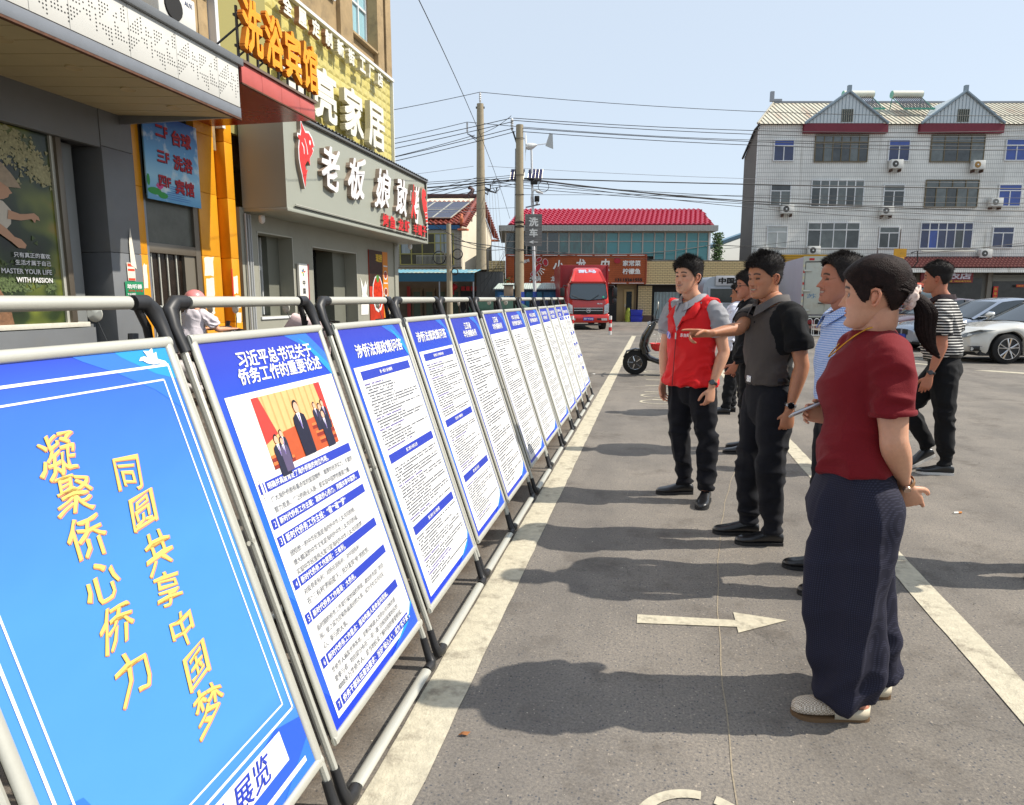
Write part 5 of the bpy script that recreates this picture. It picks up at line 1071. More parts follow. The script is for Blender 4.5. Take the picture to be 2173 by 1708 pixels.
for a, b, c in ((e0 + .3, e0 + 2.4, 2.9), (e0 + 2.9, e0 + 6.9, 2.7), (e0 + 7.6, e0 + 11, 2.7)): MB().box(a, b, -.9, -.85, 0, c).obj('shopfront', M('shopfront_dark', S(52, 52, 50), .25, var=.5, vs=1.5), t)
MB().box(e0, BWd, -.84, -.8, 0, 3.1).obj('shop_wall', M('shop_wall', S(98, 96, 90), .7, var=.2, vs=2), t); MB().box(e0 + .2, e0 + 2.5, -.95, -.91, 2.1, 2.75).obj('green_panel', M('grey_green_glass', S(92, 100, 84), .3), t)
for a in (e0 + 2.6, e0 + 7.2): MB().box(a, a + .3, -1.0, -.8, 0, 3.1).obj('pier', M('shop_pier', S(120, 114, 104), .7), t)
for k in range(5): MB().box(e0 + 7.4, e0 + 12, -1.0, -.9, 2.85 - k * .08, 2.91 - k * .08).obj('shutter_slat', M('shutter_grey', S(124, 122, 112), .6), t)
t = FB('clothing_shop_sign', 'dark red shop sign with large white characters and a yellow phone line', 'sign', 26.2, 43.6, 2.42)
MB().box(0, 3.35, 0, .1, 0, .66).obj('board', M('dark_red_board', S(112, 18, 24), .5), t)
text('孝寿衣店', M('sign_pale', S(196, 190, 200), .4), t, FZ(1.75, 0, .42), name='letter', w=2.9, h=.40, offset=.035, extrude=.02)
text('寿衣花圈 白事一条龙 18262875956', M('sign_gold', S(206, 160, 48), .4), t, FZ(1.7, -.004, .1), name='letter', w=3.1, h=.13, offset=.02)
t = FB('door_couplet', 'vertical red and gold New Year strip beside the grey shop door', 'poster', 31.15, 43.9, 1.2)
MB().box(0, .3, 0, .02, 0, 1.0).obj('paper', M('festive_red', S(186, 34, 24), .5), t)
for k, c_ in enumerate('年年好'): text(c_, M('sign_gold', S(206, 160, 48), .4), t, FZ(.15, -.003, .82 - k * .29), w=.2, h=.22, offset=.03)
t = FB('small_red_plaque', 'small red plaque with gold characters over the grey shop door', 'sign', 32.6, 43.9, 2.15)
MB().box(0, .5, 0, .02, 0, .16).obj('board', M('festive_red', S(186, 34, 24), .5), t); text('万事兴旺', M('sign_gold', S(206, 160, 48), .4), t, FZ(.25, -.003, .08), w=.42, h=.1, offset=.02)
# yellow sign board low on the block
t = FB('yellow_signboard', 'long mustard yellow slatted signboard low on the white block', 'signboard', 16.2, 44.4, 3.0)
for k in range(9): MB().box(0, 5.5, -.02, .1, k * .14, k * .14 + .12).obj('slat', M('mustard_slat', S(176, 134, 22), .6, var=.1, vs=2), t)
MB().box(0, 5.5, .0, .12, 0, 1.24).obj('backing', M('mustard_gap', S(90, 66, 12), .8), t)
text('飞鹰窗帘', M('sign_charcoal', S(58, 58, 60), .5), t, FZ(2.9, -.02, .42), name='letter', w=2.5, h=.5, offset=.05, extrude=.02)
m = MB(); m.prism(ell(0, 0, .24, .26, 0, 20), .01); o = m.obj('emblem', M('teal_emblem', S(44, 110, 124), .5), t); o.matrix_local = FZ(1.1, -.03, .85)
m = MB(); m.prism(ell(0, 0, .18, .1, 0, 16), .01); o = m.obj('emblem', whitef, t); o.matrix_local = FZ(1.1, -.045, .74)
text('AOLIPUSI', M('sign_charcoal', S(58, 58, 60), .5), t, FZ(4.7, -.02, 1.02), w=1.0, h=.12, offset=.03)
# air conditioners
def ac(u, z, lab, fan=(60, 60, 58), v=44.95):
 t = FB('air_conditioner', lab, 'air conditioner', u, v, z, group='outdoor units on the white block')
 MB().box(0, .78, -.42, -.1, 0, .54).obj('casing', M('ac_white', S(212, 212, 206), .4), t, bevel=.02)
 m = MB(); m.lathe([(.001, .02), (.19, .02), (.20, 0), (.001, 0)], 20, FZ(.28, -.42, .27)); m.obj('fan_grille', M('fan%s' % str(fan), S(*fan), .5), t)
 m = MB(); m.lathe([(.001, .02), (.05, .02), (.05, 0), (.001, 0)], 12, FZ(.28, -.445, .27)); m.obj('fan_hub', whitef, t)
 for x in (.1, .65): MB().box(x, x + .04, -.4, 0, -.2, -.02).obj('bracket', M('rusty_bracket', S(84, 62, 50), .8), t)
for u, z, lab, f_ in ((24.2, 9.65, 'white outdoor unit under the top blue window between the two gables', (60, 60, 58)), (29.45, 9.6, 'outdoor unit with a golden brown fan under the right gable balcony', (150, 112, 48)), (17.4, 6.85, 'outdoor unit under the left window of the third floor', (60, 60, 58)),
     (23.85, 6.75, 'outdoor unit on rusty brackets midway between the balconies', (90, 90, 88)), (30.85, 7.3, 'outdoor unit touching the blue curtained window at the right edge', (110, 112, 108)), (15.9, 4.2, 'outdoor unit at the left end above the mustard signboard', (60, 60, 58)), (19.3, 4.25, 'half hidden outdoor unit above the middle of the mustard signboard', (60, 60, 58)), (30.5, 4.05, 'outdoor unit with a leafy plant below it, lowest right', (70, 72, 68))): ac(u, z, lab, f_)
# solar water heaters
def heater(u, lab, rusty):
 t = FB('solar_water_heater', lab, 'water heater', u, 46.8, 13.62, group='solar water heaters on the pale roof')
 m = MB(); m.tube([(0, .5, 1.25), (2.0, .5, 1.25)], .24, 18); m.obj('tank', M('tank_rust' if rusty else 'tank_clean', S(206, 204, 186), .5, dirt=S(140, 76, 40) if rusty else None, ds=1.2, damt=.95), t, smooth=40)
 for x in (-.02, 2.0): m = MB(); m.tube([(x, .5, 1.25), (x + .02, .5, 1.25)], .235, 18); m.obj('tank_end', M('mint_cap', S(110, 170, 150), .5), t)
 for k in range(15): m = MB(); m.tube([(.1 + k * .125, .4, 1.1), (.35 + k * .125, -.55, .1)], .032, 6); m.obj('tube', M('vacuum_tube', S(104, 104, 112), .2, metal=.4), t, smooth=50)
 MB().box(.3, 2.3, -.65, -.5, .02, .12).obj('tube_tray', M('mint_green', S(70, 140, 120), .5), t)
 for x in (.0, 1.95): m = MB(); m.tube([(x, .7, .0), (x + .05, .5, 1.05)], .03, 6); m.tube([(x + .35, -.55, .06), (x + .05, .5, 1.05)], .03, 6); m.obj('leg', M('mint_green', S(70, 140, 120), .5), t)
heater(22.1, 'solar water heater with a rust stained tank right of the left gable', True); heater(25.35, 'solar water heater with a clean cream tank left of the right gable', False)
# low roofs and a small pole between the restaurant and the block
t = FB('distant_roof', 'far low house roof with pale blue ridge between restaurant and white block', 'house', 13.2, 58)
m = MB(); m.add([(-1, 0, 0), (8, 0, 0), (8, 0, 3.6), (-1, 0, 3.6), (0, 3, 4.3), (8, 3, 7.2), (-2.2, -.3, 3.4)], [(0, 1, 2, 3), (3, 2, 5, 4)]); m.obj('wall', M('far_white', S(190, 190, 184), .8), t); m = MB(); m.tube([(-.8, -.4, 4.2), (7, -.4, 7.0)], .22, 6); m.obj('ridge', M('far_blue', S(120, 150, 170), .6), t)
t = FB('maroon_roof', 'low maroon tiled roof between the brick wall and white block', 'house', 14.6, 52)
MB().box(0, 4, 0, 1, 0, 2.6).obj('wall', M('far_white2', S(150, 146, 138), .8), t)
for k in range(8): MB().box(-.1, 4, -.3 + k * .15, -.1 + k * .15, 2.6 + k * .12, 2.72 + k * .12).obj('tile_row', M('maroon_row', S(92, 34, 38), .6, var=.3, vs=4), t)
t = FB('small_utility_pole', 'slim grey pole with a dark fitting in the gap beside the white block', 'utility pole', 15.15, 50)
m = MB(); m.cyl((0, 0, 0), (0, 0, 4.9), .1, 8, .07); m.obj('pole', M('far_pole', S(150, 150, 146), .7), t); MB().box(-.2, .2, -.06, .06, 4.7, 4.9).obj('fitting', black_and_shade, t)
t = FB('ivy_plant', 'green climbing plant at the corner of the teal glass band', 'plant', 12.9, 43)
q = MB(); r = random.Random(9)
for k in range(900):
 z = r.uniform(3.7, 5.5); x = r.gauss(0, .16); y = r.gauss(0, .15); s = r.uniform(.04, .08); a = r.random() * 6.28; b = r.random() * 3
 q.add([(x + s * math.cos(a + c), y + s * math.sin(a + c) * math.cos(b), z + s * math.sin(a + c) * math.sin(b)) for c in (0, 2.1, 4.2)], [(0, 1, 2)])
q.obj('leaves', M('ivy_leaf', S(70, 98, 48), .6, var=.5, vs=8), t, kind='stuff'); m = MB(); m.tube([(0, 0, 0), (.05, 0, 2), (0, .05, 3.6), (.04, 0, 5.3)], [.05, .04, .03, .015], 6); m.obj('stem', M('ivy_stem', S(90, 74, 56), .8), t)
# bush behind the tall pole
t = FB('bush', 'small green bush in the shade behind the shed by the tall pole', 'bush', -.6, 39.5)
q = MB();
for k in range(700):
 x, y, z = r.gauss(0, .45), r.gauss(0, .3), 1.8 + r.gauss(0, .35); s = r.uniform(.05, .1); a = r.random() * 6.28; b = r.random() * 3
 q.add([(x + s * math.cos(a + c), y + s * math.sin(a + c) * math.cos(b), z + s * math.sin(a + c) * math.sin(b)) for c in (0, 2.1, 4.2)], [(0, 1, 2)])
q.obj('leaves', M('bush_leaf', S(66, 92, 44), .6, var=.5, vs=8), t, kind='stuff'); m = MB(); m.cyl((0, 0, 0), (0, 0, 1.6), .05, 6); m.obj('stem', M('ivy_stem', S(90, 74, 56), .8), t)
# distant skyline hedge so that the horizon never shows bare
t = FB('distant_tree_line', 'hazy dark green tree line far behind the street', 'tree line', 0, 130)
q = MB()
for k in range(5200):
 x = r.uniform(-120, 130); z = abs(r.gauss(0, 1)) * (1.5 + 1.1 * math.sin(x * .21) + .8 * math.sin(x * .07)) + .3; y = r.uniform(-6, 6); s = r.uniform(.4, 1.1); a = r.random() * 6.28; b = r.random() * 3
 q.add([(x + s * math.cos(a + c), y + s * math.sin(a + c) * math.cos(b), z + s * math.sin(a + c) * math.sin(b)) for c in (0, 2.1, 4.2)], [(0, 1, 2)])
for k in range(60): m_ = k * 4.2 - 120; q.tube([(m_, 0, 0), (m_, 0, 2.2)], .2, 4)
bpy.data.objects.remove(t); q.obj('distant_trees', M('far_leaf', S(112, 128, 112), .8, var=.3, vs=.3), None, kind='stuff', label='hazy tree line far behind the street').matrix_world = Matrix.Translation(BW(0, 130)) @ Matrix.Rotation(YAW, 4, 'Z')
# ---------------------------------------------------------------- poles, lamps, wires
conc = M('pole_concrete', S(160, 148, 124), .85, var=.14, vs=3, dirt=S(110, 96, 74), ds=3, damt=.6, bump=.2, bs=40)
porc = M('insulator_porcelain', S(206, 206, 204), .3); wirem = M('cable_black', S(30, 30, 32), .6); wireg = M('cable_grey', S(112, 112, 116), .6)
def pole(nm, lab, u, v, h, r0, r1, base=0):
 t = FB(nm, lab, 'utility pole', u, v); m = MB(); m.cyl((0, 0, 0), (0, 0, h), r0, 20, r1); m.obj('pole', conc, t, smooth=40); return t
t = pole('utility_pole', 'tallest concrete utility pole, right in front of the white gable wall', -1.80, 40, 12.3, .34, .19)
MB().box(-.25, .25, -.04, .04, 12.05, 12.15).obj('bracket', steel_d, t)
def insul(x, z, s=1): m = MB(); m.lathe([(.02, 0)] + [((.07 if k % 2 else .045) * s, .06 + k * .06) for k in range(8)] + [(.02, .58)], 10, Matrix.Translation((x, 0, z))); return m
insul(0, 12.35).obj('insulator', porc, t, smooth=40); insul(-.75, 10.75, .9).obj('insulator', porc, t, smooth=40)
m = MB(); m.tube([(-.15, 0, 10.4), (-.75, 0, 10.7)], .035, 6); m.tube([(-.1, 0, 10.2), (-.7, 0, 10.68)], .02, 6); m.obj('arm', galv, t)
for x, z in ((.55, 7.6), (.9, 7.45), (.4, 7.35)): m = MB(); m.tube([(.1, 0, z + .2), (x, 0, z), (x + .02, 0, z + .3)], .05, 6); m.obj('bracket', steel_d, t)
for k in range(3): m = MB(); m.tube([(.9 + .22 * math.cos(a * .5), .1 * k, 7.9 + .35 * math.sin(a * .5)) for a in range(12)], .012, 5, closed=True); m.obj('cable_loop', wireg, t)
m = MB(); m.tube([(-.2, 0, 6.1), (-.6, 0, 6.4), (-.7, 0, 7.3), (-.5, 0, 7.5)], .015, 5); m.obj('jumper_cable', wireg, t)
MB().box(-.15, .2, -.4, -.3, 1.9, 2.2).obj('yellow_notice', M('notice_yellow', S(206, 170, 66), .6), t)
t = pole('utility_pole', 'thicker concrete pole with wrapped cables, left of the car wash sign', .36, 33, 9.47, .235, .17)
m = MB(); m.tube([(-.12, 0, 8.6), (-.32, 0, 9.2)], .04, 6); m.obj('arm', steel_d, t); m = insul(-.36, 9.2, 1.1); m.obj('insulator', porc, t, smooth=40)
for z, k in ((8.85, 1), (5.0, 3), (4.8, 3), (3.7, 1), (7.2, 1), (6.3, 1)):
 for j in range(k): m = MB(); m.tube([(.215 * math.cos(a * .4), .215 * math.sin(a * .4), z + .03 * j + .02 * math.sin(a + j)) for a in range(16)], .012, 5, closed=True); m.obj('cable_wrap', wirem, t)
MB().box(-.75, -.3, -.25, .05, 1.55, 2.05).obj('meter_box', M('meter_box_tan', S(150, 132, 112), .6, var=.1, vs=5), t, bevel=.01); MB().box(-.82, -.25, -.3, .1, 2.05, 2.09).obj('box_roof', steel_d, t)
MB().box(.08, .24, -.26, -.245, .9, 1.75).obj('blue_red_plate', M('plate_blue', S(60, 90, 190), .5), t)
m = MB(); m.tube([(-.24, -.05, .2), (-.23, -.05, 5), (-.2, -.05, 8.4)], .018, 5); m.obj('riser_cable', wirem, t)
t = FB('camera_post', 'slim white post with wind turbine, solar panels, lamp head and camera', 'lamp post', 1.02, 34)
m = MB(); m.cyl((.12, 0, 1.75), (-.08, 0, 8.6), .085, 14, .05); m.obj('white_pole', M('white_enamel', S(214, 216, 218), .3), t, smooth=40); m = MB(); m.cyl((.12, 0, 0), (.12, 0, 1.76), .14, 14, .1); m.obj('blue_base', M('blue_enamel', S(44, 82, 170), .35), t, smooth=40)
m = MB(); m.tube([(-.32, 0, 8.72), (-.2, 0, 8.72), (0, 0, 8.75), (.2, 0, 8.8)], [.14, .17, .13, .03], 12); m.obj('turbine_nacelle', whitef, t, smooth=60)
m = MB(); m.tube([(.1, 0, 8.78), (.65, 0, 8.85)], .02, 6); m.obj('tail_boom', whitef, t); m = MB(); m.add([(.6, 0, 8.75), (.98, 0, 8.6), (.95, 0, 9.3), (.8, 0, 9.35)], [(0, 1, 2, 3)]); m.add([(.6, .02, 8.75), (.98, .02, 8.6), (.95, .02, 9.3), (.8, .02, 9.35)], [(3, 2, 1, 0)]); m.obj('tail_fin', M('fin_grey', S(180, 184, 184), .4), t)
for a in (20, 140, 260): m = MB(); m.tube([(-.34, 0, 8.72), (-.36, .35 * math.sin(R(a)), 8.72 + .35 * math.cos(R(a))), (-.36, .75 * math.sin(R(a)), 8.72 + .75 * math.cos(R(a)))], [.03, (.05, .012), (.02, .006)], 6); m.obj('turbine_blade', whitef, t)
for x0, x1 in ((-1.08, -.42), (-.22, .46)):
 m = MB(); m.add([(x0 - .04, -.2, 7.15), (x1 - .04, -.2, 7.15), (x1 + .03, .1, 7.68), (x0 + .03, .1, 7.68)], [(0, 1, 2, 3)]); m.add([(x0 - .04, -.17, 7.13), (x1 - .04, -.17, 7.13), (x1 + .03, .13, 7.66), (x0 + .03, .13, 7.66)], [(3, 2, 1, 0)]); m.obj('solar_cells', M('violet_cells', S(66, 66, 104), .25, var=.1, vs=2), t)
 for k in range(5): f = k / 4; m = MB(); m.tube([(x0 - .04 + f * (x1 - x0), -.215, 7.15), (x0 + .03 + f * (x1 - x0), .09, 7.68)], .012, 4); m.obj('cell_line', alu, t)
m = MB(); m.tube([(-.9, -.05, 7.12), (.5, -.05, 7.08)], .03, 6); m.obj('crossbar', galv, t); MB().box(-.12, .22, -.3, -.1, 6.92, 7.08).obj('control_box', black_and_shade, t)
m = MB(); m.tube([(-.05, -.05, 5.9), (-.08, -.05, 6.3), (-.02, -.05, 6.6), (.12, -.05, 6.68), (.2, -.05, 6.66)], .035, 8); m.obj('lamp_arm', whitef, t, smooth=60); m = MB(); m.tube([(.14, -.05, 6.62), (.28, -.05, 6.58), (.5, -.05, 6.52)], [(.04, .05), (.07, .1), (.03, .05)], 10, ref=(0, 0, 1)); m.obj('lamp_head', whitef, t, smooth=60)
m = MB(); m.tube([(-.35, -.05, 5.85), (.35, -.05, 6.0)], .035, 6); m.obj('camera_arm', galv, t); MB().box(.08, .32, -.25, .1, 6.12, 6.38).obj('floodlight', black_and_shade, t, bevel=.03)
MB().box(.14, .26, -.2, 0, 6.0, 6.12).obj('bracket', whitef, t)
m = MB(); m.tube([(.52 + .26 * math.cos(a * .45), 0, 6.85 + .26 * math.sin(a * .45)) for a in range(14)], .016, 5, closed=True); m.obj('cable_coil', wirem, t)
t = FB('car_wash_sign', 'grey slatted vertical sign reading car wash with an arrow, fixed to the thick pole', 'sign', .62, 32.6, 3.89)
for k in range(12): MB().box(0, .8, -.02, .02, k * .124, k * .124 + .116).obj('slat', M('grey_slat', S(112, 110, 108), .6, var=.08, vs=3), t)
MB().box(.01, .79, 0, .03, 0, 1.48).obj('backing', black_and_shade, t)
text('洗', sl, t, FZ(.4, -.02, 1.12), name='letter', w=.45, h=.42, offset=.04, extrude=.02); text('车', sl, t, FZ(.4, -.02, .62), name='letter', w=.4, h=.4, offset=.04, extrude=.02); text('←', sl, t, FZ(.4, -.02, .19), name='letter', w=.42, h=.14, offset=.04, extrude=.02)
t = pole('short_utility_pole', 'short weathered pole with three coils of black cable before the gabled house', -2.76, 30, 4.65, .14, .10)
for x, z, rr in ((-.42, 3.2, .26), (.38, 3.35, .2), (.25, 2.6, .12)):
 for k in range(3): m = MB(); m.tube([(x + (rr + .012 * k) * math.cos(a * .35), -.12 + .01 * k, z + (rr + .015 * k) * math.sin(a * .35)) for a in range(18)], .014, 5, closed=True); m.obj('cable_coil', wirem, t)
def cable(a, b, sag, r=.012, mat=None, lab='black overhead cable sagging across the street', grp='overhead cables across the street'):
 a, b = Vector(a), Vector(b); n = 14; pts = [a.lerp(b, i / n) - Vector((0, 0, sag * 4 * (i / n) * (1 - i / n))) for i in range(n + 1)]
 m = MB(); m.tube(pts, r, 4); o = m.obj('overhead_cable', mat or wirem, None); tag(o, lab, 'cable', grp); return o
P1 = lambda du, z: BW(-1.8 + du, 39.9, z); P2 = lambda du, z: BW(.36 + du, 32.9, z)
LF = lambda z, v=38: BW(-14, v, z); RT = lambda z, v=41: BW(33, v, z)
for a, b, s in ((LF(10.35), P1(0, 12.9), .15), (P1(0, 12.9), RT(12.0), .5), (LF(8.7), P1(-.75, 11.3), .15), (P1(-.75, 11.3), RT(11.2, 43), .6), (LF(7.6), P1(-.3, 10.6), .2), (P1(.1, 10.7), P2(-.4, 9.85), .1),
    (LF(7.0, 32), P2(-.4, 9.75), .15), (LF(6.7, 32), P2(-.3, 9.6), .15), (LF(6.2, 32), P2(-.3, 9.3), .15), (LF(6.0, 32), P2(-.2, 9.15), .15),
    (P2(-.3, 9.75), RT(10.2, 36), .5), (P2(-.3, 9.65), RT(9.9, 36), .5), (P2(.1, 9.3), RT(9.3, 36), .4), (P2(.1, 9.15), RT(9.1, 36), .4),
    (LF(5.4), P1(-.1, 8.3), .2), (LF(5.2), P1(-.1, 8.1), .2), (LF(5.0), P1(-.1, 7.9), .2), (P1(.2, 8.2), RT(7.0), .4), (P1(.2, 8.05), RT(6.8), .45), (P1(.2, 7.9), RT(6.6), .45)): cable(a, b, s, .016)
cable(LF(7.3), P1(-.4, 8.9), .1, .01, wireg, 'thin grey wire to the small fittings on the tallest pole'); cable(P1(.4, 8.9), RT(8.2), .3, .01, wireg, 'thin grey wire to the small fittings on the tallest pole')
for a, b, s, r_ in ((LF(6.1, 31), P2(-.2, 7.0), .25, .03), (LF(6.0, 31), P2(-.2, 6.95), .35, .02), (LF(6.4, 31), P2(-.2, 7.1), .25, .014), (LF(6.6, 31), P2(-.2, 7.2), .3, .012), (LF(5.6, 31), P2(-.2, 6.8), .5, .014), (P2(.2, 7.05), RT(7.0, 36), .1, .026), (P2(.2, 7.05), BW(12, 35, 6.3), .1, .026), (BW(12, 35, 6.3), RT(5.9, 36), .15, .026), (P2(.2, 7.0), RT(5.6, 36), .5, .016), (P2(.2, 6.95), RT(5.3, 36), .6, .014), (P2(.2, 6.3), RT(6.5, 36), -.05, .01), (LF(5.2, 31), P2(-.2, 5.7), .05, .008),
     (BW(-2.76, 30, 3.9), BW(-.4, 41.6, 4.4), .2, .016), (BW(-2.76, 30, 4.0), BW(12, 41, 4.6), .6, .02), (BW(12, 41, 4.6), RT(4.7, 42), .3, .02), (BW(-.4, 40, 4.2), RT(5.0, 42), .9, .016), (BW(0, 41, 3.9), BW(18, 43, 5.0), .3, .012)):
 cable(a, b, s, r_, None, 'heavy bundled cable slung low between the poles and buildings', 'low bundled cables')
for du, z in ((.2, 7.5), (.35, 7.6), (.5, 7.5), (.65, 7.6), (.8, 7.5), (.95, 7.6)): cable(P1(du, z), BW(-.9 + du * 1.6 - 1.0, 38.5, 2.6), .0, .008, wireg, 'thin grey drop wire falling from the brackets of the tallest pole', 'grey drop wires')
cable(P1(-.35, 6.6), BW(-4.6, 22, 4.4), .05, .01, wireg, 'grey stay wire from the tallest pole to the fish signboard', 'stay wires'); cable(P1(-.3, 6.4), BW(-4.6, 22, 4.2), .05, .01, wireg, 'grey stay wire from the tallest pole to the fish signboard', 'stay wires')
cable(BW(-3.3, 18.4, 4.3), BW(-1.2, 34, 3.9), .3, .014, None, 'short black cable leaving the end of the fish signboard');
cable(BW(-1.5, 10, 5.95), BW(-.1, 33, 5.2), -.4, .008, None, 'single thin wire slanting down out of the sky to the thick pole')
for a, b in (((.1, 5.5), (-1.6, 1.5)), ((.1, 5.0), (-2.4, .9)), ((0, 4.4), (-2.0, 2.2))): cable(P2(-a[0], a[1]), BW(.36 + b[0], 36, b[1]), .1, .008, None, 'loose black service wire hanging from the thick pole', 'loose service wires')
# ---------------------------------------------------------------- bollards, fence, kiosk
redw = M('bollard_red', S(190, 24, 30), .45); wht = M('bollard_white', S(214, 212, 208), .45)
for (u, v, lab) in ((3.94, 27, 'striped bollard at the right front corner of the red truck'), (2.42, 27, 'striped bollard at the left of the red truck, half behind the last stand')):
 t = FB('striped_bollard', lab, 'bollard', u, v, 0, 0, 'red and white bollards')
 for k in range(5): m = MB(); m.cyl((0, 0, k * .15 + (.001 if k else 0)), (0, 0, (k + 1) * .15), .062, 16); m.obj('band', redw if k % 2 else wht, t, smooth=40)
t = FB('white_hoop_fence', 'low white steel hoop fence in front of the box truck', 'fence', 8.9, 24.6)
for k in range(15):
 x = .15 + k * .26; m = MB(); m.tube([(x - .095, 0, .12), (x - .095, 0, .62)] + [(x + .095 * math.cos(math.pi - a * math.pi / 6), 0, .62 + .095 * math.sin(a * math.pi / 6)) for a in range(1, 6)] + [(x + .095, 0, .62), (x + .095, 0, .12)], .012, 6); m.obj('hoop', whitef, t, smooth=60)
m = MB(); m.box(-.05, 4.1, -.02, .02, .09, .13); m.obj('bottom_rail', whitef, t)
t = FB('lottery_kiosk', 'silver rounded lottery kiosk with black lettering and a dark serving window', 'kiosk', 8.75, 30)
kg = M('kiosk_silver', S(158, 166, 174), .35, metal=.3, var=.05, vs=2); kw = M('kiosk_white', S(176, 182, 190), .4, var=.05, vs=2)
pts = [(0, 0), (2.6, 0), (2.6, 2.4)] + [(.55 - .55 * math.sin(R(a)), 1.85 + .55 * math.cos(R(a))) for a in range(0, 91, 15)]
m = MB(); m.prism(pts, 1.9, FR((-.3, .0, 0), (1, 0, 0), (0, 0, 1)) @ Matrix.Translation((0, 0, -1.9))); m.obj('body', kg, t, smooth=30)
MB().box(-.1, 2.2, -.03, -.01, .2, 1.95).obj('front_panel', kw, t, bevel=.01); MB().box(.0, 1.7, -.05, -.031, 1.25, 1.86).obj('serving_window', M('kiosk_glass', S(52, 56, 52), .1, var=.3, vs=3), t)
for a in ((-.05, 1.75, -.07, -.04, 1.86, 1.92), (-.05, 1.75, -.07, -.04, 1.19, 1.25), (-.06, 0, -.071, -.04, 1.251, 1.859), (0, 1.75, -.06, -.03, .9, .92), (0, 1.75, -.06, -.03, .5, .52)): MB().box(*a).obj('trim', kw, t)
bd_ = MB().box(.22, 1.9, -.12, -.04, 2.0, 2.42).obj('sign_board', M('kiosk_board', S(200, 200, 202), .4), t, bevel=.01)
text('中国体彩', black_and_shade, bd_, FZ(1.05, -.122, 2.21), name='letter', w=1.45, h=.27, offset=.05, extrude=.03)
# ---------------------------------------------------------------- red truck (front view)
tred = M('truck_red_paint', S(196, 34, 24), .28, coat=.6, var=.05, vs=2); tred2 = M('truck_box_red', S(142, 18, 26), .4, var=.1, vs=1.5); tblk = M('truck_black', S(22, 22, 24), .5); chrome = M('chrome', S(200, 202, 206), .15, metal=.9)
wsg = M('windscreen_glass', S(44, 56, 64), .04, spec=1); tyre = M('tyre_rubber', S(26, 26, 26), .85); lens = M('headlamp_lens', S(196, 200, 200), .08, spec=1, var=.3, vs=14)
t = FB('red_truck', 'red box truck facing the camera with black grille and blue number plate', 'truck', 3.5, 31)
MB().box(-1.17, 1.17, 2.0, 6.5, .95, 3.03).obj('cargo_box', tred2, t, bevel=.02)
for x in (-1.17, 1.1): MB().box(x, x + .07, 1.93, 2.02, .95, 3.04).obj('box_edge', tred2, t)
def shell(rings, nm, mat, smooth=50):   # rings: list of (z, halfwidth, yfront, yback, n)
 m = MB(); k = 28; vs = []
 for z, hw, yf, yb, e in rings:
  cy, ry = (yf + yb) / 2, (yb - yf) / 2
  for j in range(k):
   a = 2 * math.pi * (j + .5) / k; c, s_ = math.cos(a), math.sin(a)
   vs.append((hw * math.copysign(abs(c) ** (2 / e), c), cy + ry * math.copysign(abs(s_) ** (2 / e), s_), z))
 n = len(rings)
 m.add(vs, [(i * k + j, i * k + (j + 1) % k, (i + 1) * k + (j + 1) % k, (i + 1) * k + j) for i in range(n - 1) for j in range(k)] + [tuple(range(k))[::-1], tuple((n - 1) * k + j for j in range(k))])
 return m.obj(nm, mat, t, smooth=smooth)
shell([(.45, .93, .02, 1.7, 7), (.8, .97, -.02, 1.7, 7), (1.3, .98, .0, 1.7, 7), (1.42, .97, .03, 1.7, 7), (1.9, .93, .2, 1.7, 6), (2.12, .90, .32, 1.7, 5), (2.2, .82, .45, 1.65, 4)], 'cab', tred)
m = MB(); m.add([(-.80, -.005 + .03, 1.40), (0, -.02 + .0, 1.34), (.80, .025, 1.40), (.86, .06, 1.5), (.80, .23, 2.06), (.7, .26, 2.14), (-.7, .26, 2.14), (-.80, .23, 2.06), (-.86, .06, 1.5)], [tuple(range(9))]);
for j, v in enumerate(m.v): m.v[j] = (v[0] * 1.02, v[1] - .045, v[2])
m.obj('windscreen_seal', tblk, t); m2 = MB(); m2.add([(v[0] * .96, v[1] - .012, 1.75 + (v[2] - 1.75) * .93) for v in m.v], [tuple(range(9))]); m2.obj('windscreen', wsg, t)
# roof deflector
dv = MB(); pr_ = [(-.86, 2.12, .2), (-.80, 2.2, .16), (-.68, 2.62, .62), (-.62, 2.80, .95), (-.5, 2.86, 1.1)]
vs = []; N_ = len(pr_)
for x, z, y in pr_: vs.append((x, y, z))
for x, z, y in pr_: vs.append((-x, y, z))
for x, z, y in pr_: vs.append((x, 1.75, z))
for x, z, y in pr_: vs.append((-x, 1.75, z))
fs = []
for i in range(N_ - 1): fs += [(i, i + 1, N_ + i + 1, N_ + i), (i, 2 * N_ + i, 2 * N_ + i + 1, i + 1), (N_ + i, N_ + i + 1, 3 * N_ + i + 1, 3 * N_ + i)]
fs.append((N_ - 1, 2 * N_ - 1 + 2 * N_, 0, 0)[:0] or (N_ - 1, 3 * N_ - 1, 4 * N_ - 1, 2 * N_ - 1)); dv.add(vs, fs); dv.obj('roof_deflector', tred, t, bevel=.03, seg=3, fix=True)
for s_ in (-1, 1):
 m = MB(); m.add([(s_ * .60, .50, 2.45), (s_ * .52, .78, 2.74), (s_ * .66, .60, 2.60), (s_ * .80, .2, 2.24), (s_ * .70, .2, 2.2)], [(0, 1, 2, 3, 4)]);
 m.v = [(a, b - .05, c) for a, b, c in m.v]; m.obj('deflector_rib', tred, t)
text('凯马', M('truck_letter', S(196, 200, 220), .4), t, FR((0, .66, 2.68), (1, 0, 0), (0, .62, .78)), name='letter', w=.82, h=.21, offset=.05, extrude=.01)
text('凯马', chrome, t, FZ(.52, -.045, 1.2), name='letter', w=.24, h=.06, offset=.05)
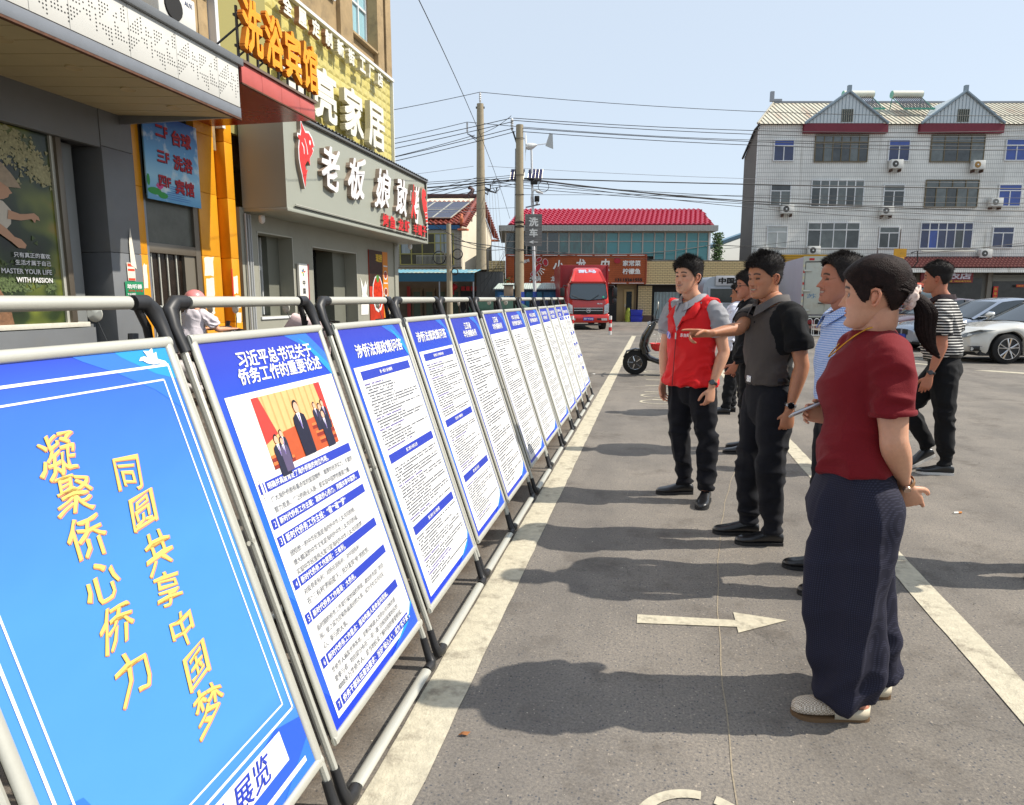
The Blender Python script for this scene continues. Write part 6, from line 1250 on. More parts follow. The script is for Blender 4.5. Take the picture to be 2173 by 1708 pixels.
# grille, lamps, bumper
MB().box(-.67, .67, -.06, .02, .72, 1.02).obj('grille', tblk, t, bevel=.015)
for z in (1.0, .89): MB().box(-.67, .67, -.085, -.061, z - .012, z + .012).obj('chrome_bar', chrome, t)
m = MB(); m.tube([(.095 * math.cos(a * .3491), -.1, .89 + .095 * math.sin(a * .3491)) for a in range(18)], .016, 6, closed=True); m.obj('round_emblem', chrome, t, smooth=60); MB().box(-.05, .0, -.11, -.09, .86, .92).obj('emblem_letter', chrome, t)
m = MB(); m.tube([(-.02, -.1, .84), (-.01, -.1, .93), (.05, -.1, .94)], .012, 5); m.tube([(.0, -.1, .9), (.06, -.1, .84)], .012, 5); m.obj('emblem_letter', chrome, t)
for s_ in (-1, 1):
 m = MB(); m.prism([(0, 0), (.17, .02), (.24, .12), (.24, .50), (.16, .48), (.03, .4)] if s_ > 0 else [(-a, b) for a, b in [(0, 0), (.17, .02), (.24, .12), (.24, .50), (.16, .48), (.03, .4)]][::-1], .06); o = m.obj('headlight', lens, t, bevel=.012); o.matrix_local = FR((s_ * .70, -.02, .72), (1, s_ * .18, 0), (0, .02, 1))
 m = MB(); m.lathe([(.01, .0), (.07, .0), (.075, .03), (.05, .035), (.02, .02)], 14, FR((s_ * .82, -.035, .84), (1, 0, 0), (0, 0, 1))); m.obj('lamp_reflector', chrome, t)
 MB().box(min(s_ * .6, s_ * .86), max(s_ * .6, s_ * .86), -.14, -.1, .44, .54).obj('fog_lamp', lens, t)
 MB().box(s_ * .58 - .18, s_ * .58 + .0, -.13, -.115, .46, .54).obj('bumper_vent', tblk, t)
shell([(.33, .90, -.06, .3, 8), (.38, .96, -.11, .35, 8), (.64, .98, -.12, .35, 8), (.70, .96, -.08, .3, 8)], 'bumper', tred)
pl_ = MB().box(-.235, .235, -.145, -.125, .44, .58).obj('number_plate', M('plate_blue2', S(30, 66, 170), .4), t); text('苏F·9N68J', white_print, pl_, FZ(0, -.147, .51), name='letter', w=.42, h=.095, offset=.03)
for s_ in (-1, 1):
 m = MB(); m.tube([(s_ * .93, .25, 2.0), (s_ * 1.14, .0, 2.02), (s_ * 1.18, -.05, 1.95), (s_ * 1.18, -.05, 1.2), (s_ * .98, .1, 1.15)], .018, 6); m.obj('mirror_arm', tblk, t, smooth=60)
 m = MB(); m.box(s_ * 1.2 - .1, s_ * 1.2 + .1, -.1, .0, 1.52, 1.92); m.obj('mirror', tblk, t, bevel=.03); m = MB(); m.box(s_ * 1.2 - .09, s_ * 1.2 + .09, -.1, .0, 1.22, 1.42); m.obj('mirror', tblk, t, bevel=.03)
 for y in (.9, 5.3): m = MB(); m.tube([(s_ * .62, y, .40), (s_ * .92, y, .40)], .40, 24); m.obj('wheel', tyre, t, bevel=.03)
 m = MB(); m.tube([(s_ * .62 - .15, -.06, 1.60 - .0), (s_ * .3 - .1, -.07, 1.42), (s_ * .12, -.065, 1.38)], .012, 5); m.obj('wiper', tblk, t)
MB().box(-.8, .8, .5, 6.3, .45, .95).obj('chassis', tblk, t); MB().box(-.6, .6, .1, .2, .2, .28).obj('axle_beam', steel_d, t)
m = MB(); m.lathe([(.01, 0), (.05, 0), (.05, .004), (.01, .004)], 12, FR((.68, -.045, 1.5), (1, 0, 0), (0, .2, 1))); m.obj('green_sticker', M('sticker_green', S(60, 170, 140), .5), t)
MB().box(-.28, .55, .02, .1, 1.42, 1.47).obj('dashboard_papers', M('dash_paper', S(190, 190, 130), .7, var=.4, vs=8), t)
# ---------------------------------------------------------------- white box truck (rear view)
bxw = M('box_white', S(188, 190, 178), .5, var=.06, vs=2, dirt=S(150, 120, 84), ds=2.2, damt=.35); bxg = M('box_side_lilac', S(176, 172, 182), .45, var=.05, vs=1.5)
t = FB('box_truck', 'white refrigerated box truck seen from behind with lettering on the left door', 'truck', 11.1, 26, 0, -YAW)
dpt = 5.8
MB().box(0, 2.25, .05, dpt, .78, 3.0).obj('cargo_box', bxg, t, bevel=.01)
MB().box(.08, 1.1, -.02, .045, .84, 2.8).obj('door', bxw, t, bevel=.008); MB().box(1.13, 2.17, -.02, .045, .84, 2.8).obj('door', bxw, t, bevel=.008)
for a in ((0, 2.25, -.03, .04, 2.83, 3.02), (0, .07, -.03, .04, .78, 2.83), (2.18, 2.25, -.03, .04, .78, 2.83), (0, 2.25, -.04, .04, .72, .78)): MB().box(*a).obj('frame', bxw, t)
for a in ((.07, .085, -.035, -.02, .84, 2.82), (.07, 2.18, -.036, -.02, 2.80, 2.82), (1.10, 1.13, -.03, -.0, .84, 2.8)): MB().box(*a).obj('seal', black_and_shade, t)
for k in range(9): MB().box(.005, .06, -.036, -.031, .86 + k * .22, .95 + k * .22).obj('reflector', redw if k % 2 else M('reflector_cream', S(206, 196, 160), .5), t)
for k in range(4): MB().box(.2 + k * .5, .38 + k * .5, -.036, -.031, 2.87, 2.95).obj('reflector', redw, t)
for z in (.98, 1.72, 2.48):
 m = MB(); m.box(.03, .30, -.07, -.035, z - .03, z + .04); m.obj('hinge', alu, t, bevel=.012)
text('苏 J', M('blue_paint_letter', S(70, 120, 160), .5), t, FZ(.45, -.024, 1.52), name='letter', w=.52, h=.2); text('U·2880', M('blue_paint_letter', S(70, 120, 160), .5), t, FZ(1.5, -.024, 1.52), name='letter', w=1.1, h=.17)
for x in (.86, 1.2, 1.4): m = MB(); m.tube([(x, -.05, .84), (x, -.05, 2.78)], .014, 6); m.obj('lock_rod', alu, t)
m = MB(); m.tube([(.6, -.06, 1.26), (.85, -.09, 1.25)], .02, 6); m.obj('lock_handle', steel_d, t); m = MB(); m.lathe([(.01, .05), (.05, .04), (.06, 0)], 10, FZ(.86, -.05, 1.27)); m.obj('lock_knob', alu, t)
MB().box(.05, 2.2, .1, 5.6, .45, .78).obj('chassis', tblk, t); MB().box(.1, 2.15, .0, .06, .30, .40).obj('rear_bumper', M('bumper_rusty', S(150, 110, 96), .6, var=.3, vs=6), t)
MB().box(.8, 1.35, .02, .05, .44, .72).obj('plate_holder', bxw, t); p2 = MB().box(.86, 1.3, .0, .019, .47, .66).obj('number_plate', M('plate_blue2', S(30, 66, 170), .4), t); text('苏J·U2880', white_print, p2, FZ(1.08, -.002, .565), name='letter', w=.4, h=.1, offset=.03)
for x in (.15, 1.7): MB().box(x, x + .4, .0, .05, .46, .62).obj('tail_light', M('tail_red', S(130, 24, 24), .3), t, bevel=.01)
for x in (.2, 1.75):
 m = MB(); m.tube([(x, 1.2, .42), (x + .3, 1.2, .42)], .42, 22); m.obj('wheel', tyre, t, bevel=.03)
 MB().box(x - .02, x + .34, .4, .42, .15, .45).obj('mudflap', M('mudflap_grey', S(120, 116, 110), .7, var=.2, vs=6), t)
# ---------------------------------------------------------------- cars
def car(nm, label, paint, loc, rz, L=4.9, W=1.84, H=1.46, group=None, detail=2, hood=.95, wheel_r=.335, suv=False):
 """x forward (front at +L/2), y left; lofted shell with real wheel arches"""
 t = thing(nm, label, 'car', loc, rz, group)
 gl = M('car_glass', S(36, 46, 52), .05, spec=1); blk = tblk; tr = chrome
 f, b = L / 2, -L / 2; wf, wb = f - .86, b + .98
 st = []
 n = 78
 def interp(x, tab):
  for (x0, a), (x1, c) in zip(tab[:-1], tab[1:]):
   if x <= x1: u = (x - x0) / (x1 - x0); u = u * u * (3 - 2 * u) if abs(a - c) > .02 else u; return a + (c - a) * max(0, min(1, u))
  return tab[-1][1]
 belt = [(b, .80), (b + .1, .92), (b + .7, .99), (b + 1.4, .97), (f - 1.9, .92), (f - 1.2, .86), (f - .45, .76), (f - .12, .66), (f, .55)]
 if suv: belt = [(x, z + .08) for x, z in belt]
 wid = [(b, .80), (b + .12, .9), (b + .5, .97), (b + 1.2, 1.0), (f - 1.2, 1.0), (f - .5, .95), (f - .15, .80), (f, .62)]
 xs_ = [b + (f - b) * i / n for i in range(n + 1)]
 m = MB(); rows = 9; vs = []
 for x in xs_:
  hb = interp(x, belt); hw = W / 2 * interp(x, wid); zl = .20 if abs(x) < L / 2 - .3 else .26
  for xc in (wf, wb):
   d = abs(x - xc); ra = wheel_r + .055
   if d < ra: zl = max(zl, wheel_r + math.sqrt(ra * ra - d * d))
  zl = min(zl, hb - .12)
  sec = [(hw * .90, zl), (hw * .985, zl + (hb - zl) * .12), (hw * 1.0, zl + (hb - zl) * .35), (hw * .995, zl + (hb - zl) * .62), (hw * .97, zl + (hb - zl) * .82), (hw * .93, hb - .015), (hw * .86, hb + .012), (hw * .45, hb + .05), (0, hb + .06)]
  ring_ = sec + [(-y, z) for y, z in sec[-2::-1]]
  vs += [(x, y, z) for y, z in ring_]
 k = len(ring_)
 fs = [(i * k + j, i * k + j + 1, (i + 1) * k + j + 1, (i + 1) * k + j) for i in range(n) for j in range(k - 1)]
 fs += [tuple(range(k)), tuple(n * k + j for j in range(k))[::-1]]
 m.add(vs, fs); m.obj('body', paint, t, smooth=40)
 # greenhouse
 ra_, rf_ = b + (.62 if not suv else .15), f - 1.42
 top = [(ra_, .96), (ra_ + .75, H - .05), (ra_ + 1.4, H), (rf_ - 1.25, H - .01), (rf_ - .85, H - .06), (rf_, .93)]
 ngh = 26; vs = []
 for i in range(ngh + 1):
  x = ra_ + (rf_ - ra_) * i / ngh; zt = interp(x, top);
  for (x0, a), (x1, c) in zip(top[:-1], top[1:]):
   if x0 <= x <= x1 + 1e-6: zt = a + (c - a) * (x - x0) / (x1 - x0)
  hb = interp(x, belt) - .02; hw = W / 2 * .93; ti = max(0, zt - hb)
  hr = hw - ti * .42
  sec = [(hw, hb), (hr + .035, zt - .055 if ti > .1 else hb + ti * .5), (hr - .05, zt - .012), (hr * .5, zt + .008), (0, zt + .012)]
  vs += [(x, y, z) for y, z in sec + [(-y, z) for y, z in sec[-2::-1]]]
 k = 9; m = MB(); m.mi = []
 for i in range(ngh):
  for j in range(8):
   m.cur = 0
   xm = ra_ + (rf_ - ra_) * (i + .5) / ngh
   roof = ra_ + .72 < xm < rf_ - .80
   if j in (0, 7): m.cur = 1
   elif not roof: m.cur = 1 if j in (2, 3, 4, 5) else 0
   m.f.append((i * k + j, i * k + j + 1, (i + 1) * k + j + 1, (i + 1) * k + j)); m.mi.append(m.cur)
 m.v = vs; m.obj('cabin', [paint, gl], t, smooth=30)
 for s_ in (-1, 1):
  for xp in (ra_ + .55, (ra_ + rf_) / 2 - .05, rf_ - .62):
   zt = H - .06; y = s_ * W / 2 * .93
   if xp == rf_ - .62: continue
   m = MB(); m.tube([(xp, y + s_ * .006, .95), (xp + (.1 if xp < -.5 else 0), s_ * (W / 2 * .93 - (H - .98) * .42 + .035), zt)], [(.03, .008)] * 2, 6, ref=(1, 0, 0)); m.obj('pillar', blk, t)
  m = MB(); m.tube([(rf_ - .12, s_ * (W / 2 * .93 + .0), .955), (ra_ + .5, s_ * (W / 2 * .93 + .004), .985)], [(.012, .008)] * 2, 6); m.obj('belt_trim', tr, t)
  m = MB(); m.tube([(rf_ - .30, s_ * (W / 2 * .95), .98), (rf_ - .28, s_ * (W / 2 * 1.0 + .03), 1.0)], .02, 6); m.obj('mirror_stalk', blk, t)
  m = MB(); m.tube([(rf_ - .22, s_ * (W / 2 + .10), 1.03), (rf_ - .30, s_ * (W / 2 + .10), 1.035), (rf_ - .38, s_ * (W / 2 + .09), 1.04)], [(.03, .05), (.075, .11), (.06, .1)], 12, ref=(0, 0, 1)); m.obj('door_mirror', paint, t, smooth=60)
  for xc in (wf, wb):
   wh = MB(); y0 = s_ * (W / 2 - .21); y1 = s_ * (W / 2 - .015)
   wh.tube([(xc, y0, wheel_r), (xc, y0 + (y1 - y0) * .1, wheel_r), (xc, y0 + (y1 - y0) * .9, wheel_r), (xc, y1, wheel_r)], [wheel_r - .03, wheel_r, wheel_r, wheel_r - .025], 40); w_ = wh.obj('wheel', tyre, t, smooth=50)
   rr = wheel_r * .74; yo = y1 + s_ * .002
   q = MB(); q.tube([(xc, yo - s_ * .02, wheel_r), (xc, yo + s_ * .001, wheel_r)], [rr, rr], 36); q.obj('rim_dish', blk, w_)
   q = MB(); q.tube([(xc + (rr - .012) * math.cos(a * .2618), yo + s_ * .008, wheel_r + (rr - .012) * math.sin(a * .2618)) for a in range(24)], .013, 6, closed=True); q.obj('rim', tr, w_, smooth=60)
   for a5 in range(5):
    a_ = a5 * 1.2566 + .3;
    for off in (-.16, .16):
     q = MB(); q.tube([(xc + .04 * math.cos(a_), yo + s_ * .012, wheel_r + .04 * math.sin(a_)), (xc + rr * .55 * math.cos(a_ + off), yo + s_ * .014, wheel_r + rr * .55 * math.sin(a_ + off)), (xc + rr * .95 * math.cos(a_ + off * 1.25), yo + s_ * .006, wheel_r + rr * .95 * math.sin(a_ + off * 1.25))], [.018, .015, .02], 5); q.obj('spoke', tr, w_)
   q = MB(); q.tube([(xc, yo, wheel_r), (xc, yo + s_ * .02, wheel_r)], [.045, .035], 14); q.obj('hub_cap', tr, w_)
   m = MB(); m.tube([(xc + (wheel_r + .06) * math.cos(a * math.pi / 14), s_ * (W / 2 * .995 * interp(xc, wid) - .05), wheel_r + (wheel_r + .06) * math.sin(a * math.pi / 14)) for a in range(0, 15)], .02, 5); m.obj('arch_liner', blk, t)
  # lamps
  m = MB(); m.add([(f - .60, s_ * (W / 2 * .935), .735), (f - .42, s_ * (W / 2 * .90), .70), (f - .16, s_ * (W / 2 * .78), .62), (f - .07, s_ * (W / 2 * .62), .56), (f - .04, s_ * (W / 2 * .52), .58), (f - .10, s_ * (W / 2 * .60), .655), (f - .3, s_ * (W / 2 * .84), .745)], [tuple(range(7)) if s_ > 0 else tuple(range(7))[::-1]])
  m.v = [(x + .035, y + s_ * .028, z + .012) for x, y, z in m.v]; m.obj('headlight', M('headlamp_smoke', S(120, 124, 124), .06, spec=1, var=.6, vs=18), t)
  m = MB(); m.tube([(f - .26, s_ * (W / 2 * .93), .34), (f - .12, s_ * (W / 2 * .80), .33)], [(.055, .03)] * 2, 10); m.obj('bumper_duct', blk, t, smooth=60)
  m = MB(); m.tube([(f - .30, s_ * (W / 2 * .95), .39), (f - .08, s_ * (W / 2 * .76), .385)], .01, 6); m.obj('bumper_trim', tr, t)
  m = MB(); m.lathe([(.01, .0), (.035, .0), (.038, .02), (.01, .02)], 12, FR((f - .14, s_ * (W / 2 * .84), .33), (-.5, s_ * .86, 0), (0, 0, 1))); m.obj('fog_lamp', lens, t)
  m = MB(); m.box(b - .005, b + .12, s_ * W / 2 * .75 - .16, s_ * W / 2 * .75 + .1, .72, .84); m.obj('tail_light', M('tail_red', S(130, 24, 24), .3), t)
 for s_ in (-1, 1):
  m = MB(); m.box(f - .03, f + .012, min(s_ * .04, s_ * .3), max(s_ * .04, s_ * .3), .44, .60); m.obj('grille', blk, t, bevel=.02)
 for s_ in (-1, 1):
  for xp in (f - 1.62, -.12, b + 1.45):
   hb = interp(xp, belt); m = MB(); m.tube([(xp + (.06 if xp > 0 else 0) * q / 6, s_ * (W / 2 * interp(xp, wid) * [.95, .985, 1.0, .997, .985, .965, .935][q] + .001), .30 + (hb - .31) * q / 6) for q in range(7)], .0045, 4); m.obj('door_seam', blk, t)
  m = MB(); m.tube([(f - 1.9, s_ * (W / 2 * .995), .72), (-.1, s_ * (W / 2 * .997), .74), (b + .6, s_ * (W / 2 * .965), .77)], .004, 4); m.obj('body_crease', blk, t)
  for xp in (.25, -1.05): m = MB(); m.tube([(xp, s_ * (W / 2 * .985), .80), (xp - .2, s_ * (W / 2 * .985), .805)], .012, 6); m.obj('door_handle', tr, t)
 m = MB(); m.box(f - .0, f + .02, -.22, .22, .36, .46); m.obj('number_plate', M('plate_blue2', S(30, 66, 170), .4), t)
 m = MB(); m.box(-f + .3, f - .3, -W / 2 + .12, W / 2 - .12, .17, .3); m.obj('underbody', blk, t)
 m = MB(); m.box(wf - .4, wf + .4, -W / 2 + .25, W / 2 - .25, .3, .72); m.box(wb - .4, wb + .4, -W / 2 + .25, W / 2 - .25, .3, .78); m.obj('wheel_well', blk, t)
 return t
cw_ = M('car_pearl_white', S(204, 202, 194), .22, coat=1, var=.02); cs = M('car_silver_blue', S(150, 160, 176), .25, metal=.5, coat=1); cm = M('car_maroon', S(86, 54, 62), .25, metal=.3, coat=1); ck_ = M('car_dark', S(34, 34, 38), .25, coat=1); co = M('van_orange', S(196, 74, 40), .3, coat=.5)
# car placement: heading is the direction the front points to
def car_at(nm, lab, paint, wx, wy, heading, L=4.9, **k):
 """place so that the FRONT LEFT wheel touches (wx, wy)"""
 a = R(heading); fx, fy = L / 2 - .86, .8
 return car(nm, lab, paint, (wx - (fx * math.cos(a) - fy * math.sin(a)), wy - (fx * math.sin(a) + fy * math.cos(a)), 0), a, L=L, **k)
car_at('sedan', 'white sedan with split-spoke wheels parked nearest, cut off by the right edge', cw_, 7.75, 17.0, 192)
car_at('sedan', 'silver blue sedan directly behind the white sedan', cs, 7.9, 20.3, 193, H=1.46)
car_at('sedan', 'maroon sedan behind the striped man, nose hidden by him', cm, 8.1, 24.0, 196, L=4.7)
car_at('sedan', 'dark sedan with a pale windscreen behind the silver car', ck_, 8.8, 27.5, 190)
car_at('hatchback', 'dark grey car at the right edge far behind the silver sedan roof', ck_, 15.5, 31, 190, L=4.3, H=1.6, suv=True)
# orange van front behind the woman's ponytail
t = FB('orange_van', 'orange truck cab with a clear windscreen between the woman and the striped man', 'truck', 16.1, 29, 0, -YAW * .7)
MB().box(0, 2.0, 0, 2.0, .5, 2.1).obj('cab', co, t, bevel=.12, seg=4); MB().box(.15, 1.85, -.02, .01, 1.28, 1.92).obj('windscreen_seal', tblk, t, bevel=.05); MB().box(.2, 1.8, -.035, -.021, 1.32, 1.88).obj('windscreen', M('pale_screen', S(120, 136, 142), .08, spec=1), t, bevel=.04)
m = MB(); m.tube([(.9, -.05, 1.34), (1.5, -.06, 1.46)], .012, 5); m.obj('wiper', tblk, t); MB().box(1.2, 1.24, .3, .34, 2.02, 2.16).obj('aerial', tblk, t)
for x in (.1, 1.6): m = MB(); m.tube([(x, 1, .4), (x + .3, 1, .4)], .4, 20); m.obj('wheel', tyre, t)
t = FB('yellow_crane_box', 'yellow crane housing rising behind the orange cab next to the woman\'s head', 'crane', 18.3, 33)
cy_ = M('crane_yellow', S(200, 150, 26), .5, var=.1, vs=3, dirt=S(120, 90, 40), ds=4, damt=.5)
MB().box(-.6, .65, 0, 1.2, 0, 3.4).obj('housing', cy_, t, bevel=.03); MB().box(.66, 1.0, .1, 1, 0, 3.0).obj('mast', cy_, t, bevel=.02); MB().box(.1, .7, -.05, -.01, 3.41, 3.8).obj('top_box', cy_, t)
m = MB(); m.tube([(.95, .0, 3.6), (1.25, 0, 3.7), (1.3, 0, 3.2), (1.1, 0, 2.9)], .03, 6); m.obj('hose', black_and_shade, t, smooth=60)
# ---------------------------------------------------------------- scooters
blackg = M('scooter_black', S(22, 24, 24), .22, coat=.6, var=.1, vs=6)
def scooter(nm, lab, loc, rz, paint, basket=True):
 """x forward; wheel centres at x=.62 and -.62"""
 t = thing(nm, lab, 'scooter', loc, rz)
 for x in (.62, -.60):
  w_ = MB(); w_.tube([(x, -.045, .235), (x, -.03, .235), (x, .03, .235), (x, .045, .235)], [.20, .235, .235, .20], 32); wo = w_.obj('wheel', tyre, t, smooth=60)
  q = MB(); q.tube([(x, -.047, .235), (x, .047, .235)], [.13, .13], 28); q.obj('rim_disc', blackg, wo)
  for s_ in (-1, 1):
   for a in range(5): q = MB(); q.tube([(x + .03 * math.cos(a * 1.2566), s_ * .05, .235 + .03 * math.sin(a * 1.2566)), (x + .125 * math.cos(a * 1.2566), s_ * .05, .235 + .125 * math.sin(a * 1.2566))], .012, 5); q.obj('spoke', chrome, wo)
   q = MB(); q.tube([(x + .135 * math.cos(a * .35), s_ * .049, .235 + .135 * math.sin(a * .35)) for a in range(18)], .006, 4, closed=True); q.obj('rim_edge', chrome, wo)
 m = MB(); m.tube([(.84, 0, .33), (.78, 0, .45), (.62, 0, .50), (.44, 0, .46), (.36, 0, .34)], [(.012, .05), (.02, .07), (.02, .075), (.02, .07), (.012, .05)], 10, ref=(0, 0, 1)); m.obj('front_mudguard', paint, t, smooth=60)
 m = MB(); m.tube([(.62, 0, .235), (.5, 0, .55), (.40, 0, .80)], .03, 8); m.obj('fork', blackg, t, smooth=60)
 m = MB(); m.tube([(.42, 0, .42), (.47, 0, .56), (.43, 0, .74), (.33, 0, .92), (.27, 0, 1.0)], [(.10, .15), (.09, .16), (.085, .14), (.07, .11), (.04, .08)], 18, ref=(1, 0, 0)); m.obj('front_shield', paint, t, smooth=60)
 m = MB(); m.tube([(.47, 0, .45), (.35, 0, .32), (.15, 0, .25), (-.35, 0, .25), (-.5, 0, .33)], [(.05, .12), (.06, .13), (.055, .15), (.06, .15), (.05, .12)], 14, ref=(0, 0, 1)); m.obj('floor_shell', paint, t, smooth=60)
 m = MB(); m.tube([(-.02, 0, .26), (-.22, 0, .42), (-.45, 0, .56), (-.78, 0, .62)], [(.10, .11), (.14, .13), (.12, .13), (.05, .08)], 14, ref=(0, 0, 1)); m.obj('rear_shell', paint, t, smooth=60)
 m = MB(); m.tube([(-.02, 0, .68), (-.12, 0, .72), (-.4, 0, .72), (-.72, 0, .76)], [(.03, .08), (.05, .13), (.05, .13), (.03, .09)], 14, ref=(0, 0, 1)); m.obj('seat', M('brown_seat', S(60, 40, 36), .6), t, smooth=60)
 m = MB(); m.tube([(.24, -.32, 1.02), (.26, -.2, 1.03), (.28, 0, 1.0), (.26, .2, 1.03), (.24, .32, 1.02)], .014, 8); m.obj('handlebar', steel_d, t, smooth=60)
 for s_ in (-1, 1):
  m = MB(); m.tube([(.24, s_ * .22, 1.03), (.235, s_ * .36, 1.02)], .02, 8); m.obj('grip', blackp, t)
  m = MB(); m.tube([(.27, s_ * .2, 1.04), (.25, s_ * .24, 1.18), (.23, s_ * .26, 1.26)], .006, 5); m.obj('mirror_stem', steel_d, t)
  m = MB(); m.lathe([(.005, .012), (.06, .008), (.064, 0), (.06, -.008), (.005, -.01)], 16, Matrix.Translation((.22, s_ * .27, 1.32)) @ Matrix.Rotation(R(90), 4, 'Y') @ Matrix.Scale(1.15, 4, (1, 0, 0))); m.obj('mirror', alu, t, smooth=60)
  m = MB(); m.tube([(.3, s_ * .1, 1.0), (.34, s_ * .22, 1.0)], .005, 4); m.obj('brake_lever', steel_d, t)
 m = MB(); m.box(.20, .30, -.07, .07, 1.03, 1.07); m.obj('dashboard', blackp, t, bevel=.01); m = MB(); m.tube([(.28, .0, 1.06), (.3, .0, 1.14)], [(.015, .045)] * 2, 8); m.obj('phone_holder', blackp, t)
 m = MB(); m.tube([(.34, 0, .98), (.40, 0, .96)], [.05, .045], 12); m.obj('headlamp', lens, t)
 for s_ in (-1,): m = MB(); m.tube([(-.05, -.08, .24), (.02, -.14, .06), (.0, -.2, .02)], .01, 6); m.tube([(-.05, -.08, .24), (-.1, -.15, .04)], .008, 6); m.obj('kick_stand', steel_d, t)
 return t
t = scooter('electric_scooter', 'black electric scooter parked across the lane left of the red vest', (.30, 13.05, 0), R(180), blackg)
m = MB(); m.quad((.30, -.13, .312), (-.0, -.13, .308), (-.0, .13, .308), (.30, .13, .312)); m.obj('floor_mat', M('dusty_mat', S(150, 126, 92), .9, var=.3, vs=12), t)
t = thing('red_helmet', 'red helmet hanging upside down from the black scooter\'s front hook', 'helmet', (.10, 12.86, .60));
m = MB(); m.lathe([(.01, -.13), (.06, -.125), (.11, -.09), (.135, -.03), (.14, .0), (.165, .012), (.16, .02), (.132, .004), (.12, -.05), (.05, -.1), (.01, -.11)], 24); m.obj('shell', M('helmet_red', S(206, 24, 26), .3, coat=.5), t, smooth=60)
m = MB(); m.lathe([(.02, -.06), (.1, -.05), (.12, -.01), (.1, -.012), (.02, -.03)], 18); m.obj('lining', black_and_shade, t)
for a in (0, 2.2, 4.2): m = MB(); m.tube([(.1 * math.cos(a), .1 * math.sin(a), .0), (.03 * math.cos(a), .03 * math.sin(a), .12), (.0, 0, .22)], .005, 4); m.obj('strap', alu, t)
scooter('electric_scooter', 'black scooter with round mirror in front of the dark garden poster shop', (-4.5, 5.0, 0), R(115), blackg)
t = scooter('quilted_scooter', 'scooter under a pale pink quilted wind cover beside the orange column', (-4.9, 8.5, 0), R(80), blackg)
pq = M('pink_quilt', S(214, 190, 188), .9, var=.1, vs=20, bump=.5, bs=12)
m = MB(); m.tube([(.36, -.42, .92), (.38, -.25, 1.02), (.40, 0, 1.06), (.38, .22, 1.1), (.36, .42, .96)], [(.05, .10), (.12, .13), (.10, .12), (.15, .15), (.05, .10)], 16, ref=(0, 0, 1)); m.obj('quilted_cover', pq, t, smooth=60)
m = MB(); m.tube([(.42, 0, 1.05), (.5, 0, .8), (.52, 0, .5)], [(.04, .3), (.04, .26), (.03, .22)], 14, ref=(1, 0, 0)); m.obj('quilted_apron', pq, t, smooth=60)
t = thing('bicycle', 'bicycle with upright black handlebar and brake levers by the lottery sign', 'bicycle', (-5.4, 10.1, 0), R(100))
for x in (.52, -.52):
 m = MB(); m.tube([(x + .31 * math.cos(a * .2618), 0, .33 + .31 * math.sin(a * .2618)) for a in range(24)], .018, 6, closed=True); w_ = m.obj('wheel', tyre, t)
 for a in range(10): q = MB(); q.tube([(x, 0, .33), (x + .3 * math.cos(a * .628), 0, .33 + .3 * math.sin(a * .628))], .003, 3); q.obj('spoke', alu, w_)
m = MB(); m.tube([(.52, 0, .33), (.42, 0, .7), (.36, 0, 1.0)], .018, 6); m.tube([(.42, 0, .68), (-.1, 0, .32), (-.52, 0, .33), (-.18, 0, .62), (-.1, 0, .32)], .018, 6); m.tube([(-.18, 0, .6), (.4, 0, .72)], .018, 6); m.tube([(-.12, 0, .4), (-.24, 0, .85)], .015, 6); m.obj('frame', steel_d, t)
m = MB(); m.tube([(.28, -.3, 1.06), (.34, -.15, 1.08), (.36, 0, 1.0), (.34, .15, 1.08), (.28, .3, 1.06)], .014, 6); m.obj('handlebar', steel_d, t)
for s_ in (-1, 1): m = MB(); m.tube([(.3, s_ * .2, 1.07), (.27, s_ * .32, 1.06)], .02, 6); m.obj('grip', blackp, t); m = MB(); m.tube([(.33, s_ * .1, 1.06), (.4, s_ * .2, 1.03), (.38, s_ * .28, 1.02)], .006, 4); m.obj('brake_lever', blackp, t)
m = MB(); m.tube([(-.36, 0, .88), (-.2, 0, .88), (-.1, 0, .89)], [(.02, .08), (.03, .06), (.015, .02)], 8, ref=(0, 0, 1)); m.obj('saddle', blackp, t)
scooter('electric_scooter', 'black scooter with a silver fairing and wide mirror before the restaurant door', (-5.3, 12.4, 0), R(60), M('scooter_silver', S(150, 148, 140), .3, coat=.5))
scooter('electric_scooter', 'dark scooter with a tan fairing right of the menu poster', (-5.0, 16.7, 0), R(40), M('scooter_tan', S(120, 104, 80), .4, coat=.4))
scooter('electric_scooter', 'dark scooter with an orange front lamp beside the green covered cart', (-4.6, 19.4, 0), R(80), blackg)
t = thing('covered_cart', 'cart under a dark green tarpaulin behind the fifth stand', 'cart', (-5.1, 22.2, 0), R(10))
m = MB(); m.add([(-1, -.9, .3), (1, -.9, .3), (1, .9, .3), (-1, .9, .3), (-1.05, -.95, 1.1), (1.05, -.95, 1.1), (1.05, .95, 1.1), (-1.05, .95, 1.1), (-.55, -.8, 1.42), (.5, -.8, 1.42), (.5, .8, 1.42), (-.55, .8, 1.42)], [(0, 1, 5, 4), (1, 2, 6, 5), (2, 3, 7, 6), (3, 0, 4, 7), (4, 5, 9, 8), (5, 6, 10, 9), (6, 7, 11, 10), (7, 4, 8, 11), (8, 9, 10, 11)]); m.obj('tarpaulin', M('green_tarp', S(30, 66, 52), .55, var=.2, vs=2, bump=.6, bs=5), t, bevel=.05, seg=3)
for x in (-.8, .8): m = MB(); m.tube([(x - .05, -.6, .3), (x + .05, -.6, .3)], .3, 18); m.obj('wheel', tyre, t)
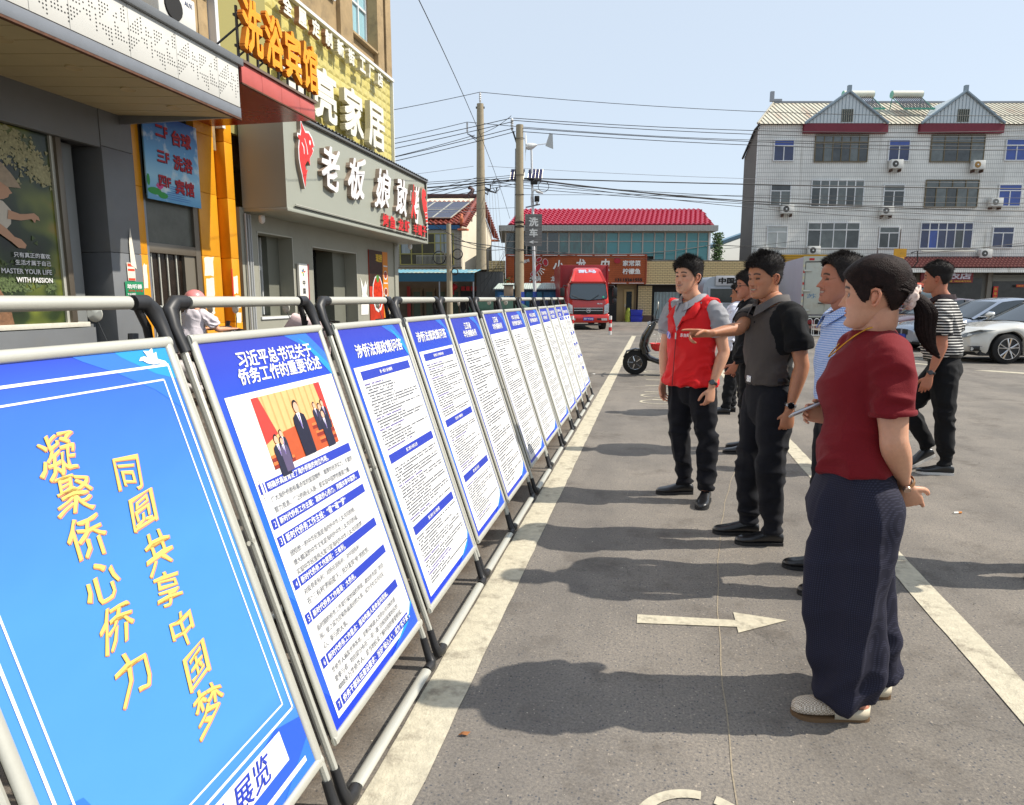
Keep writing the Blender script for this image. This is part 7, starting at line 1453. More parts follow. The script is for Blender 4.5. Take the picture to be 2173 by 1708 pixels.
for (x, y, lab) in ((-6.2, 27.5, 'dark blue cloth draped over a handlebar under the blue awning, left one'), (-4.4, 27.5, 'dark blue cloth draped over a handlebar under the blue awning, right one')):
 t = thing('parked_scooter', lab, 'scooter', (x, y, 0)); m = MB(); m.add([(-.5, 0, 1.5), (0, -.2, 1.35), (.55, 0, 1.42), (.5, .1, .6), (-.5, .1, .6), (-.2, -.1, .9)], [(0, 1, 5), (1, 2, 3), (1, 3, 5), (0, 5, 4), (5, 3, 4)]); m.obj('draped_cloth', M('navy_cloth', S(46, 50, 72), .9), t); m = MB(); m.tube([(-.5, .12, 1.3), (.5, .12, 1.3)], .02, 6); m.tube([(0, .12, 1.3), (.05, .15, .3)], .05, 6); m.obj('handlebar', steel_d, t)
 for x_ in (-.3, .3): m = MB(); m.tube([(x_ - .05, .2, .24), (x_ + .05, .2, .24)], .24, 16); m.obj('wheel', tyre, t)
# ---------------------------------------------------------------- people
V3 = Vector
def vnoise(P, seed=0):
 P = np.asarray(P, float) + seed * 17.13; i = np.floor(P).astype(np.int64); f = P - i; f = f * f * (3 - 2 * f); out = 0
 for dx in (0, 1):
  for dy in (0, 1):
   for dz in (0, 1):
    h = (i[:, 0] + dx) * 374761393 + (i[:, 1] + dy) * 668265263 + (i[:, 2] + dz) * 2147483647 + seed * 97; h = (h ^ (h >> 13)) * 1274126177; h = (h ^ (h >> 16)) & 0xffff
    out = out + (h / 65535.) * (f[:, 0] if dx else 1 - f[:, 0]) * (f[:, 1] if dy else 1 - f[:, 1]) * (f[:, 2] if dz else 1 - f[:, 2])
 return out
def cr(pts, n=4):      # Catmull-Rom through rows of numbers
 A = np.array(pts, float); out = []
 for i in range(len(A) - 1):
  p0, p1, p2, p3 = A[max(i - 1, 0)], A[i], A[i + 1], A[min(i + 2, len(A) - 1)]
  for k in range(n):
   t = k / n; out.append(.5 * ((2 * p1) + (-p0 + p2) * t + (2 * p0 - 5 * p1 + 4 * p2 - p3) * t * t + (-p0 + 3 * p1 - 3 * p2 + p3) * t ** 3))
 out.append(A[-1]); return np.array(out)
def limb(mb, rows, ref=(1, 0, 0), k=18, n=4, round_end=(1, 1)):
 """rows of (x,y,z,ra,rb); ra along ref"""
 A = cr(rows, n); pts = [V3(a[:3]) for a in A]; rad = [(max(a[3], .003), max(a[4], .003)) for a in A]
 if round_end[0]:
  d = (pts[0] - pts[1]).normalized(); r = rad[0]; m_ = min(r)
  pts = [pts[0] + d * m_ * .95, pts[0] + d * m_ * .7, pts[0] + d * m_ * .38] + pts; rad = [(r[0] * .25, r[1] * .25), (r[0] * .7, r[1] * .7), (r[0] * .92, r[1] * .92)] + rad
 if round_end[1]:
  d = (pts[-1] - pts[-2]).normalized(); r = rad[-1]; m_ = min(r)
  pts += [pts[-1] + d * m_ * .38, pts[-1] + d * m_ * .7, pts[-1] + d * m_ * .95]; rad += [(r[0] * .92, r[1] * .92), (r[0] * .7, r[1] * .7), (r[0] * .25, r[1] * .25)]
 mb.tube(pts, rad, k, ref=ref)
def remesh(mb, voxel, smooth=4, fac=.5):
 me = bpy.data.meshes.new('t'); me.from_pydata(mb.v, [], mb.f); me.update(); o = bpy.data.objects.new('t', me); sc.collection.objects.link(o)
 r = o.modifiers.new('r', 'REMESH'); r.mode = 'VOXEL'; r.voxel_size = voxel
 s_ = o.modifiers.new('s', 'SMOOTH'); s_.factor = fac; s_.iterations = smooth
 dg = bpy.context.evaluated_depsgraph_get(); dg.update(); out = bpy.data.meshes.new_from_object(o.evaluated_get(dg)); bpy.data.objects.remove(o)
 return out
def getco(me): a = np.empty(len(me.vertices) * 3); me.vertices.foreach_get('co', a); return a.reshape(-1, 3)
def getno(me): a = np.empty(len(me.vertices) * 3); me.vertex_normals.foreach_get('vector', a); return a.reshape(-1, 3)
def setco(me, c): me.vertices.foreach_set('co', c.ravel()); me.update()
def smoothstep(a, b, x): t = np.clip((x - a) / (b - a), 0, 1); return t * t * (3 - 2 * t)
def G(x, z, cx, cz, sx, sz): return np.exp(-((x - cx) / sx) ** 2 - ((z - cz) / sz) ** 2)
skin_m = {}
def skin_mat(key):
 if key not in skin_m:
  m = M('skin_%s' % key, (1, 1, 1, 1), .48, attr=True, var=.07, vs=60, bump=.12, bs=500, spec=.4); p = m.node_tree.nodes['Principled BSDF']
  p.inputs['Subsurface Weight'].default_value = .12; p.inputs['Subsurface Radius'].default_value = (.012, .004, .002); p.inputs['Subsurface Scale'].default_value = .6; skin_m[key] = m
 return skin_m[key]
def head(col, female=False, smile=0, hairline=.178, sideburn=.11, fade=True, brow=1, open_eye=0, old=0):
 """head grid; chin at z 0, crown .226, ear axis y 0, front +y.  returns verts, faces, colours, helper for hair"""
 nz, nk = 112, 128
 T = np.array([  # z, front, back, halfwidth, exponent
  (-.004, .052, .030, .020, 2.0), (.000, .072, .018, .032, 2.0), (.010, .086, -.005, .042, 2.1), (.022, .090, -.026, .050, 2.2), (.040, .0885, -.044, .058, 2.3), (.060, .0875, -.062, .064, 2.35), (.080, .0865, -.080, .0690, 2.35),
  (.100, .0850, -.092, .0725, 2.35), (.115, .0835, -.098, .0745, 2.3), (.132, .0865, -.101, .0760, 2.25), (.150, .0870, -.102, .0765, 2.2), (.170, .0820, -.099, .0750, 2.15), (.190, .0690, -.089, .0680, 2.1), (.206, .0500, -.072, .0560, 2.05), (.217, .0290, -.050, .0400, 2.0), (.224, .0080, -.026, .0200, 2.0), (.226, -.004, -.014, .006, 2.0)])
 if female: T[:6, 3] *= .93; T[3:7, 1] -= .001
 # pass the table with a smooth parameter
 u = np.linspace(0, 1, len(T)); uu = np.linspace(0, 1, nz); C = cr(T, 8); ui = np.linspace(0, 1, len(C)); C = np.array([np.interp(uu, ui, C[:, j]) for j in range(5)]).T
 ph = np.linspace(0, 2 * np.pi, nk, endpoint=False); ph = ph - .55 * np.sin(ph) * .9   # denser near the face (phi=0 is the front)
 z = np.repeat(C[:, 0], nk); F, B, Wd, E = [np.repeat(C[:, j], nk) for j in (1, 2, 3, 4)]; p = np.tile(ph, nz)
 s, c = np.sin(p), np.cos(p); cy = (F + B) / 2; cy = cy + (0.012) * 1; ry = np.where(c > 0, F - cy, cy - B)
 x = Wd * np.sign(s) * np.abs(s) ** (2 / E); y = cy + ry * np.sign(c) * np.abs(c) ** (2 / E)
 fr = np.clip(c, 0, 1) ** .5 * (c > 0); d = np.zeros_like(x); ax = np.abs(x)
 # nose
 t = np.clip((.121 - z) / .040, 0, 1); hgt = .003 + (.0235 if not female else .0215) * t ** 1.15; below = smoothstep(.0715, .0800, z); width = .0065 + .0045 * t
 d += hgt * below * np.exp(-(x / width) ** 2) * (z < .128) * (1 - smoothstep(.117, .128, z) * .7)
 d += .0075 * (G(x, z, .0125, .0805, .0058, .0058) + G(x, z, -.0125, .0805, .0058, .0058)) - .006 * (G(x, z, .0065, .0735, .004, .003) + G(x, z, -.0065, .0735, .004, .003))
 # sockets, lids, brow, cheeks, lips, chin
 for q in (-1, 1):
  d += -.0085 * G(x, z, q * .030, .1155, .0165, .0095) - .004 * G(x, z, q * .0125, .116, .006, .009) + .0062 * G(x, z, q * .031, .1135, .0125, .0062)
  d += .0030 * G(x, z, q * .030, .1305, .020, .0055) + (.0045 + .004 * smile) * G(x, z, q * .042, .092, .017, .014) - (.0012 + .0035 * smile) * G(x, z, q * (.027 + .006 * (1 - 0)), .072, .0045, .017)
  d += -.0025 * G(x, z, q * .0255, .0545, .0055, .005)
  d += -.0016 * G(x, z, q * .031, .1085, .013, .0016) - .0018 * G(x, z, q * .031, .1215, .013, .0014)
 ml = .0545; lw = .0195 + .004 * smile; gap = .0022 + .0055 * smile
 zz = z - .28 * smile * ax * ax / .02 * .35
 d += .0048 * G(x, zz, 0, ml + .0055, lw, .0046) + .0058 * G(x, zz, 0, ml - .0065 - gap * .5, lw * .82, .0052) - (.0045 + .004 * smile) * G(x, zz, 0, ml - .001, lw, .0014 + gap * .45)
 d += -.0035 * G(x, z, 0, .0355, .02, .006) + .0065 * G(x, z, 0, .0150, .0165, .012) + .0015 * G(x, z, 0, .066, .004, .006) * -1
 y = y + d * fr
 # temple dents and jaw
 x = x * (1 - .035 * G(ax * 0, z, 0, .135, 1, .016) * (y > .03))
 # colours
 base = np.array(col[:3]); K = np.tile(base, (len(x), 1)); face = (y > .03)
 def tint(w_, cc):
  nonlocal K; w_ = np.clip(w_, 0, 1)[:, None]; K = K * (1 - w_) + np.array(cc) * w_
 red = base * np.array([1.06, .82, .78])
 tint(.5 * face * (G(x, z, .042, .088, .02, .016) + G(x, z, -.042, .088, .02, .016)), red); tint(.6 * face * G(x, z, 0, .083, .014, .010), red)
 tint(.8 * face * (G(x, z, .031, .1155, .016, .009) + G(x, z, -.031, .1155, .016, .009)), base * np.array([.66, .54, .50]))  # shade of the eye sockets put into the skin colour
 lip = np.array([.42, .06, .06]) if female else np.array([.42, .13, .10])
 tint(face * 1.5 * (G(x, zz, 0, ml + .0050, lw * .95, .0036) + G(x, zz, 0, ml - .006 - gap * .5, lw * .85, .0044)), lip)
 tint(face * 1.5 * G(x, zz, 0, ml - .001, lw * .95, .0014 + gap * .55) * (ax < lw * 1.1), (.05, .015, .012))
 if smile: tint(face * 1.6 * G(x, zz, 0, ml + .0002 - gap * .05, lw * .72, gap * .42) * (ax < lw * .85), (.72, .66, .54))
 for q in (-1, 1):
  arc = .1365 + .0035 - ((x - q * .028) / .022) ** 2 * .006 + (.002 if not old else 0)
  tint(face * (1.3 * brow) * np.exp(-((z - arc) / .0042) ** 2) * (np.abs(x - q * .031) < .0195), (.022, .016, .012))
  eo = .0030 + .0022 * open_eye; ez = .1132 + .0008 * np.cos((x - q * .031) / .013 * 1.5)
  tint(face * 1.5 * np.exp(-((z - ez) / (eo * 1.35)) ** 2) * (np.abs(x - q * .031) < .0125), (.035, .02, .015))
  if open_eye:
   tint(face * 1.3 * np.exp(-((z - ez + .0006) / (eo * .7)) ** 2) * (np.abs(x - q * .031) < .0095) * (np.abs(x - q * .030) > .0045), (.55, .5, .46))
 tint(face * 1.2 * (G(x, z, .0068, .0742, .0034, .0020) + G(x, z, -.0068, .0742, .0034, .0020)), (.07, .03, .025))
 if not female: tint(.25 * face * (G(ax, z, 0, .035, .05, .022) + G(ax, z, 0, .064, .02, .006)), base * .55)
 if old:
  for k in range(3): tint(.35 * face * np.exp(-((z - .150 - k * .008 - .002 * np.sin(x * 90)) / .0012) ** 2), base * .55)
  for q in (-1, 1): tint(.45 * face * np.exp(-((z - .110 + k * 0 - (ax - .045) * .4) / .0016) ** 2) * (ax > .045) * (ax < .066), base * .5)
 if smile:
  for q in (-1, 1): tint(.5 * smile * face * np.exp(-((ax - (.0245 + .12 * np.clip(.085 - z, 0, .04))) / .0016) ** 2) * (z > .048) * (z < .083), base * .5)
 an = np.degrees(np.arctan2(ax, y)); hl = hairline
 hz_ = np.interp(an, [0, 14, 28, 40, 52, 62, 70, 79, 86, 104, 116, 132, 180], [hl, hl + .002, hl - .001, hl - .010, hl - .024, .134, sideburn + .008, sideburn - .006, .127, .124, .094, .060, .050])
 hz_ = hz_ + .003 * (vnoise(np.stack([x * 160, y * 160, z * 0], 1), 9) - .5)
 cov = smoothstep(hz_ - .003, hz_ + .004, z)
 tint(.9 * cov, (.03, .024, .02))
 vs = np.stack([x, y, z], 1); fs = [(i * nk + j, i * nk + (j + 1) % nk, (i + 1) * nk + (j + 1) % nk, (i + 1) * nk + j) for i in range(nz - 1) for j in range(nk)] + [tuple(range(nk))[::-1], tuple((nz - 1) * nk + j for j in range(nk))]
 return vs, fs, K, cov, nk, nz
def ear(sgn):
 m = MB(); A = lambda q: (sgn * (.0785 + .010 * q[0] * .0 + q[2]), q[0], q[1])
 rim = [(.004, .078, 0), (-.004, .073, .003), (-.012, .080, .007), (-.018, .095, .012), (-.021, .110, .014), (-.017, .122, .013), (-.006, .127, .009), (.004, .122, .004), (.007, .112, 0)]
 m.tube([A(q) for q in rim], [.0045, .006, .0055, .0045, .0045, .0045, .0042, .004, .003], 8)
 m.tube([A(q) for q in [(.002, .082, .0), (-.004, .095, .003), (-.006, .107, .004), (-.004, .117, .003)]], [(.004, .006), (.004, .011), (.004, .012), (.003, .008)], 8, ref=(sgn, 0, 0))
 m.tube([A(q) for q in [(-.012, .088, .006), (-.012, .104, .008), (-.008, .116, .007)]], .0028, 6)
 return m
def hand(mb, wrist, d, thumb, curl, s=1, k=9, thumb_in=.35, spread=0, grip=None):
 """palm, four fingers of different length, thumb leaving the side of the palm.  thumb: direction of the thumb side; palm normal = side the fingers curl to"""
 d = V3(d).normalized(); t = V3(thumb); t = (t - d * t.dot(d)).normalized(); n = V3(grip); n = (n - d * n.dot(d) - t * n.dot(t)).normalized(); w_ = V3(wrist)
 row = lambda p, a, b: (*p, a * s, b * s)
 limb(mb, [row(w_ - d * .03 * s, .0265, .019), row(w_, .026, .0185), row(w_ + d * .030 * s, .034, .0165), row(w_ + d * .062 * s, .0395, .0145), row(w_ + d * .086 * s, .0385, .0115)], ref=t, k=16, n=3)
 for i, (off, ln, r) in enumerate(((.0285, .070, .0088), (.0095, .078, .0090), (-.0095, .072, .0085), (-.0275, .057, .0076))):
  c = curl[i] if isinstance(curl[0], (tuple, list)) else curl; p = w_ + d * (.080 - .004 * abs(i - 1)) * s + t * off * s; a = 0; pts = [(*p, r * s, r * s)]; sp = t * (off * spread * 6)
  for seg, (fl_, cc) in enumerate(zip((.46, .30, .24), c)):
   a += R(cc); dd = (d * math.cos(a) + n * math.sin(a) + sp).normalized(); p = p + dd * ln * fl_ * s; q = r * (1 - .10 * (seg + 1)) * s; pts.append((*p, q, q * .95))
  limb(mb, pts, ref=t, k=k, n=2)
 p = w_ + d * .022 * s + t * .026 * s; a = R(42); pts = [(*(p - t * .008 * s), .013 * s, .012 * s)]; dd = (d * math.cos(a) + t * math.sin(a) + n * thumb_in).normalized(); p = p + dd * .036 * s; pts.append((*p, .0115 * s, .0108 * s))
 dd = (d * math.cos(a * .45) + t * math.sin(a * .45) + n * thumb_in * 1.3).normalized(); p = p + dd * .030 * s; pts.append((*p, .0102 * s, .0095 * s)); dd = (d * .97 + t * .05 + n * thumb_in * 1.5).normalized(); p = p + dd * .024 * s; pts.append((*p, .008 * s, .0072 * s))
 limb(mb, pts, ref=t, k=k, n=2)
def folds(me, f):
 c = getco(me); n = getno(me); c = c + n * f(c)[:, None]; setco(me, c)
def mk(nm, me, mats, parent, smooth=True, cls=None):
 me.name = nm; me.materials.clear()
 for m_ in (mats if isinstance(mats, (list, tuple)) else [mats]): me.materials.append(m_)
 me.polygons.foreach_set('use_smooth', [True] * len(me.polygons))
 if cls is not None: me.polygons.foreach_set('material_index', cls(me))
 o = bpy.data.objects.new(nm, me); link(o, parent); return o
def centers(me): a = np.empty(len(me.polygons) * 3); me.polygons.foreach_get('center', a); return a.reshape(-1, 3)
shoe_black = M('black_leather', S(20, 20, 22), .35, coat=.3, bump=.15, bs=60)
def shoe(t, ankle, toe_dir, mat, sole, L=.275, lift=0, pitch=0, name='shoe'):
 """ankle: local (x,y,z~.08); toe_dir: local xy"""
 d = V3((toe_dir[0], toe_dir[1], 0)).normalized(); s = V3((-d.y, d.x, 0)); heel = V3((ankle[0], ankle[1], 0)) - d * .06
 F = Matrix(((s.x, d.x, 0, heel.x), (s.y, d.y, 0, heel.y), (0, 0, 1, lift), (0, 0, 0, 1))) @ Matrix.Rotation(R(pitch), 4, 'X')
 m = MB(); k = 22
 prof = [(.0, .030, .058), (.03, .034, .078), (.075, .035, .083), (.12, .037, .066), (.165, .043, .050), (.205, .045, .040), (.24, .040, .034), (.262, .028, .026), (.275, .008, .014)]
 vs = []
 for y, w_, h in cr(prof, 3):
  for j in range(k):
   a = 2 * math.pi * j / k; cx_, cz_ = math.cos(a), math.sin(a)
   vs.append((w_ * math.copysign(abs(cx_) ** .75, cx_), (y - .0) * L / .275, .014 + (h - .0) * (.5 + .5 * math.copysign(abs(cz_) ** .8, cz_))))
 n = len(vs) // k; m.add([F @ V3(v) for v in vs], [(i * k + j, i * k + (j + 1) % k, (i + 1) * k + (j + 1) % k, (i + 1) * k + j) for i in range(n - 1) for j in range(k)] + [tuple(range(k))[::-1], tuple((n - 1) * k + j for j in range(k))])
 o = m.obj(name, mat, t, smooth=60)
 q = MB(); out = [(w_ * 1.07, y * L / .275) for y, w_, h in cr(prof, 2)]; out = out + [(-a, b) for a, b in out[::-1]]; q.prism(out, .020, F @ Matrix.Translation((0, 0, .0))); q.obj('sole', sole, o, smooth=30)
 return o, F
def person(lab, root, h, hw, crown, hyaw, hpitch, col, key, joints, top, bottom, shoes, hair, belt=True, female=False, headkw={}, sc_=1, group=None, hand_pose={}, neck_r=.056):
 """root: (x,y) on the ground, h: heading in degrees, hw: head centre (x,y) world, joints in world coordinates"""
 t = thing('person', lab, 'person', (root[0], root[1], 0), R(h - 90), group)
 Mi = Matrix.Rotation(-R(h - 90), 4, 'Z') @ Matrix.Translation((-root[0], -root[1], 0)); Lc = lambda p: Mi @ V3(p)
 Ld = lambda p: Mi.to_3x3() @ V3(p)
 J = {k: Lc(v) for k, v in joints.items()}
 # --- head
 vs, fs, K, cov, nk, nz = head(col, female, **headkw)
 Hm = Matrix.Translation(Lc((hw[0], hw[1], crown - .226 * sc_))) @ Matrix.Rotation(R(hyaw - h), 4, 'Z') @ Matrix.Translation((0, -.02, .06)) @ Matrix.Rotation(R(-hpitch), 4, 'X') @ Matrix.Translation((0, 0, -.06)) @ Matrix.Scale(sc_, 4)
 nm = MB(); P0 = Hm @ V3((0, -.022, .075)); P1 = Hm @ V3((0, -.018, .015)); P2 = J['neck'];
 limb(nm, [(*P0, neck_r * .98, neck_r), (*P1, neck_r * .98, neck_r * 1.02), (*(P1.lerp(P2, .6)), neck_r, neck_r * 1.05), (*P2, neck_r * 1.25, neck_r * 1.2), (*(P2 - V3((0, 0, .05))), neck_r * 1.9, neck_r * 1.3)], ref=(1, 0, 0), k=26)
 bm_v = [tuple(Hm @ V3(v)) for v in vs]; bm_f = list(fs); cols = [tuple(k_) for k_ in K]
 def addm(mb, c, M4=None):
  o_ = len(bm_v); bm_v.extend([tuple(M4 @ V3(v)) if M4 else tuple(v) for v in mb.v]); bm_f.extend([tuple(i + o_ for i in f_) for f_ in mb.f]); cols.extend([tuple(c)] * len(mb.v))
 base = np.array(col[:3]); addm(nm, base * np.array([.96, .93, .92]))
 for s_ in (-1, 1): addm(ear(s_), base * np.array([1.02, .82, .78]), Hm)
 # --- arms
 for sd in 'LR':
  if sd + 'sh' not in J: continue
  a, e, w_ = J[sd + 'sh'], J[sd + 'el'], J[sd + 'wr']; hp = hand_pose.get(sd, {}); hd = Ld(hp.get('d', (joints[sd + 'wr'][0] - joints[sd + 'el'][0], joints[sd + 'wr'][1] - joints[sd + 'el'][1], joints[sd + 'wr'][2] - joints[sd + 'el'][2])))
  am = MB(); f_ = .9 if female else 1; fat = hp.get('fat', 1)
  up = (e - a).normalized(); lo = (w_ - e).normalized()
  limb(am, [(*a.lerp(e, .16), .036 * f_ * fat, .036 * f_ * fat), (*a.lerp(e, .45), .045 * f_ * fat, .046 * f_ * fat), (*a.lerp(e, .85), .040 * f_ * fat, .040 * f_ * fat), (*e, .0385 * f_ * fat, .040 * f_ * fat), (*e.lerp(w_, .22), .0415 * f_ * fat, .0405 * f_ * fat), (*e.lerp(w_, .55), .035 * f_ * fat, .033 * f_ * fat), (*e.lerp(w_, .85), .0265 * f_, .0225 * f_), (*w_, .026 * f_, .020 * f_)], ref=(1, 0, 0), k=20)
  hand(am, w_ + hd.normalized() * .012, hd, Ld(hp['thumb']), hp.get('curl', (18, 28, 18)), s=(.92 if female else 1.06), grip=Ld(hp['grip']), thumb_in=hp.get('tin', .35), spread=hp.get('spread', 0))
  me = remesh(am, .0036 if hp.get('fine', 1) else .006, 2, .5); c = getco(me); q = MB(); q.v = c.tolist(); q.f = [tuple(p_.vertices) for p_ in me.polygons]; o_ = len(cols); addm(q, base)
  # warmer knuckles, elbow and finger tips
  dist = np.linalg.norm(c - np.array(e), axis=1); tip = np.linalg.norm(c - np.array(w_), axis=1) * (((c - np.array(w_)) @ np.array(hd.normalized())) > 0)
  wk = np.clip(smoothstep(.05, .0, dist) * .4 + smoothstep(.06, .16, tip) * .55, 0, 1)[:, None]; cc = base * (1 - wk) + base * np.array([1.05, .78, .72]) * wk
  cols[o_:] = [tuple(k_) for k_ in cc]; bpy.data.meshes.remove(me)
 # hidden core, so that the figure is whole under its clothes
 cm_ = MB(); pel = J['pel']; nk_ = J['neck']
 limb(cm_, [(*pel, .13, .09), (*pel.lerp(nk_, .35), .115, .085), (*pel.lerp(nk_, .75), .135, .09), (*(nk_ - V3((0, 0, .05))), .10, .06), (*nk_, .055, .055)], k=20)
 for sd in 'LR':
  limb(cm_, [(*J[sd + 'hip'], .075, .075), (*J[sd + 'kn'], .05, .05), (*J[sd + 'an'], .035, .035)], k=12)
  if sd + 'sh' in J: limb(cm_, [(*(nk_ - V3((0, 0, .12))), .05, .05), (*J[sd + 'sh'].lerp(J[sd + 'el'], .12).lerp(nk_ - V3((0, 0, .12)), .2), .036, .036), (*J[sd + 'sh'].lerp(J[sd + 'el'], .35), .034, .034)], k=12)
 addm(cm_, base)
 me = bpy.data.meshes.new('body'); me.from_pydata(bm_v, [], bm_f); ca = me.color_attributes.new('Col', 'FLOAT_COLOR', 'POINT'); buf = np.ones((len(cols), 4)); buf[:, :3] = np.array(cols); ca.data.foreach_set('color', buf.ravel())
 b_ = bmesh.new(); b_.from_mesh(me); bmesh.ops.recalc_face_normals(b_, faces=b_.faces); b_.to_mesh(me); b_.free()
 body = mk('body', me, skin_mat(key), t)
 # --- hair
 if hair: hair(t, Hm, vs, cov, nk, nz)
 # --- garments
 if top: top(t, J, Ld)
 if bottom: bottom(t, J, Ld)
 if belt:
  m = MB(); c = J['pel'] + V3((0, 0, belt if not isinstance(belt, bool) else .075)); ring_ = [(c.x + .158 * math.cos(a * .2618), c.y + .118 * math.sin(a * .2618), c.z + .004 * math.sin(a * .26)) for a in range(24)]
  m.tube(ring_, [(.019, .006)] * 24, 8, closed=True, ref=(0, 0, 1)); bo = m.obj('belt', M('belt_leather', S(28, 27, 27), .4, bump=.2, bs=90), t, smooth=50); m = MB(); m.box(c.x - .022, c.x + .022, c.y + .114, c.y + .132, c.z - .02, c.z + .02); m.obj('buckle', M('steel_buckle', S(176, 176, 178), .25, metal=.8), bo, bevel=.003)
 if shoes: shoes(t, J, Ld)
 return t, J, Lc, Ld, Hm
def short_hair(th_top=.022, th_side=.006, color=(.018, .015, .014), n=5200, seed=1, comb=(0, .4, .9), gray=0, bald=0):
 def f(t, Hm, vs, cov, nk, nz):
  c = vs; cen = np.array([0, -.01, .12]); nrm = c - cen; nrm /= np.linalg.norm(nrm, axis=1)[:, None]
  up = smoothstep(.135, .195, c[:, 2]); th = (th_side + (th_top - th_side) * up) * smoothstep(.2, .9, cov) * (.85 + .35 * vnoise(c * 60, seed)) * (1 - bald * smoothstep(.19, .222, c[:, 2]) * .8)
  hv = c + nrm * (th + .0006)[:, None]; keep = cov > .25; m = MB(); fs = []
  for i in range(nz - 1):
   for j in range(nk):
    q = (i * nk + j, i * nk + (j + 1) % nk, (i + 1) * nk + (j + 1) % nk, (i + 1) * nk + j)
    if all(keep[k_] for k_ in q): fs.append(q)
  fs.append(tuple((nz - 1) * nk + j for j in range(nk)))
  m.add([Hm @ V3(v) for v in hv], fs); mt = M('hair_%s' % str(color), (*color, 1), .6, var=.5, vs=90, spec=.2, bump=.4, bs=300)
  o = m.obj('hair', mt, t, smooth=60)
  r = np.random.RandomState(seed); idx = np.where(cov > .5)[0]; pk_ = idx[r.randint(0, len(idx), n)]; st = MB(); vv, ff = [], []
  for k_ in pk_:
   p = hv[k_] + r.normal(0, .0012, 3); nn = nrm[k_]; L_ = (.005 + .013 * up[k_]) * (.5 + r.rand()) * (th_top / .022 if up[k_] > .5 else 1); d = nn * .9 + np.array([0, comb[1], 0]) * .5 * up[k_] + r.normal(0, .22, 3); d /= np.linalg.norm(d); s_ = np.cross(d, r.normal(0, 1, 3)); s_ = s_ / np.linalg.norm(s_) * .0009
   b = len(vv); vv += [tuple(p - s_ - nn * .003), tuple(p + s_ - nn * .003), tuple(p + d * L_)]; ff.append((b, b + 1, b + 2))
  st.add([Hm @ V3(v) for v in vv], ff); st.obj('hair_strands', mt, o, kind='stuff')
  if gray:
   pass
 return f
def cloth_mat(name, col, rough=.9, bs=220, b=.25, var=.07, sheen=.04): return M(name, col, rough, var=var, vs=7, bump=b, bs=bs, sheen=sheen, spec=.25)
def trousers(mat, ease=1.0, hem=.055, knee=.072, thigh=.098, hipw=.152, hipd=.112, seed=1, wide=False, waist=.06, amp=1.0, vox=.0075):
 def f(t, J, Ld):
  m = MB(); pel = J['pel']
  limb(m, [(pel.x, pel.y, pel.z + waist + .035, hipw * .97, hipd * .96), (pel.x, pel.y, pel.z + .02, hipw, hipd), (pel.x, pel.y - .008, pel.z - .06, hipw * 1.06, hipd * 1.08), (pel.x, pel.y - .005, pel.z - .12, hipw * .95, hipd * .98)], k=28, round_end=(0, 1))
  for sd in 'LR':
   a, k_, n_ = J[sd + 'hip'], J[sd + 'kn'], J[sd + 'an']; n2 = V3((n_.x, n_.y, n_.z - .015))
   limb(m, [(a.x, a.y, a.z, thigh * 1.0, thigh * 1.05), (*a.lerp(k_, .35), thigh * .98, thigh), (*a.lerp(k_, .8), knee * 1.08, knee * 1.1), (*k_, knee, knee), (*k_.lerp(n2, .4), knee * .98 if not wide else knee, knee * 1.0), (*k_.lerp(n2, .8), hem * 1.06, hem * 1.08), (*n2, hem, hem * 1.05)], k=24, round_end=(1, 0))
  me = remesh(m, vox, 3); zk = (J['Lkn'].z + J['Rkn'].z) / 2; za = min(J['Lan'].z, J['Ran'].z)
  def disp(c):
   n1 = 1 - np.abs(2 * vnoise(np.stack([c[:, 0] * 9 + c[:, 2] * 7, c[:, 1] * 9 - c[:, 2] * 5, c[:, 2] * 13], 1), seed) - 1); n2_ = vnoise(c * np.array([10, 10, 34]), seed + 5) - .5; n3 = 1 - np.abs(2 * vnoise(np.stack([c[:, 0] * 14, c[:, 1] * 14, c[:, 2] * 2.2], 1), seed + 9) - 1)
   lowz = smoothstep(za + .26, za + .02, c[:, 2]); kn = np.exp(-((c[:, 2] - zk) / .13) ** 2)
   return amp * (.024 * (n1 - .6) * (.4 + 1.0 * kn + .8 * lowz) + .026 * n2_ * lowz + .012 * (n3 - .6) * (1 - lowz))
  folds(me, disp); c = getco(me); tz = pel.z + waist + .03; c[:, 2] = np.minimum(c[:, 2], tz + 0); setco(me, c)
  return mk('trousers', me, mat, t)
 return f
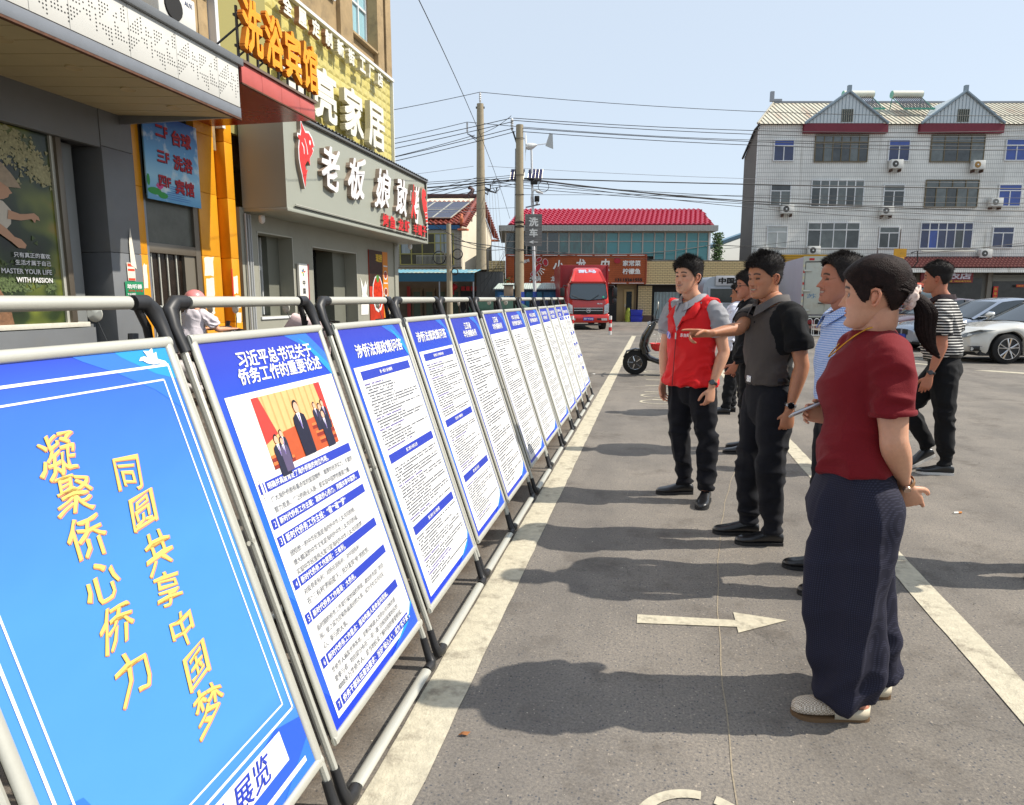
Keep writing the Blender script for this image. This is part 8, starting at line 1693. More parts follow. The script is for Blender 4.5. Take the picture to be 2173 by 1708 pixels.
def shirt(mat, hem=-.06, torso=None, sleeve=.55, sl_r=(.066, .062), cls=None, mats=None, seed=1, name='shirt', amp=1.0, hang=0, vox=.007, neck_open=.066, collar=None, cuff=None, belly=0, sleeves=True, armhole=.075):
 """torso rows: (z relative between pelvis and neck 0..1, half width, half depth, y offset)"""
 def f(t, J, Ld):
  m = MB(); p0, p1 = J['pel'], J['neck']; rows = []
  T_ = torso or [(.10, .158, .118, 0), (.13, .160, .120, 0), (.18, .153, .114, .004), (.38, .160, .118, .008), (.60, .178, .124, .008), (.76, .186, .118, -.002), (.88, .172, .096, -.012), (.955, .118, .078, -.012), (1.0, .074, .066, -.006)]
  for q, a, b, yo in T_: c = p0.lerp(p1, q) if q >= 0 else p0 + V3((0, 0, q * (p1.z - p0.z))); rows.append((c.x, c.y + yo, c.z, a, b))
  limb(m, rows, k=36, n=4, round_end=(0, 0))
  for sd, sg in (('L', -1), ('R', 1)):
   a, e = J[sd + 'sh'], J[sd + 'el']; inn = a + V3((-sg * .07, 0, .012))
   if sleeves:
    if sleeve <= 1: end = a.lerp(e, sleeve); limb(m, [(*inn, .058, .066), (*(a + V3((-sg * .012, 0, -.014))), .061, .064), (*a.lerp(e, sleeve * .5), sl_r[0] * 1.0, sl_r[0]), (*end, sl_r[1], sl_r[1])], k=24, round_end=(1, 0))
    else:
     w_ = J[sd + 'wr']; limb(m, [(*inn, .058, .066), (*(a + V3((-sg * .012, 0, -.014))), .060, .062), (*a.lerp(e, .5), sl_r[0], sl_r[0]), (*e, sl_r[0] * .92, sl_r[0] * .92), (*e.lerp(w_, .5), sl_r[1], sl_r[1]), (*e.lerp(w_, .97), sl_r[1] * .8, sl_r[1] * .8)], k=22, round_end=(1, 0))
   else: limb(m, [(*inn, .07, .07), (*(a + V3((-sg * .028, 0, .0))), armhole, armhole)], k=24, round_end=(1, 0))
  me = remesh(m, vox, 4); zh = p0.z + (T_[0][0]) * (p1.z - p0.z)
  def disp(c):
   n1 = 1 - np.abs(2 * vnoise(np.stack([c[:, 0] * 8 + c[:, 2] * 5, c[:, 1] * 8 - c[:, 2] * 4, c[:, 2] * 5], 1), seed) - 1); n2_ = 1 - np.abs(2 * vnoise(np.stack([c[:, 0] * 12, c[:, 1] * 12, c[:, 2] * 22 + c[:, 0] * 9], 1), seed + 3) - 1)
   low = smoothstep(zh + .24, zh + .03, c[:, 2]); arm = smoothstep(.16, .2, np.abs(c[:, 0]))
   return amp * (.021 * (n1 - .62) * (1 - .4 * arm) + .018 * (n2_ - .62) * (low * .8 + arm * 1.15 + .25))
  folds(me, disp)
  o = mk(name, me, mats or mat, t, cls=(lambda me_: cls(centers(me_), J)) if cls else None)
  if collar: collar(t, J)
  if cuff and sleeves:
   for sd in 'LR':
    a, e = J[sd + 'sh'], J[sd + 'el']; p = a.lerp(e, sleeve - .01); dd = (e - a).normalized(); u_ = dd.orthogonal().normalized(); v_ = dd.cross(u_); q = MB(); q.tube([p + (u_ * math.cos(a_ * .2618) + v_ * math.sin(a_ * .2618)) * (sl_r[1] + .001) for a_ in range(24)], [(.009, .004)] * 24, 6, closed=True, ref=tuple(dd)); q.obj('sleeve_hem', cuff, o, smooth=50)
  return o
 return f
def polo_collar(mat, r0=.066, spread=.05, h=.042, button=None, stand=False):
 def f(t, J):
  c = J['neck'] + V3((0, -.004, -.002)); n = 40; m = MB(); vs = []
  for i in range(n + 1):
   a = R(90) + R(12) + (R(336)) * i / n; op = abs(math.cos((a - R(90)) / 2)); front = max(0, math.cos(a - R(90))) ** 3
   dz = -.055 * front ** .7 - .004
   rr = r0 + .004; x, y = c.x + rr * math.cos(a), c.y + .002 + rr * 1.02 * math.sin(a) + .02 * front; top_z = c.z + .030 + dz + .012 * (1 - front)
   out = 1.0 + (.30 + .35 * front); x2, y2 = c.x + rr * out * math.cos(a) + .004 * math.copysign(1, math.cos(a)), c.y + rr * out * math.sin(a) + .028 * front
   vs += [(x, y, top_z - .02), (x * .5 + c.x * .5 + (x - c.x) * .54, y + .0, top_z), ((x + x2) / 2, (y + y2) / 2, top_z + .000), (x2, y2, top_z - h * (.8 + .5 * front)), (x2 * .985 + c.x * .015, y2 - .003 * math.sin(a), top_z - h * (.8 + .5 * front))]
  m.add(vs, [(i * 5 + j, (i + 1) * 5 + j, (i + 1) * 5 + j + 1, i * 5 + j + 1) for i in range(n) for j in range(4)]); o = m.obj('collar', mat, t, smooth=70); md = o.modifiers.new('s', 'SOLIDIFY'); md.thickness = .004
  if button is not None:
   for k in range(3): q = MB(); q.lathe([(.001, 0), (.005, 0), (.005, .003), (.001, .003)], 10, FR((c.x, c.y + .104 + k * .004, c.z - .07 - .045 * k), (1, 0, 0), (0, .2, 1)) @ Matrix.Scale(-1, 4, (0, 0, 1))); q.obj('button', button, o)
 return f
def watch(t, J, sd, strap, face, back=(0, 0, 0), off=.025, size=.019, Ld=None):
 e, w_ = J[sd + 'el'], J[sd + 'wr']; d = (w_ - e).normalized(); p = w_ - d * off; out = Ld(back); out = (out - d * out.dot(d)).normalized(); s_ = d.cross(out)
 m = MB(); m.tube([p + (out * math.cos(a * .3142) * .0255 + s_ * math.sin(a * .3142) * .030) for a in range(20)], [(.010, .003)] * 20, 6, closed=True, ref=tuple(d)); o = m.obj('watch_strap', strap, t, smooth=50)
 F = FR(p + out * .026, d, s_); q = MB(); q.lathe([(.001, 0), (size, 0), (size, .007), (size * .88, .0095), (.001, .0095)], 20, F if (F.to_3x3() @ V3((0, 0, 1))).dot(out) > 0 else FR(p + out * .026, s_, d)); q.obj('watch_face', face, o, smooth=30)
def std_shoes(mat, sole, dirs, L=.275, lifts=None):
 def f(t, J, Ld):
  for sd in 'LR':
   lf, pt = (lifts or {}).get(sd, (0, 0)); shoe(t, J[sd + 'an'], Ld((*dirs[sd], 0)), mat, sole, L, lf, pt)
 return f
tan = S(180, 124, 92); light = S(206, 154, 124); ruddy = S(178, 118, 92); brown = S(160, 104, 74)
black_sole = M('black_sole', S(30, 30, 31), .7); white_sole = M('white_sole', S(206, 204, 198), .6)
steelw = M('watch_steel', S(150, 150, 154), .25, metal=.8); wface = M('watch_glass', S(10, 10, 12), .08, spec=1); wstrap = M('watch_rubber', S(24, 24, 26), .6)
relax = dict(curl=((18, 26, 18), (22, 30, 20), (26, 32, 22), (30, 34, 24)))
# ---- man in the black and grey polo, pointing
gpan = cloth_mat('taupe_polo_front', S(72, 66, 62), rough=.75, var=.05); bpan = cloth_mat('black_polo_fabric', S(13, 14, 16), rough=.85, var=.05); darktr = cloth_mat('charcoal_trousers', S(21, 22, 28), bs=300)
def polo_cls(c, J): return ((np.abs(c[:, 0] - J['pel'].x) > .128 + .04 * smoothstep(1.38, 1.2, c[:, 2])) | (c[:, 1] < J['pel'].y - .015)).astype(int)
p, J, Lc, Ld, Hm = person('man pointing with one arm, in a black sleeved taupe polo and dark belted trousers', (.67, 4.12), 203, (.605, 4.10), 1.69, 212, 8, tan, 'tan',
 dict(neck=(.665, 4.11, 1.44), pel=(.675, 4.13, .92), Lsh=(.755, 3.955, 1.375), Lel=(.815, 3.955, 1.085), Lwr=(.765, 3.95, .845), Rsh=(.60, 4.285, 1.37), Rel=(.485, 4.07, 1.285), Rwr=(.31, 3.93, 1.262),
   Lhip=(.705, 4.045, .87), Rhip=(.645, 4.215, .87), Lkn=(.695, 4.03, .50), Rkn=(.60, 4.21, .49), Lan=(.735, 4.07, .10), Ran=(.62, 4.225, .10)),
 shirt(None, hem=0, sleeve=.66, sl_r=(.074, .070), mats=[gpan, bpan], cls=polo_cls, seed=4, collar=polo_collar(cloth_mat('grey_collar', S(92, 88, 86)), button=bpan), cuff=bpan),
 trousers(darktr, seed=3), std_shoes(shoe_black, black_sole, dict(L=(-.98, -.12), R=(-1, -.08))), short_hair(.026, .004, seed=4),
 headkw=dict(hairline=.174, sideburn=.115, smile=.75), hand_pose=dict(
  L=dict(d=(-.12, -.02, -1), thumb=(-1, -.3, 0), grip=(.2, 1, 0), curl=((25, 35, 25), (32, 40, 25), (36, 44, 28), (40, 46, 30))),
  R=dict(d=(-1, -.32, .03), thumb=(-.2, -.75, .45), grip=(-.1, .3, -1), curl=((-3, 6, 5), (48, 62, 30), (55, 66, 34), (58, 62, 30)), tin=.5, fat=.95)))
watch(p, J, 'L', steelw, wface, back=(-.1, -1, .1), Ld=Ld, off=.02)
# ---- man in the red volunteer vest
redv = cloth_mat('red_vest_fabric', S(214, 22, 26), rough=.6, var=.04); greyp = cloth_mat('heather_grey_polo', S(150, 150, 154)); navy = cloth_mat('black_navy_trousers', S(15, 16, 23), bs=300)
p, J, Lc, Ld, Hm = person('man in a red volunteer vest over a grey polo, squinting beside the pointing man', (.285, 4.95), 224, (.215, 4.89), 1.722, 226, 2, light, 'light',
 dict(neck=(.27, 4.94, 1.45), pel=(.285, 4.96, .91), Lsh=(.415, 4.825, 1.385), Lel=(.485, 4.83, 1.09), Lwr=(.41, 4.77, .86), Rsh=(.135, 5.095, 1.385), Rel=(.09, 5.13, 1.09), Rwr=(.085, 5.07, .86),
   Lhip=(.345, 4.90, .87), Rhip=(.225, 5.02, .87), Lkn=(.40, 4.87, .49), Rkn=(.215, 5.01, .49), Lan=(.41, 4.86, .10), Ran=(.27, 5.05, .10)),
 shirt(greyp, sleeve=.6, sl_r=(.072, .068), seed=6, collar=polo_collar(greyp, r0=.068, button=whitef), cuff=greyp, torso=[(-.13, .165, .125, 0), (.02, .158, .116, 0), (.18, .151, .112, .004), (.38, .156, .114, .008), (.60, .172, .118, .008), (.76, .176, .112, -.002), (.88, .165, .092, -.012), (.955, .118, .078, -.012), (1.0, .074, .066, -.006)]),
 trousers(navy, seed=8), std_shoes(shoe_black, black_sole, dict(L=(-.25, -1), R=(-.98, -.2))), short_hair(.024, .009, seed=7, n=6500), belt=False,
 headkw=dict(hairline=.170, sideburn=.105, smile=.25), hand_pose=dict(
  L=dict(d=(-.12, -.1, -1), thumb=(-.8, -.6, 0), grip=(-.5, .8, 0), curl=((22, 34, 22), (30, 40, 24), (34, 42, 26), (38, 44, 28))), R=dict(d=(-.02, -.05, -1), thumb=(-.6, -.8, 0), grip=(.8, -.5, 0), **relax)))
vt = shirt(redv, name='vest', sleeves=False, seed=21, amp=1.1, armhole=.083, torso=[(-.115, .224, .175, .006), (.0, .205, .160, .006), (.15, .19, .145, .006), (.38, .186, .138, .010), (.60, .192, .134, .010), (.76, .192, .127, .0), (.87, .168, .106, -.010), (.93, .124, .090, -.012), (.965, .100, .082, -.008)], vox=.008)(p, J, Ld)
# open V at the front of the vest, built as turned-back collar leaves
nc = J['neck']
for s_ in (-1, 1):
 m = MB(); m.add([(nc.x + s_ * .008, nc.y + .150, nc.z - .20), (nc.x + s_ * .038, nc.y + .128, nc.z - .11), (nc.x + s_ * .072, nc.y + .062, nc.z - .02), (nc.x + s_ * .084, nc.y - .03, nc.z + .024), (nc.x + s_ * .05, nc.y - .085, nc.z + .03), (nc.x, nc.y - .095, nc.z + .03),
  (nc.x, nc.y - .118, nc.z - .035), (nc.x + s_ * .09, nc.y - .098, nc.z - .03), (nc.x + s_ * .122, nc.y - .02, nc.z - .022), (nc.x + s_ * .132, nc.y + .068, nc.z - .062), (nc.x + s_ * .132, nc.y + .122, nc.z - .125), (nc.x + s_ * .05, nc.y + .150, nc.z - .15)],
  [(0, 1, 11), (1, 2, 10, 11), (2, 9, 10), (2, 3, 8, 9), (3, 4, 7, 8), (4, 5, 6, 7)])
 o = m.obj('vest_lapel', redv, p, smooth=60); md = o.modifiers.new('s', 'SOLIDIFY'); md.thickness = .006
m = MB(); m.add([(nc.x - .06, nc.y + .10, nc.z - .03), (nc.x + .06, nc.y + .10, nc.z - .03), (nc.x + .05, nc.y + .138, nc.z - .12), (nc.x, nc.y + .153, nc.z - .225), (nc.x - .05, nc.y + .138, nc.z - .12), (nc.x, nc.y + .132, nc.z - .08)], [(0, 5, 4), (0, 1, 5), (1, 2, 5), (2, 3, 5), (3, 4, 5)]); m.obj('shirt_front', greyp, p, smooth=60)
m = MB(); z0 = nc.z - .23; pts = [(nc.x + .002, nc.y + .152 + .022 * (i / 8), z0 - i * .046) for i in range(9)]; m.tube(pts, .0035, 5); m.obj('zip', M('dark_zip', S(120, 16, 20), .5), p)
m = MB(); m.box(pts[0][0] - .004, pts[0][0] + .004, pts[0][1], pts[0][1] + .008, z0 - .045, z0); m.obj('zip_pull', alu, p)
text('东台网格', white_print, p, FR((nc.x - .085, nc.y + .142, nc.z - .245), (-.98, -.22, 0), (0, 0, 1)), name='print', w=.10, h=.026, offset=.02, shear=.1)
for k_, (rx, ry, cc) in enumerate(((.020, .030, S(150, 150, 210)), (.013, .02, S(70, 90, 190)), (.024, .006, S(220, 200, 225)))):
 m = MB(); m.prism(ell(0, 0, rx, ry, .6 + k_ * .3, 14), .001); o = m.obj('logo_print', M('logo%d' % k_, cc, .5), p); o.matrix_local = FR((nc.x + .075, nc.y + .150 + k_ * .0015, nc.z - .25), (-.98, .2, 0), (0, 0, 1))
watch(p, J, 'L', wstrap, wface, back=(-.3, -1, .1), Ld=Ld, off=.02, size=.020)
# ---- woman in the maroon top
mar = cloth_mat('maroon_knit', S(116, 16, 26), rough=.8, bs=350, var=.05)
def check_mat(name, base_c, line_c, step=.0095, w_=.30, axes=(0, 2)):
 m = bpy.data.materials.new(name); m.use_nodes = True; N = NT(m); p_ = N.n['Principled BSDF']; tc = N.new('TexCoord'); s_ = N.new('SeparateXYZ'); N.link(tc.outputs['Object'], s_.inputs[0]); outs = []
 ad = N.new('Math', operation='ADD'); N.link(s_.outputs[0], ad.inputs[0]); N.link(s_.outputs[1], ad.inputs[1])
 for so in (ad.outputs[0], s_.outputs[2]):
  a = N.new('Math', operation='MULTIPLY'); a.inputs[1].default_value = 1 / step; N.link(so, a.inputs[0]); b = N.new('Math', operation='FRACT'); N.link(a.outputs[0], b.inputs[0]); c = N.new('Math', operation='LESS_THAN'); c.inputs[1].default_value = w_; N.link(b.outputs[0], c.inputs[0]); outs.append(c.outputs[0])
 mx = N.new('Math', operation='MAXIMUM' if w_ < .4 else 'MULTIPLY'); N.link(outs[0], mx.inputs[0]); N.link(outs[1], mx.inputs[1])
 x_ = N.new('Mix', data_type='RGBA'); N.link(mx.outputs[0], x_.inputs[0]); x_.inputs[6].default_value = base_c; x_.inputs[7].default_value = line_c; N.link(x_.outputs[2], p_.inputs['Base Color']); p_.inputs['Roughness'].default_value = .85; p_.inputs['Specular IOR Level'].default_value = .25; return m
navycheck = check_mat('navy_seersucker', S(33, 33, 47), S(50, 50, 66), .0075, .5)
def wide_trousers(t, J, Ld):
 m = MB(); pel = J['pel']
 limb(m, [(pel.x, pel.y - .005, pel.z + .09, .130, .105), (pel.x, pel.y - .005, pel.z + .02, .148, .116), (pel.x, pel.y - .010, pel.z - .07, .166, .130), (pel.x, pel.y - .008, pel.z - .16, .165, .128)], k=28, round_end=(0, 1))
 for sd in 'LR':
  a, k_, n_ = J[sd + 'hip'], J[sd + 'kn'], J[sd + 'an']; n2 = V3((n_.x, n_.y, .085))
  limb(m, [(a.x, a.y, a.z, .090, .108), (*a.lerp(k_, .5), .086, .114), (*k_, .084, .116), (*k_.lerp(n2, .5), .082, .112), (*k_.lerp(n2, .85), .078, .106), (*n2, .074, .102)], k=26, round_end=(1, 0))
 me = remesh(m, .0075, 4)
 def disp(c):
  n3 = 1 - np.abs(2 * vnoise(np.stack([c[:, 0] * 13 + 2, c[:, 1] * 13, c[:, 2] * 1.6], 1), 31) - 1); n1 = 1 - np.abs(2 * vnoise(np.stack([c[:, 0] * 7 + c[:, 2] * 6, c[:, 1] * 7 + c[:, 2] * 6, c[:, 2] * 7], 1), 33) - 1); low = smoothstep(.5, .1, c[:, 2])
  return (.050 * (n3 ** 1.5 - .45) + .034 * (n1 - .6) * (.3 + low)) * smoothstep(.9, .74, c[:, 2])
 folds(me, disp); mk('trousers', me, navycheck, t)
cream = M('cream_leather', S(206, 194, 170), .5, var=.06, vs=30)
def woven(name):
 m = M(name, S(208, 196, 178), .6); N = NT(m); p_ = N.n['Principled BSDF']; tc = N.new('TexCoord'); ck_ = N.new('TexChecker'); ck_.inputs['Scale'].default_value = 190; ck_.inputs[1].default_value = S(214, 202, 182); ck_.inputs[2].default_value = S(150, 132, 112); N.link(tc.outputs['Object'], ck_.inputs[0]); N.link(ck_.outputs[0], p_.inputs['Base Color']); return m
def clogs(t, J, Ld):
 for sd, dr in (('L', (-1, -.12, 0)), ('R', (-1, .05, 0))):
  d = Ld(dr).normalized(); s_ = V3((-d.y, d.x, 0)); an = J[sd + 'an']; heel = V3((an.x, an.y, 0)) - d * .075; F = Matrix(((s_.x, d.x, 0, heel.x), (s_.y, d.y, 0, heel.y), (0, 0, 1, 0), (0, 0, 0, 1)))
  m = MB(); limb(m, [(0, .02, .045, .030, .022), (0, .075, .05, .031, .03), (0, .13, .045, .036, .022), (0, .2, .03, .036, .014)], ref=(1, 0, 0), k=18); limb(m, [(0, .055, .05, .030, .030), (0, .06, .13, .034, .036)], k=16); m.v = [tuple(F @ V3(v)) for v in m.v]
  q = MB(); q.v = m.v; q.f = m.f; me = q.mesh('foot', skin_mat('light')); ca = me.color_attributes.new('Col', 'FLOAT_COLOR', 'POINT'); ca.data.foreach_set('color', np.tile(np.array([*S(196, 132, 108)[:3], 1.]), (len(me.vertices), 1)).ravel()); mk('foot', me, skin_mat('light'), t)
  prof = [(.118, .040, .052), (.15, .044, .050), (.19, .046, .046), (.225, .041, .040), (.247, .028, .030), (.256, .010, .018)]; k = 20; vs = []
  for y, w_, h in cr(prof, 3):
   for j in range(k): a = 2 * math.pi * j / k; vs.append(F @ V3((w_ * math.cos(a), y, .014 + h * (.5 + .5 * math.copysign(abs(math.sin(a)) ** .8, math.sin(a))))))
  n = len(vs) // k; m = MB(); m.add(vs, [(i * k + j, i * k + (j + 1) % k, (i + 1) * k + (j + 1) % k, (i + 1) * k + j) for i in range(n - 1) for j in range(k)] + [tuple((n - 1) * k + j for j in range(k))]); o = m.obj('clog', woven('woven_cream'), t, smooth=60)
  out = [(w_ * 1.04, y) for y, w_ in cr([(0, .024), (.02, .033), (.07, .034), (.12, .040), (.19, .047), (.235, .036), (.258, .010)], 3)]; out += [(-a, b) for a, b in out[::-1]]; q = MB(); q.prism(out, .016, F); q.obj('sole', M('clog_sole', S(110, 84, 56), .7), o)
  q = MB(); vs = []; n = 18
  for i in range(n + 1):
   a = math.pi * (1 + i / n); x_, y_ = .037 * math.cos(a), .045 + .048 * math.sin(a) + .0
   if i in (0, n): y_ = .125
   vs += [F @ V3((x_ * (1.05 if i not in (0, n) else 1.1), y_, .014)), F @ V3((x_, y_, .050 if i not in (0, n) else .046))]
  q.add(vs, [(2 * i, 2 * i + 2, 2 * i + 3, 2 * i + 1) for i in range(n)]); hb = q.obj('heel_band', cream, o, smooth=60); md = hb.modifiers.new('s', 'SOLIDIFY'); md.thickness = .004
  q = MB(); q.tube([F @ V3(v) for v in [(.043, .10, .035), (.034, .118, .062), (.0, .135, .074), (-.034, .118, .062), (-.043, .10, .035)]], [(.011, .003)] * 5, 6, ref=tuple(d)); q.obj('strap', cream, o, smooth=60); q = MB(); q.lathe([(.001, .008), (.006, .006), (.008, 0), (.006, -.004)], 12, Matrix.Translation(F @ V3((.044, .104, .045)))); q.lathe([(.001, .008), (.006, .006), (.008, 0), (.006, -.004)], 12, Matrix.Translation(F @ V3((-.044, .104, .045)))); q.obj('pearl', M('pearl', S(226, 222, 210), .2, coat=.5), o, smooth=60)
def long_hair(t, Hm, vs, cov, nk, nz):
 hm = M('dark_brown_hair', (.017, .0085, .007, 1), .62, var=.6, vs=60, spec=.14, bump=.4, bs=260)
 c = vs; cen = np.array([0, -.01, .12]); nrm = c - cen; nrm /= np.linalg.norm(nrm, axis=1)[:, None]
 an = np.degrees(np.arctan2(np.abs(c[:, 0]), c[:, 1])); hz_ = np.interp(an, [0, 20, 36, 48, 58, 66, 76, 84, 90, 104, 112, 126, 150, 180], [.174, .170, .158, .138, .110, .090, .082, .100, .130, .130, .104, .068, .048, .042]); cv = smoothstep(hz_ - .003, hz_ + .005, c[:, 2])
 ridge = vnoise(np.stack([c[:, 0] * 130, c[:, 1] * 14, c[:, 2] * 40 + c[:, 1] * 60], 1), 3)
 th = (.009 + .008 * smoothstep(.12, .2, c[:, 2]) + .003 * ridge) * smoothstep(.15, .8, cv); hv = c + nrm * (th + .001)[:, None]; keep = cv > .15; fs = []
 for i in range(nz - 1):
  for j in range(nk):
   q = (i * nk + j, i * nk + (j + 1) % nk, (i + 1) * nk + (j + 1) % nk, (i + 1) * nk + j)
   if all(keep[k_] for k_ in q): fs.append(q)
 fs.append(tuple((nz - 1) * nk + j for j in range(nk))); m = MB(); m.add([Hm @ V3(v) for v in hv], fs); o = m.obj('hair', hm, t, smooth=70)
 r = random.Random(5); tie = V3((0, -.108, .098)); st = MB()
 for k_ in range(520):               # combed locks from the hairline back to the tie
  a = r.uniform(-1, 1) * 1.9; el = r.uniform(.0, 1); x0 = .080 * math.sin(a); y0 = .062 * math.cos(a) - .01; z0 = .12 + .085 * math.cos(abs(a) * .45) * (.35 + .65 * el)
  if abs(x0) > .062 and z0 < .15: z0 = .135 + .04 * el; y0 = .03 - .05 * r.random()
  p0 = V3((x0, y0, z0)); pts = []
  for i in range(7):
   f = i / 6; q = p0.lerp(tie, f); rad = V3((q.x, q.y + .01, q.z - .12)); tgt = .098 + .0 * f; ln = max(rad.length, 1e-3)
   if f < .93: sx_ = V3((rad.x / .078, rad.y / .113, rad.z / .113)).length; q = V3((0, -.01, .12)) + rad / max(sx_, .3) * (1.03 + .012 * math.sin(k_))
   pts.append(Hm @ q)
  st.tube(pts, [.0011, .0016, .0018, .0018, .0017, .0015, .001], 3, cap=False)
 st.obj('hair_strands', hm, o, kind='stuff')
 # ponytail
 T0 = Hm @ V3((0, -.095, .092)); path = [T0, Hm @ V3((0, -.132, .078)), Hm @ V3((0, -.152, .035)), Hm @ V3((0, -.148, -.02)), Hm @ V3((0, -.160, -.075)), Hm @ V3((0, -.188, -.115))]
 m = MB(); rr = [.016, .025, .030, .027, .018, .005]; limb(m, [(*p_, a, a * .85) for p_, a in zip(path, rr)], k=20); po = m.obj('ponytail', hm, t, smooth=60); st = MB(); A = cr([tuple(p_) for p_ in path], 3)
 for k_ in range(420):
  a = r.uniform(0, 6.28); f = math.sqrt(r.random()); cut = r.uniform(.75, 1.0); pts = []
  for i, q in enumerate(A):
   ri = np.interp(i / (len(A) - 1), np.linspace(0, 1, len(rr)), rr) * 1.06 * f + .001; pts.append(V3(q) + V3((math.cos(a + i * .05), math.sin(a + i * .05), 0)) * ri)
  n_ = max(3, int(len(pts) * cut)); st.tube(pts[:n_], [.0013] * (n_ - 1) + [.0003], 3, cap=False)
 st.obj('hair_strands', hm, po, kind='stuff')
 c0 = Hm @ V3((0, -.113, .090)); ax_ = (V3(path[1]) - V3(path[0])).normalized(); u_ = ax_.orthogonal().normalized(); v_ = ax_.cross(u_); m = MB(); n = 72
 m.tube([c0 + (u_ * math.cos(i * 6.2832 / n) + v_ * math.sin(i * 6.2832 / n)) * (.025 + .0065 * math.sin(i * 1.9) + .003 * math.sin(i * 3.1)) + ax_ * (.007 * math.sin(i * 1.3)) for i in range(n)], [(.013 + .006 * math.sin(i * 2.3), .012 + .005 * math.cos(i * 1.7)) for i in range(n)], 10, closed=True); m.obj('scrunchie', M('chiffon_scrunchie', S(216, 192, 180), .7, var=.12, vs=60), t, smooth=60)
tor_w = [(.05, .160, .126, .0), (.12, .158, .124, .002), (.28, .146, .114, .002), (.45, .148, .118, .006), (.58, .152, .132, .014), (.70, .154, .118, .008), (.84, .150, .096, -.006), (.93, .122, .080, -.010), (.985, .084, .072, -.008), (1.03, .062, .060, -.006)]
p, J, Lc, Ld, Hm = person('woman in a maroon knit top and wide navy checked trousers, hair tied with a scrunchie', (.695, 2.42), 170, (.682, 2.40), 1.582, 163, 5, light, 'light',
 dict(neck=(.705, 2.415, 1.34), pel=(.69, 2.42, .86), Lsh=(.722, 2.275, 1.28), Lel=(.748, 2.245, 1.01), Lwr=(.835, 2.38, .85), Rsh=(.705, 2.555, 1.28), Rel=(.80, 2.64, 1.05), Rwr=(.635, 2.515, 1.035),
   Lhip=(.70, 2.34, .80), Rhip=(.71, 2.49, .80), Lkn=(.665, 2.335, .46), Rkn=(.74, 2.50, .46), Lan=(.705, 2.36, .08), Ran=(.825, 2.53, .08)),
 shirt(mar, sleeve=.66, sl_r=(.066, .064), seed=12, torso=tor_w, amp=.9, cuff=mar), wide_trousers, clogs, long_hair, belt=False, female=True,
 headkw=dict(hairline=.182, sideburn=.115, brow=1, open_eye=.6), sc_=.95, neck_r=.050, hand_pose=dict(
  L=dict(d=(.45, .35, -.82), thumb=(.9, -.2, .4), grip=(-.1, 1, .3), curl=((10, 20, 15), (30, 36, 24), (44, 40, 28), (50, 40, 28)), fat=1.15),
  R=dict(d=(-1, -.05, .32), thumb=(-.1, -.3, 1), grip=(0, -1, -.2), curl=((30, 40, 30), (38, 48, 32), (42, 50, 34), (46, 50, 36)), tin=.3)))
m = MB(); nc = J['neck']; pts = []
for i in range(40): a = i * 2 * math.pi / 40; fr_ = max(0, math.sin(a)); pts.append((nc.x + .062 * math.cos(a) * (1 + .25 * fr_), nc.y + .060 * math.sin(a) + .062 * fr_, nc.z + .028 - .105 * fr_ ** 1.5))
m.tube(pts, [.0028 if i % 2 else .0018 for i in range(40)], 6, closed=True); m.obj('gold_necklace', M('gold', S(212, 160, 60), .25, metal=.9), p)
watch(p, J, 'L', M('gold_bracelet', S(196, 150, 110), .3, metal=.8), M('rose_gold_face', S(190, 160, 140), .2, metal=.6), back=(-.2, -1, 0), Ld=Ld, off=.008, size=.013)
t = thing('smartphone', 'silver edged smartphone held level in the woman\'s right hand', 'phone', (.552, 2.475, 1.083), R(188)); t.rotation_euler = (R(20), R(-24) * -1, R(188))
MB().box(-.078, .078, -.037, .037, -.0045, .0045).obj('case', M('phone_silver', S(188, 188, 192), .3, metal=.5), t, bevel=.004, seg=3); MB().box(-.074, .074, -.034, .034, .0046, .0056).obj('screen', M('phone_screen', S(36, 44, 56), .04, spec=1), t)
# ---- man in the pale blue shirt
bcheck = check_mat('pale_blue_check', S(206, 218, 240), S(120, 154, 214), .011, .33)
def thin_hair(t, Hm, vs, cov, nk, nz): short_hair(.018, .010, (.026, .021, .019), n=6500, seed=14, bald=.4)(t, Hm, vs, cov, nk, nz)
p, J, Lc, Ld, Hm = person('laughing older man in a pale blue checked shirt, half hidden behind the woman', (.94, 3.55), 186, (.855, 3.52), 1.66, 187, 0, ruddy, 'ruddy',
 dict(neck=(.925, 3.545, 1.40), pel=(.95, 3.55, .88), Lsh=(.96, 3.37, 1.33), Lel=(1.01, 3.33, 1.04), Lwr=(.97, 3.34, .81), Rsh=(.93, 3.73, 1.33), Rel=(.99, 3.78, 1.04), Rwr=(.95, 3.76, .81), Lhip=(.95, 3.47, .84), Rhip=(.94, 3.64, .84), Lkn=(.94, 3.42, .48), Rkn=(.93, 3.70, .48), Lan=(.96, 3.40, .09), Ran=(.95, 3.72, .09)),
 shirt(bcheck, sleeve=.62, sl_r=(.074, .07), seed=16, amp=1.2, collar=polo_collar(bcheck, button=whitef), torso=[(.0, .17, .13, 0), (.12, .168, .128, .004), (.25, .166, .128, .008), (.42, .168, .128, .010), (.60, .180, .128, .008), (.76, .186, .118, -.002), (.88, .172, .096, -.012), (.955, .118, .078, -.012), (1.0, .074, .066, -.006)]),
 trousers(darktr, seed=18), std_shoes(shoe_black, black_sole, dict(L=(-1, -.1), R=(-1, .05))), thin_hair, headkw=dict(hairline=.184, sideburn=.10, smile=1, old=1), hand_pose=dict(L=dict(thumb=(-1, 0, 0), grip=(0, 1, 0), **relax), R=dict(thumb=(-1, 0, 0), grip=(0, -1, 0), **relax)))
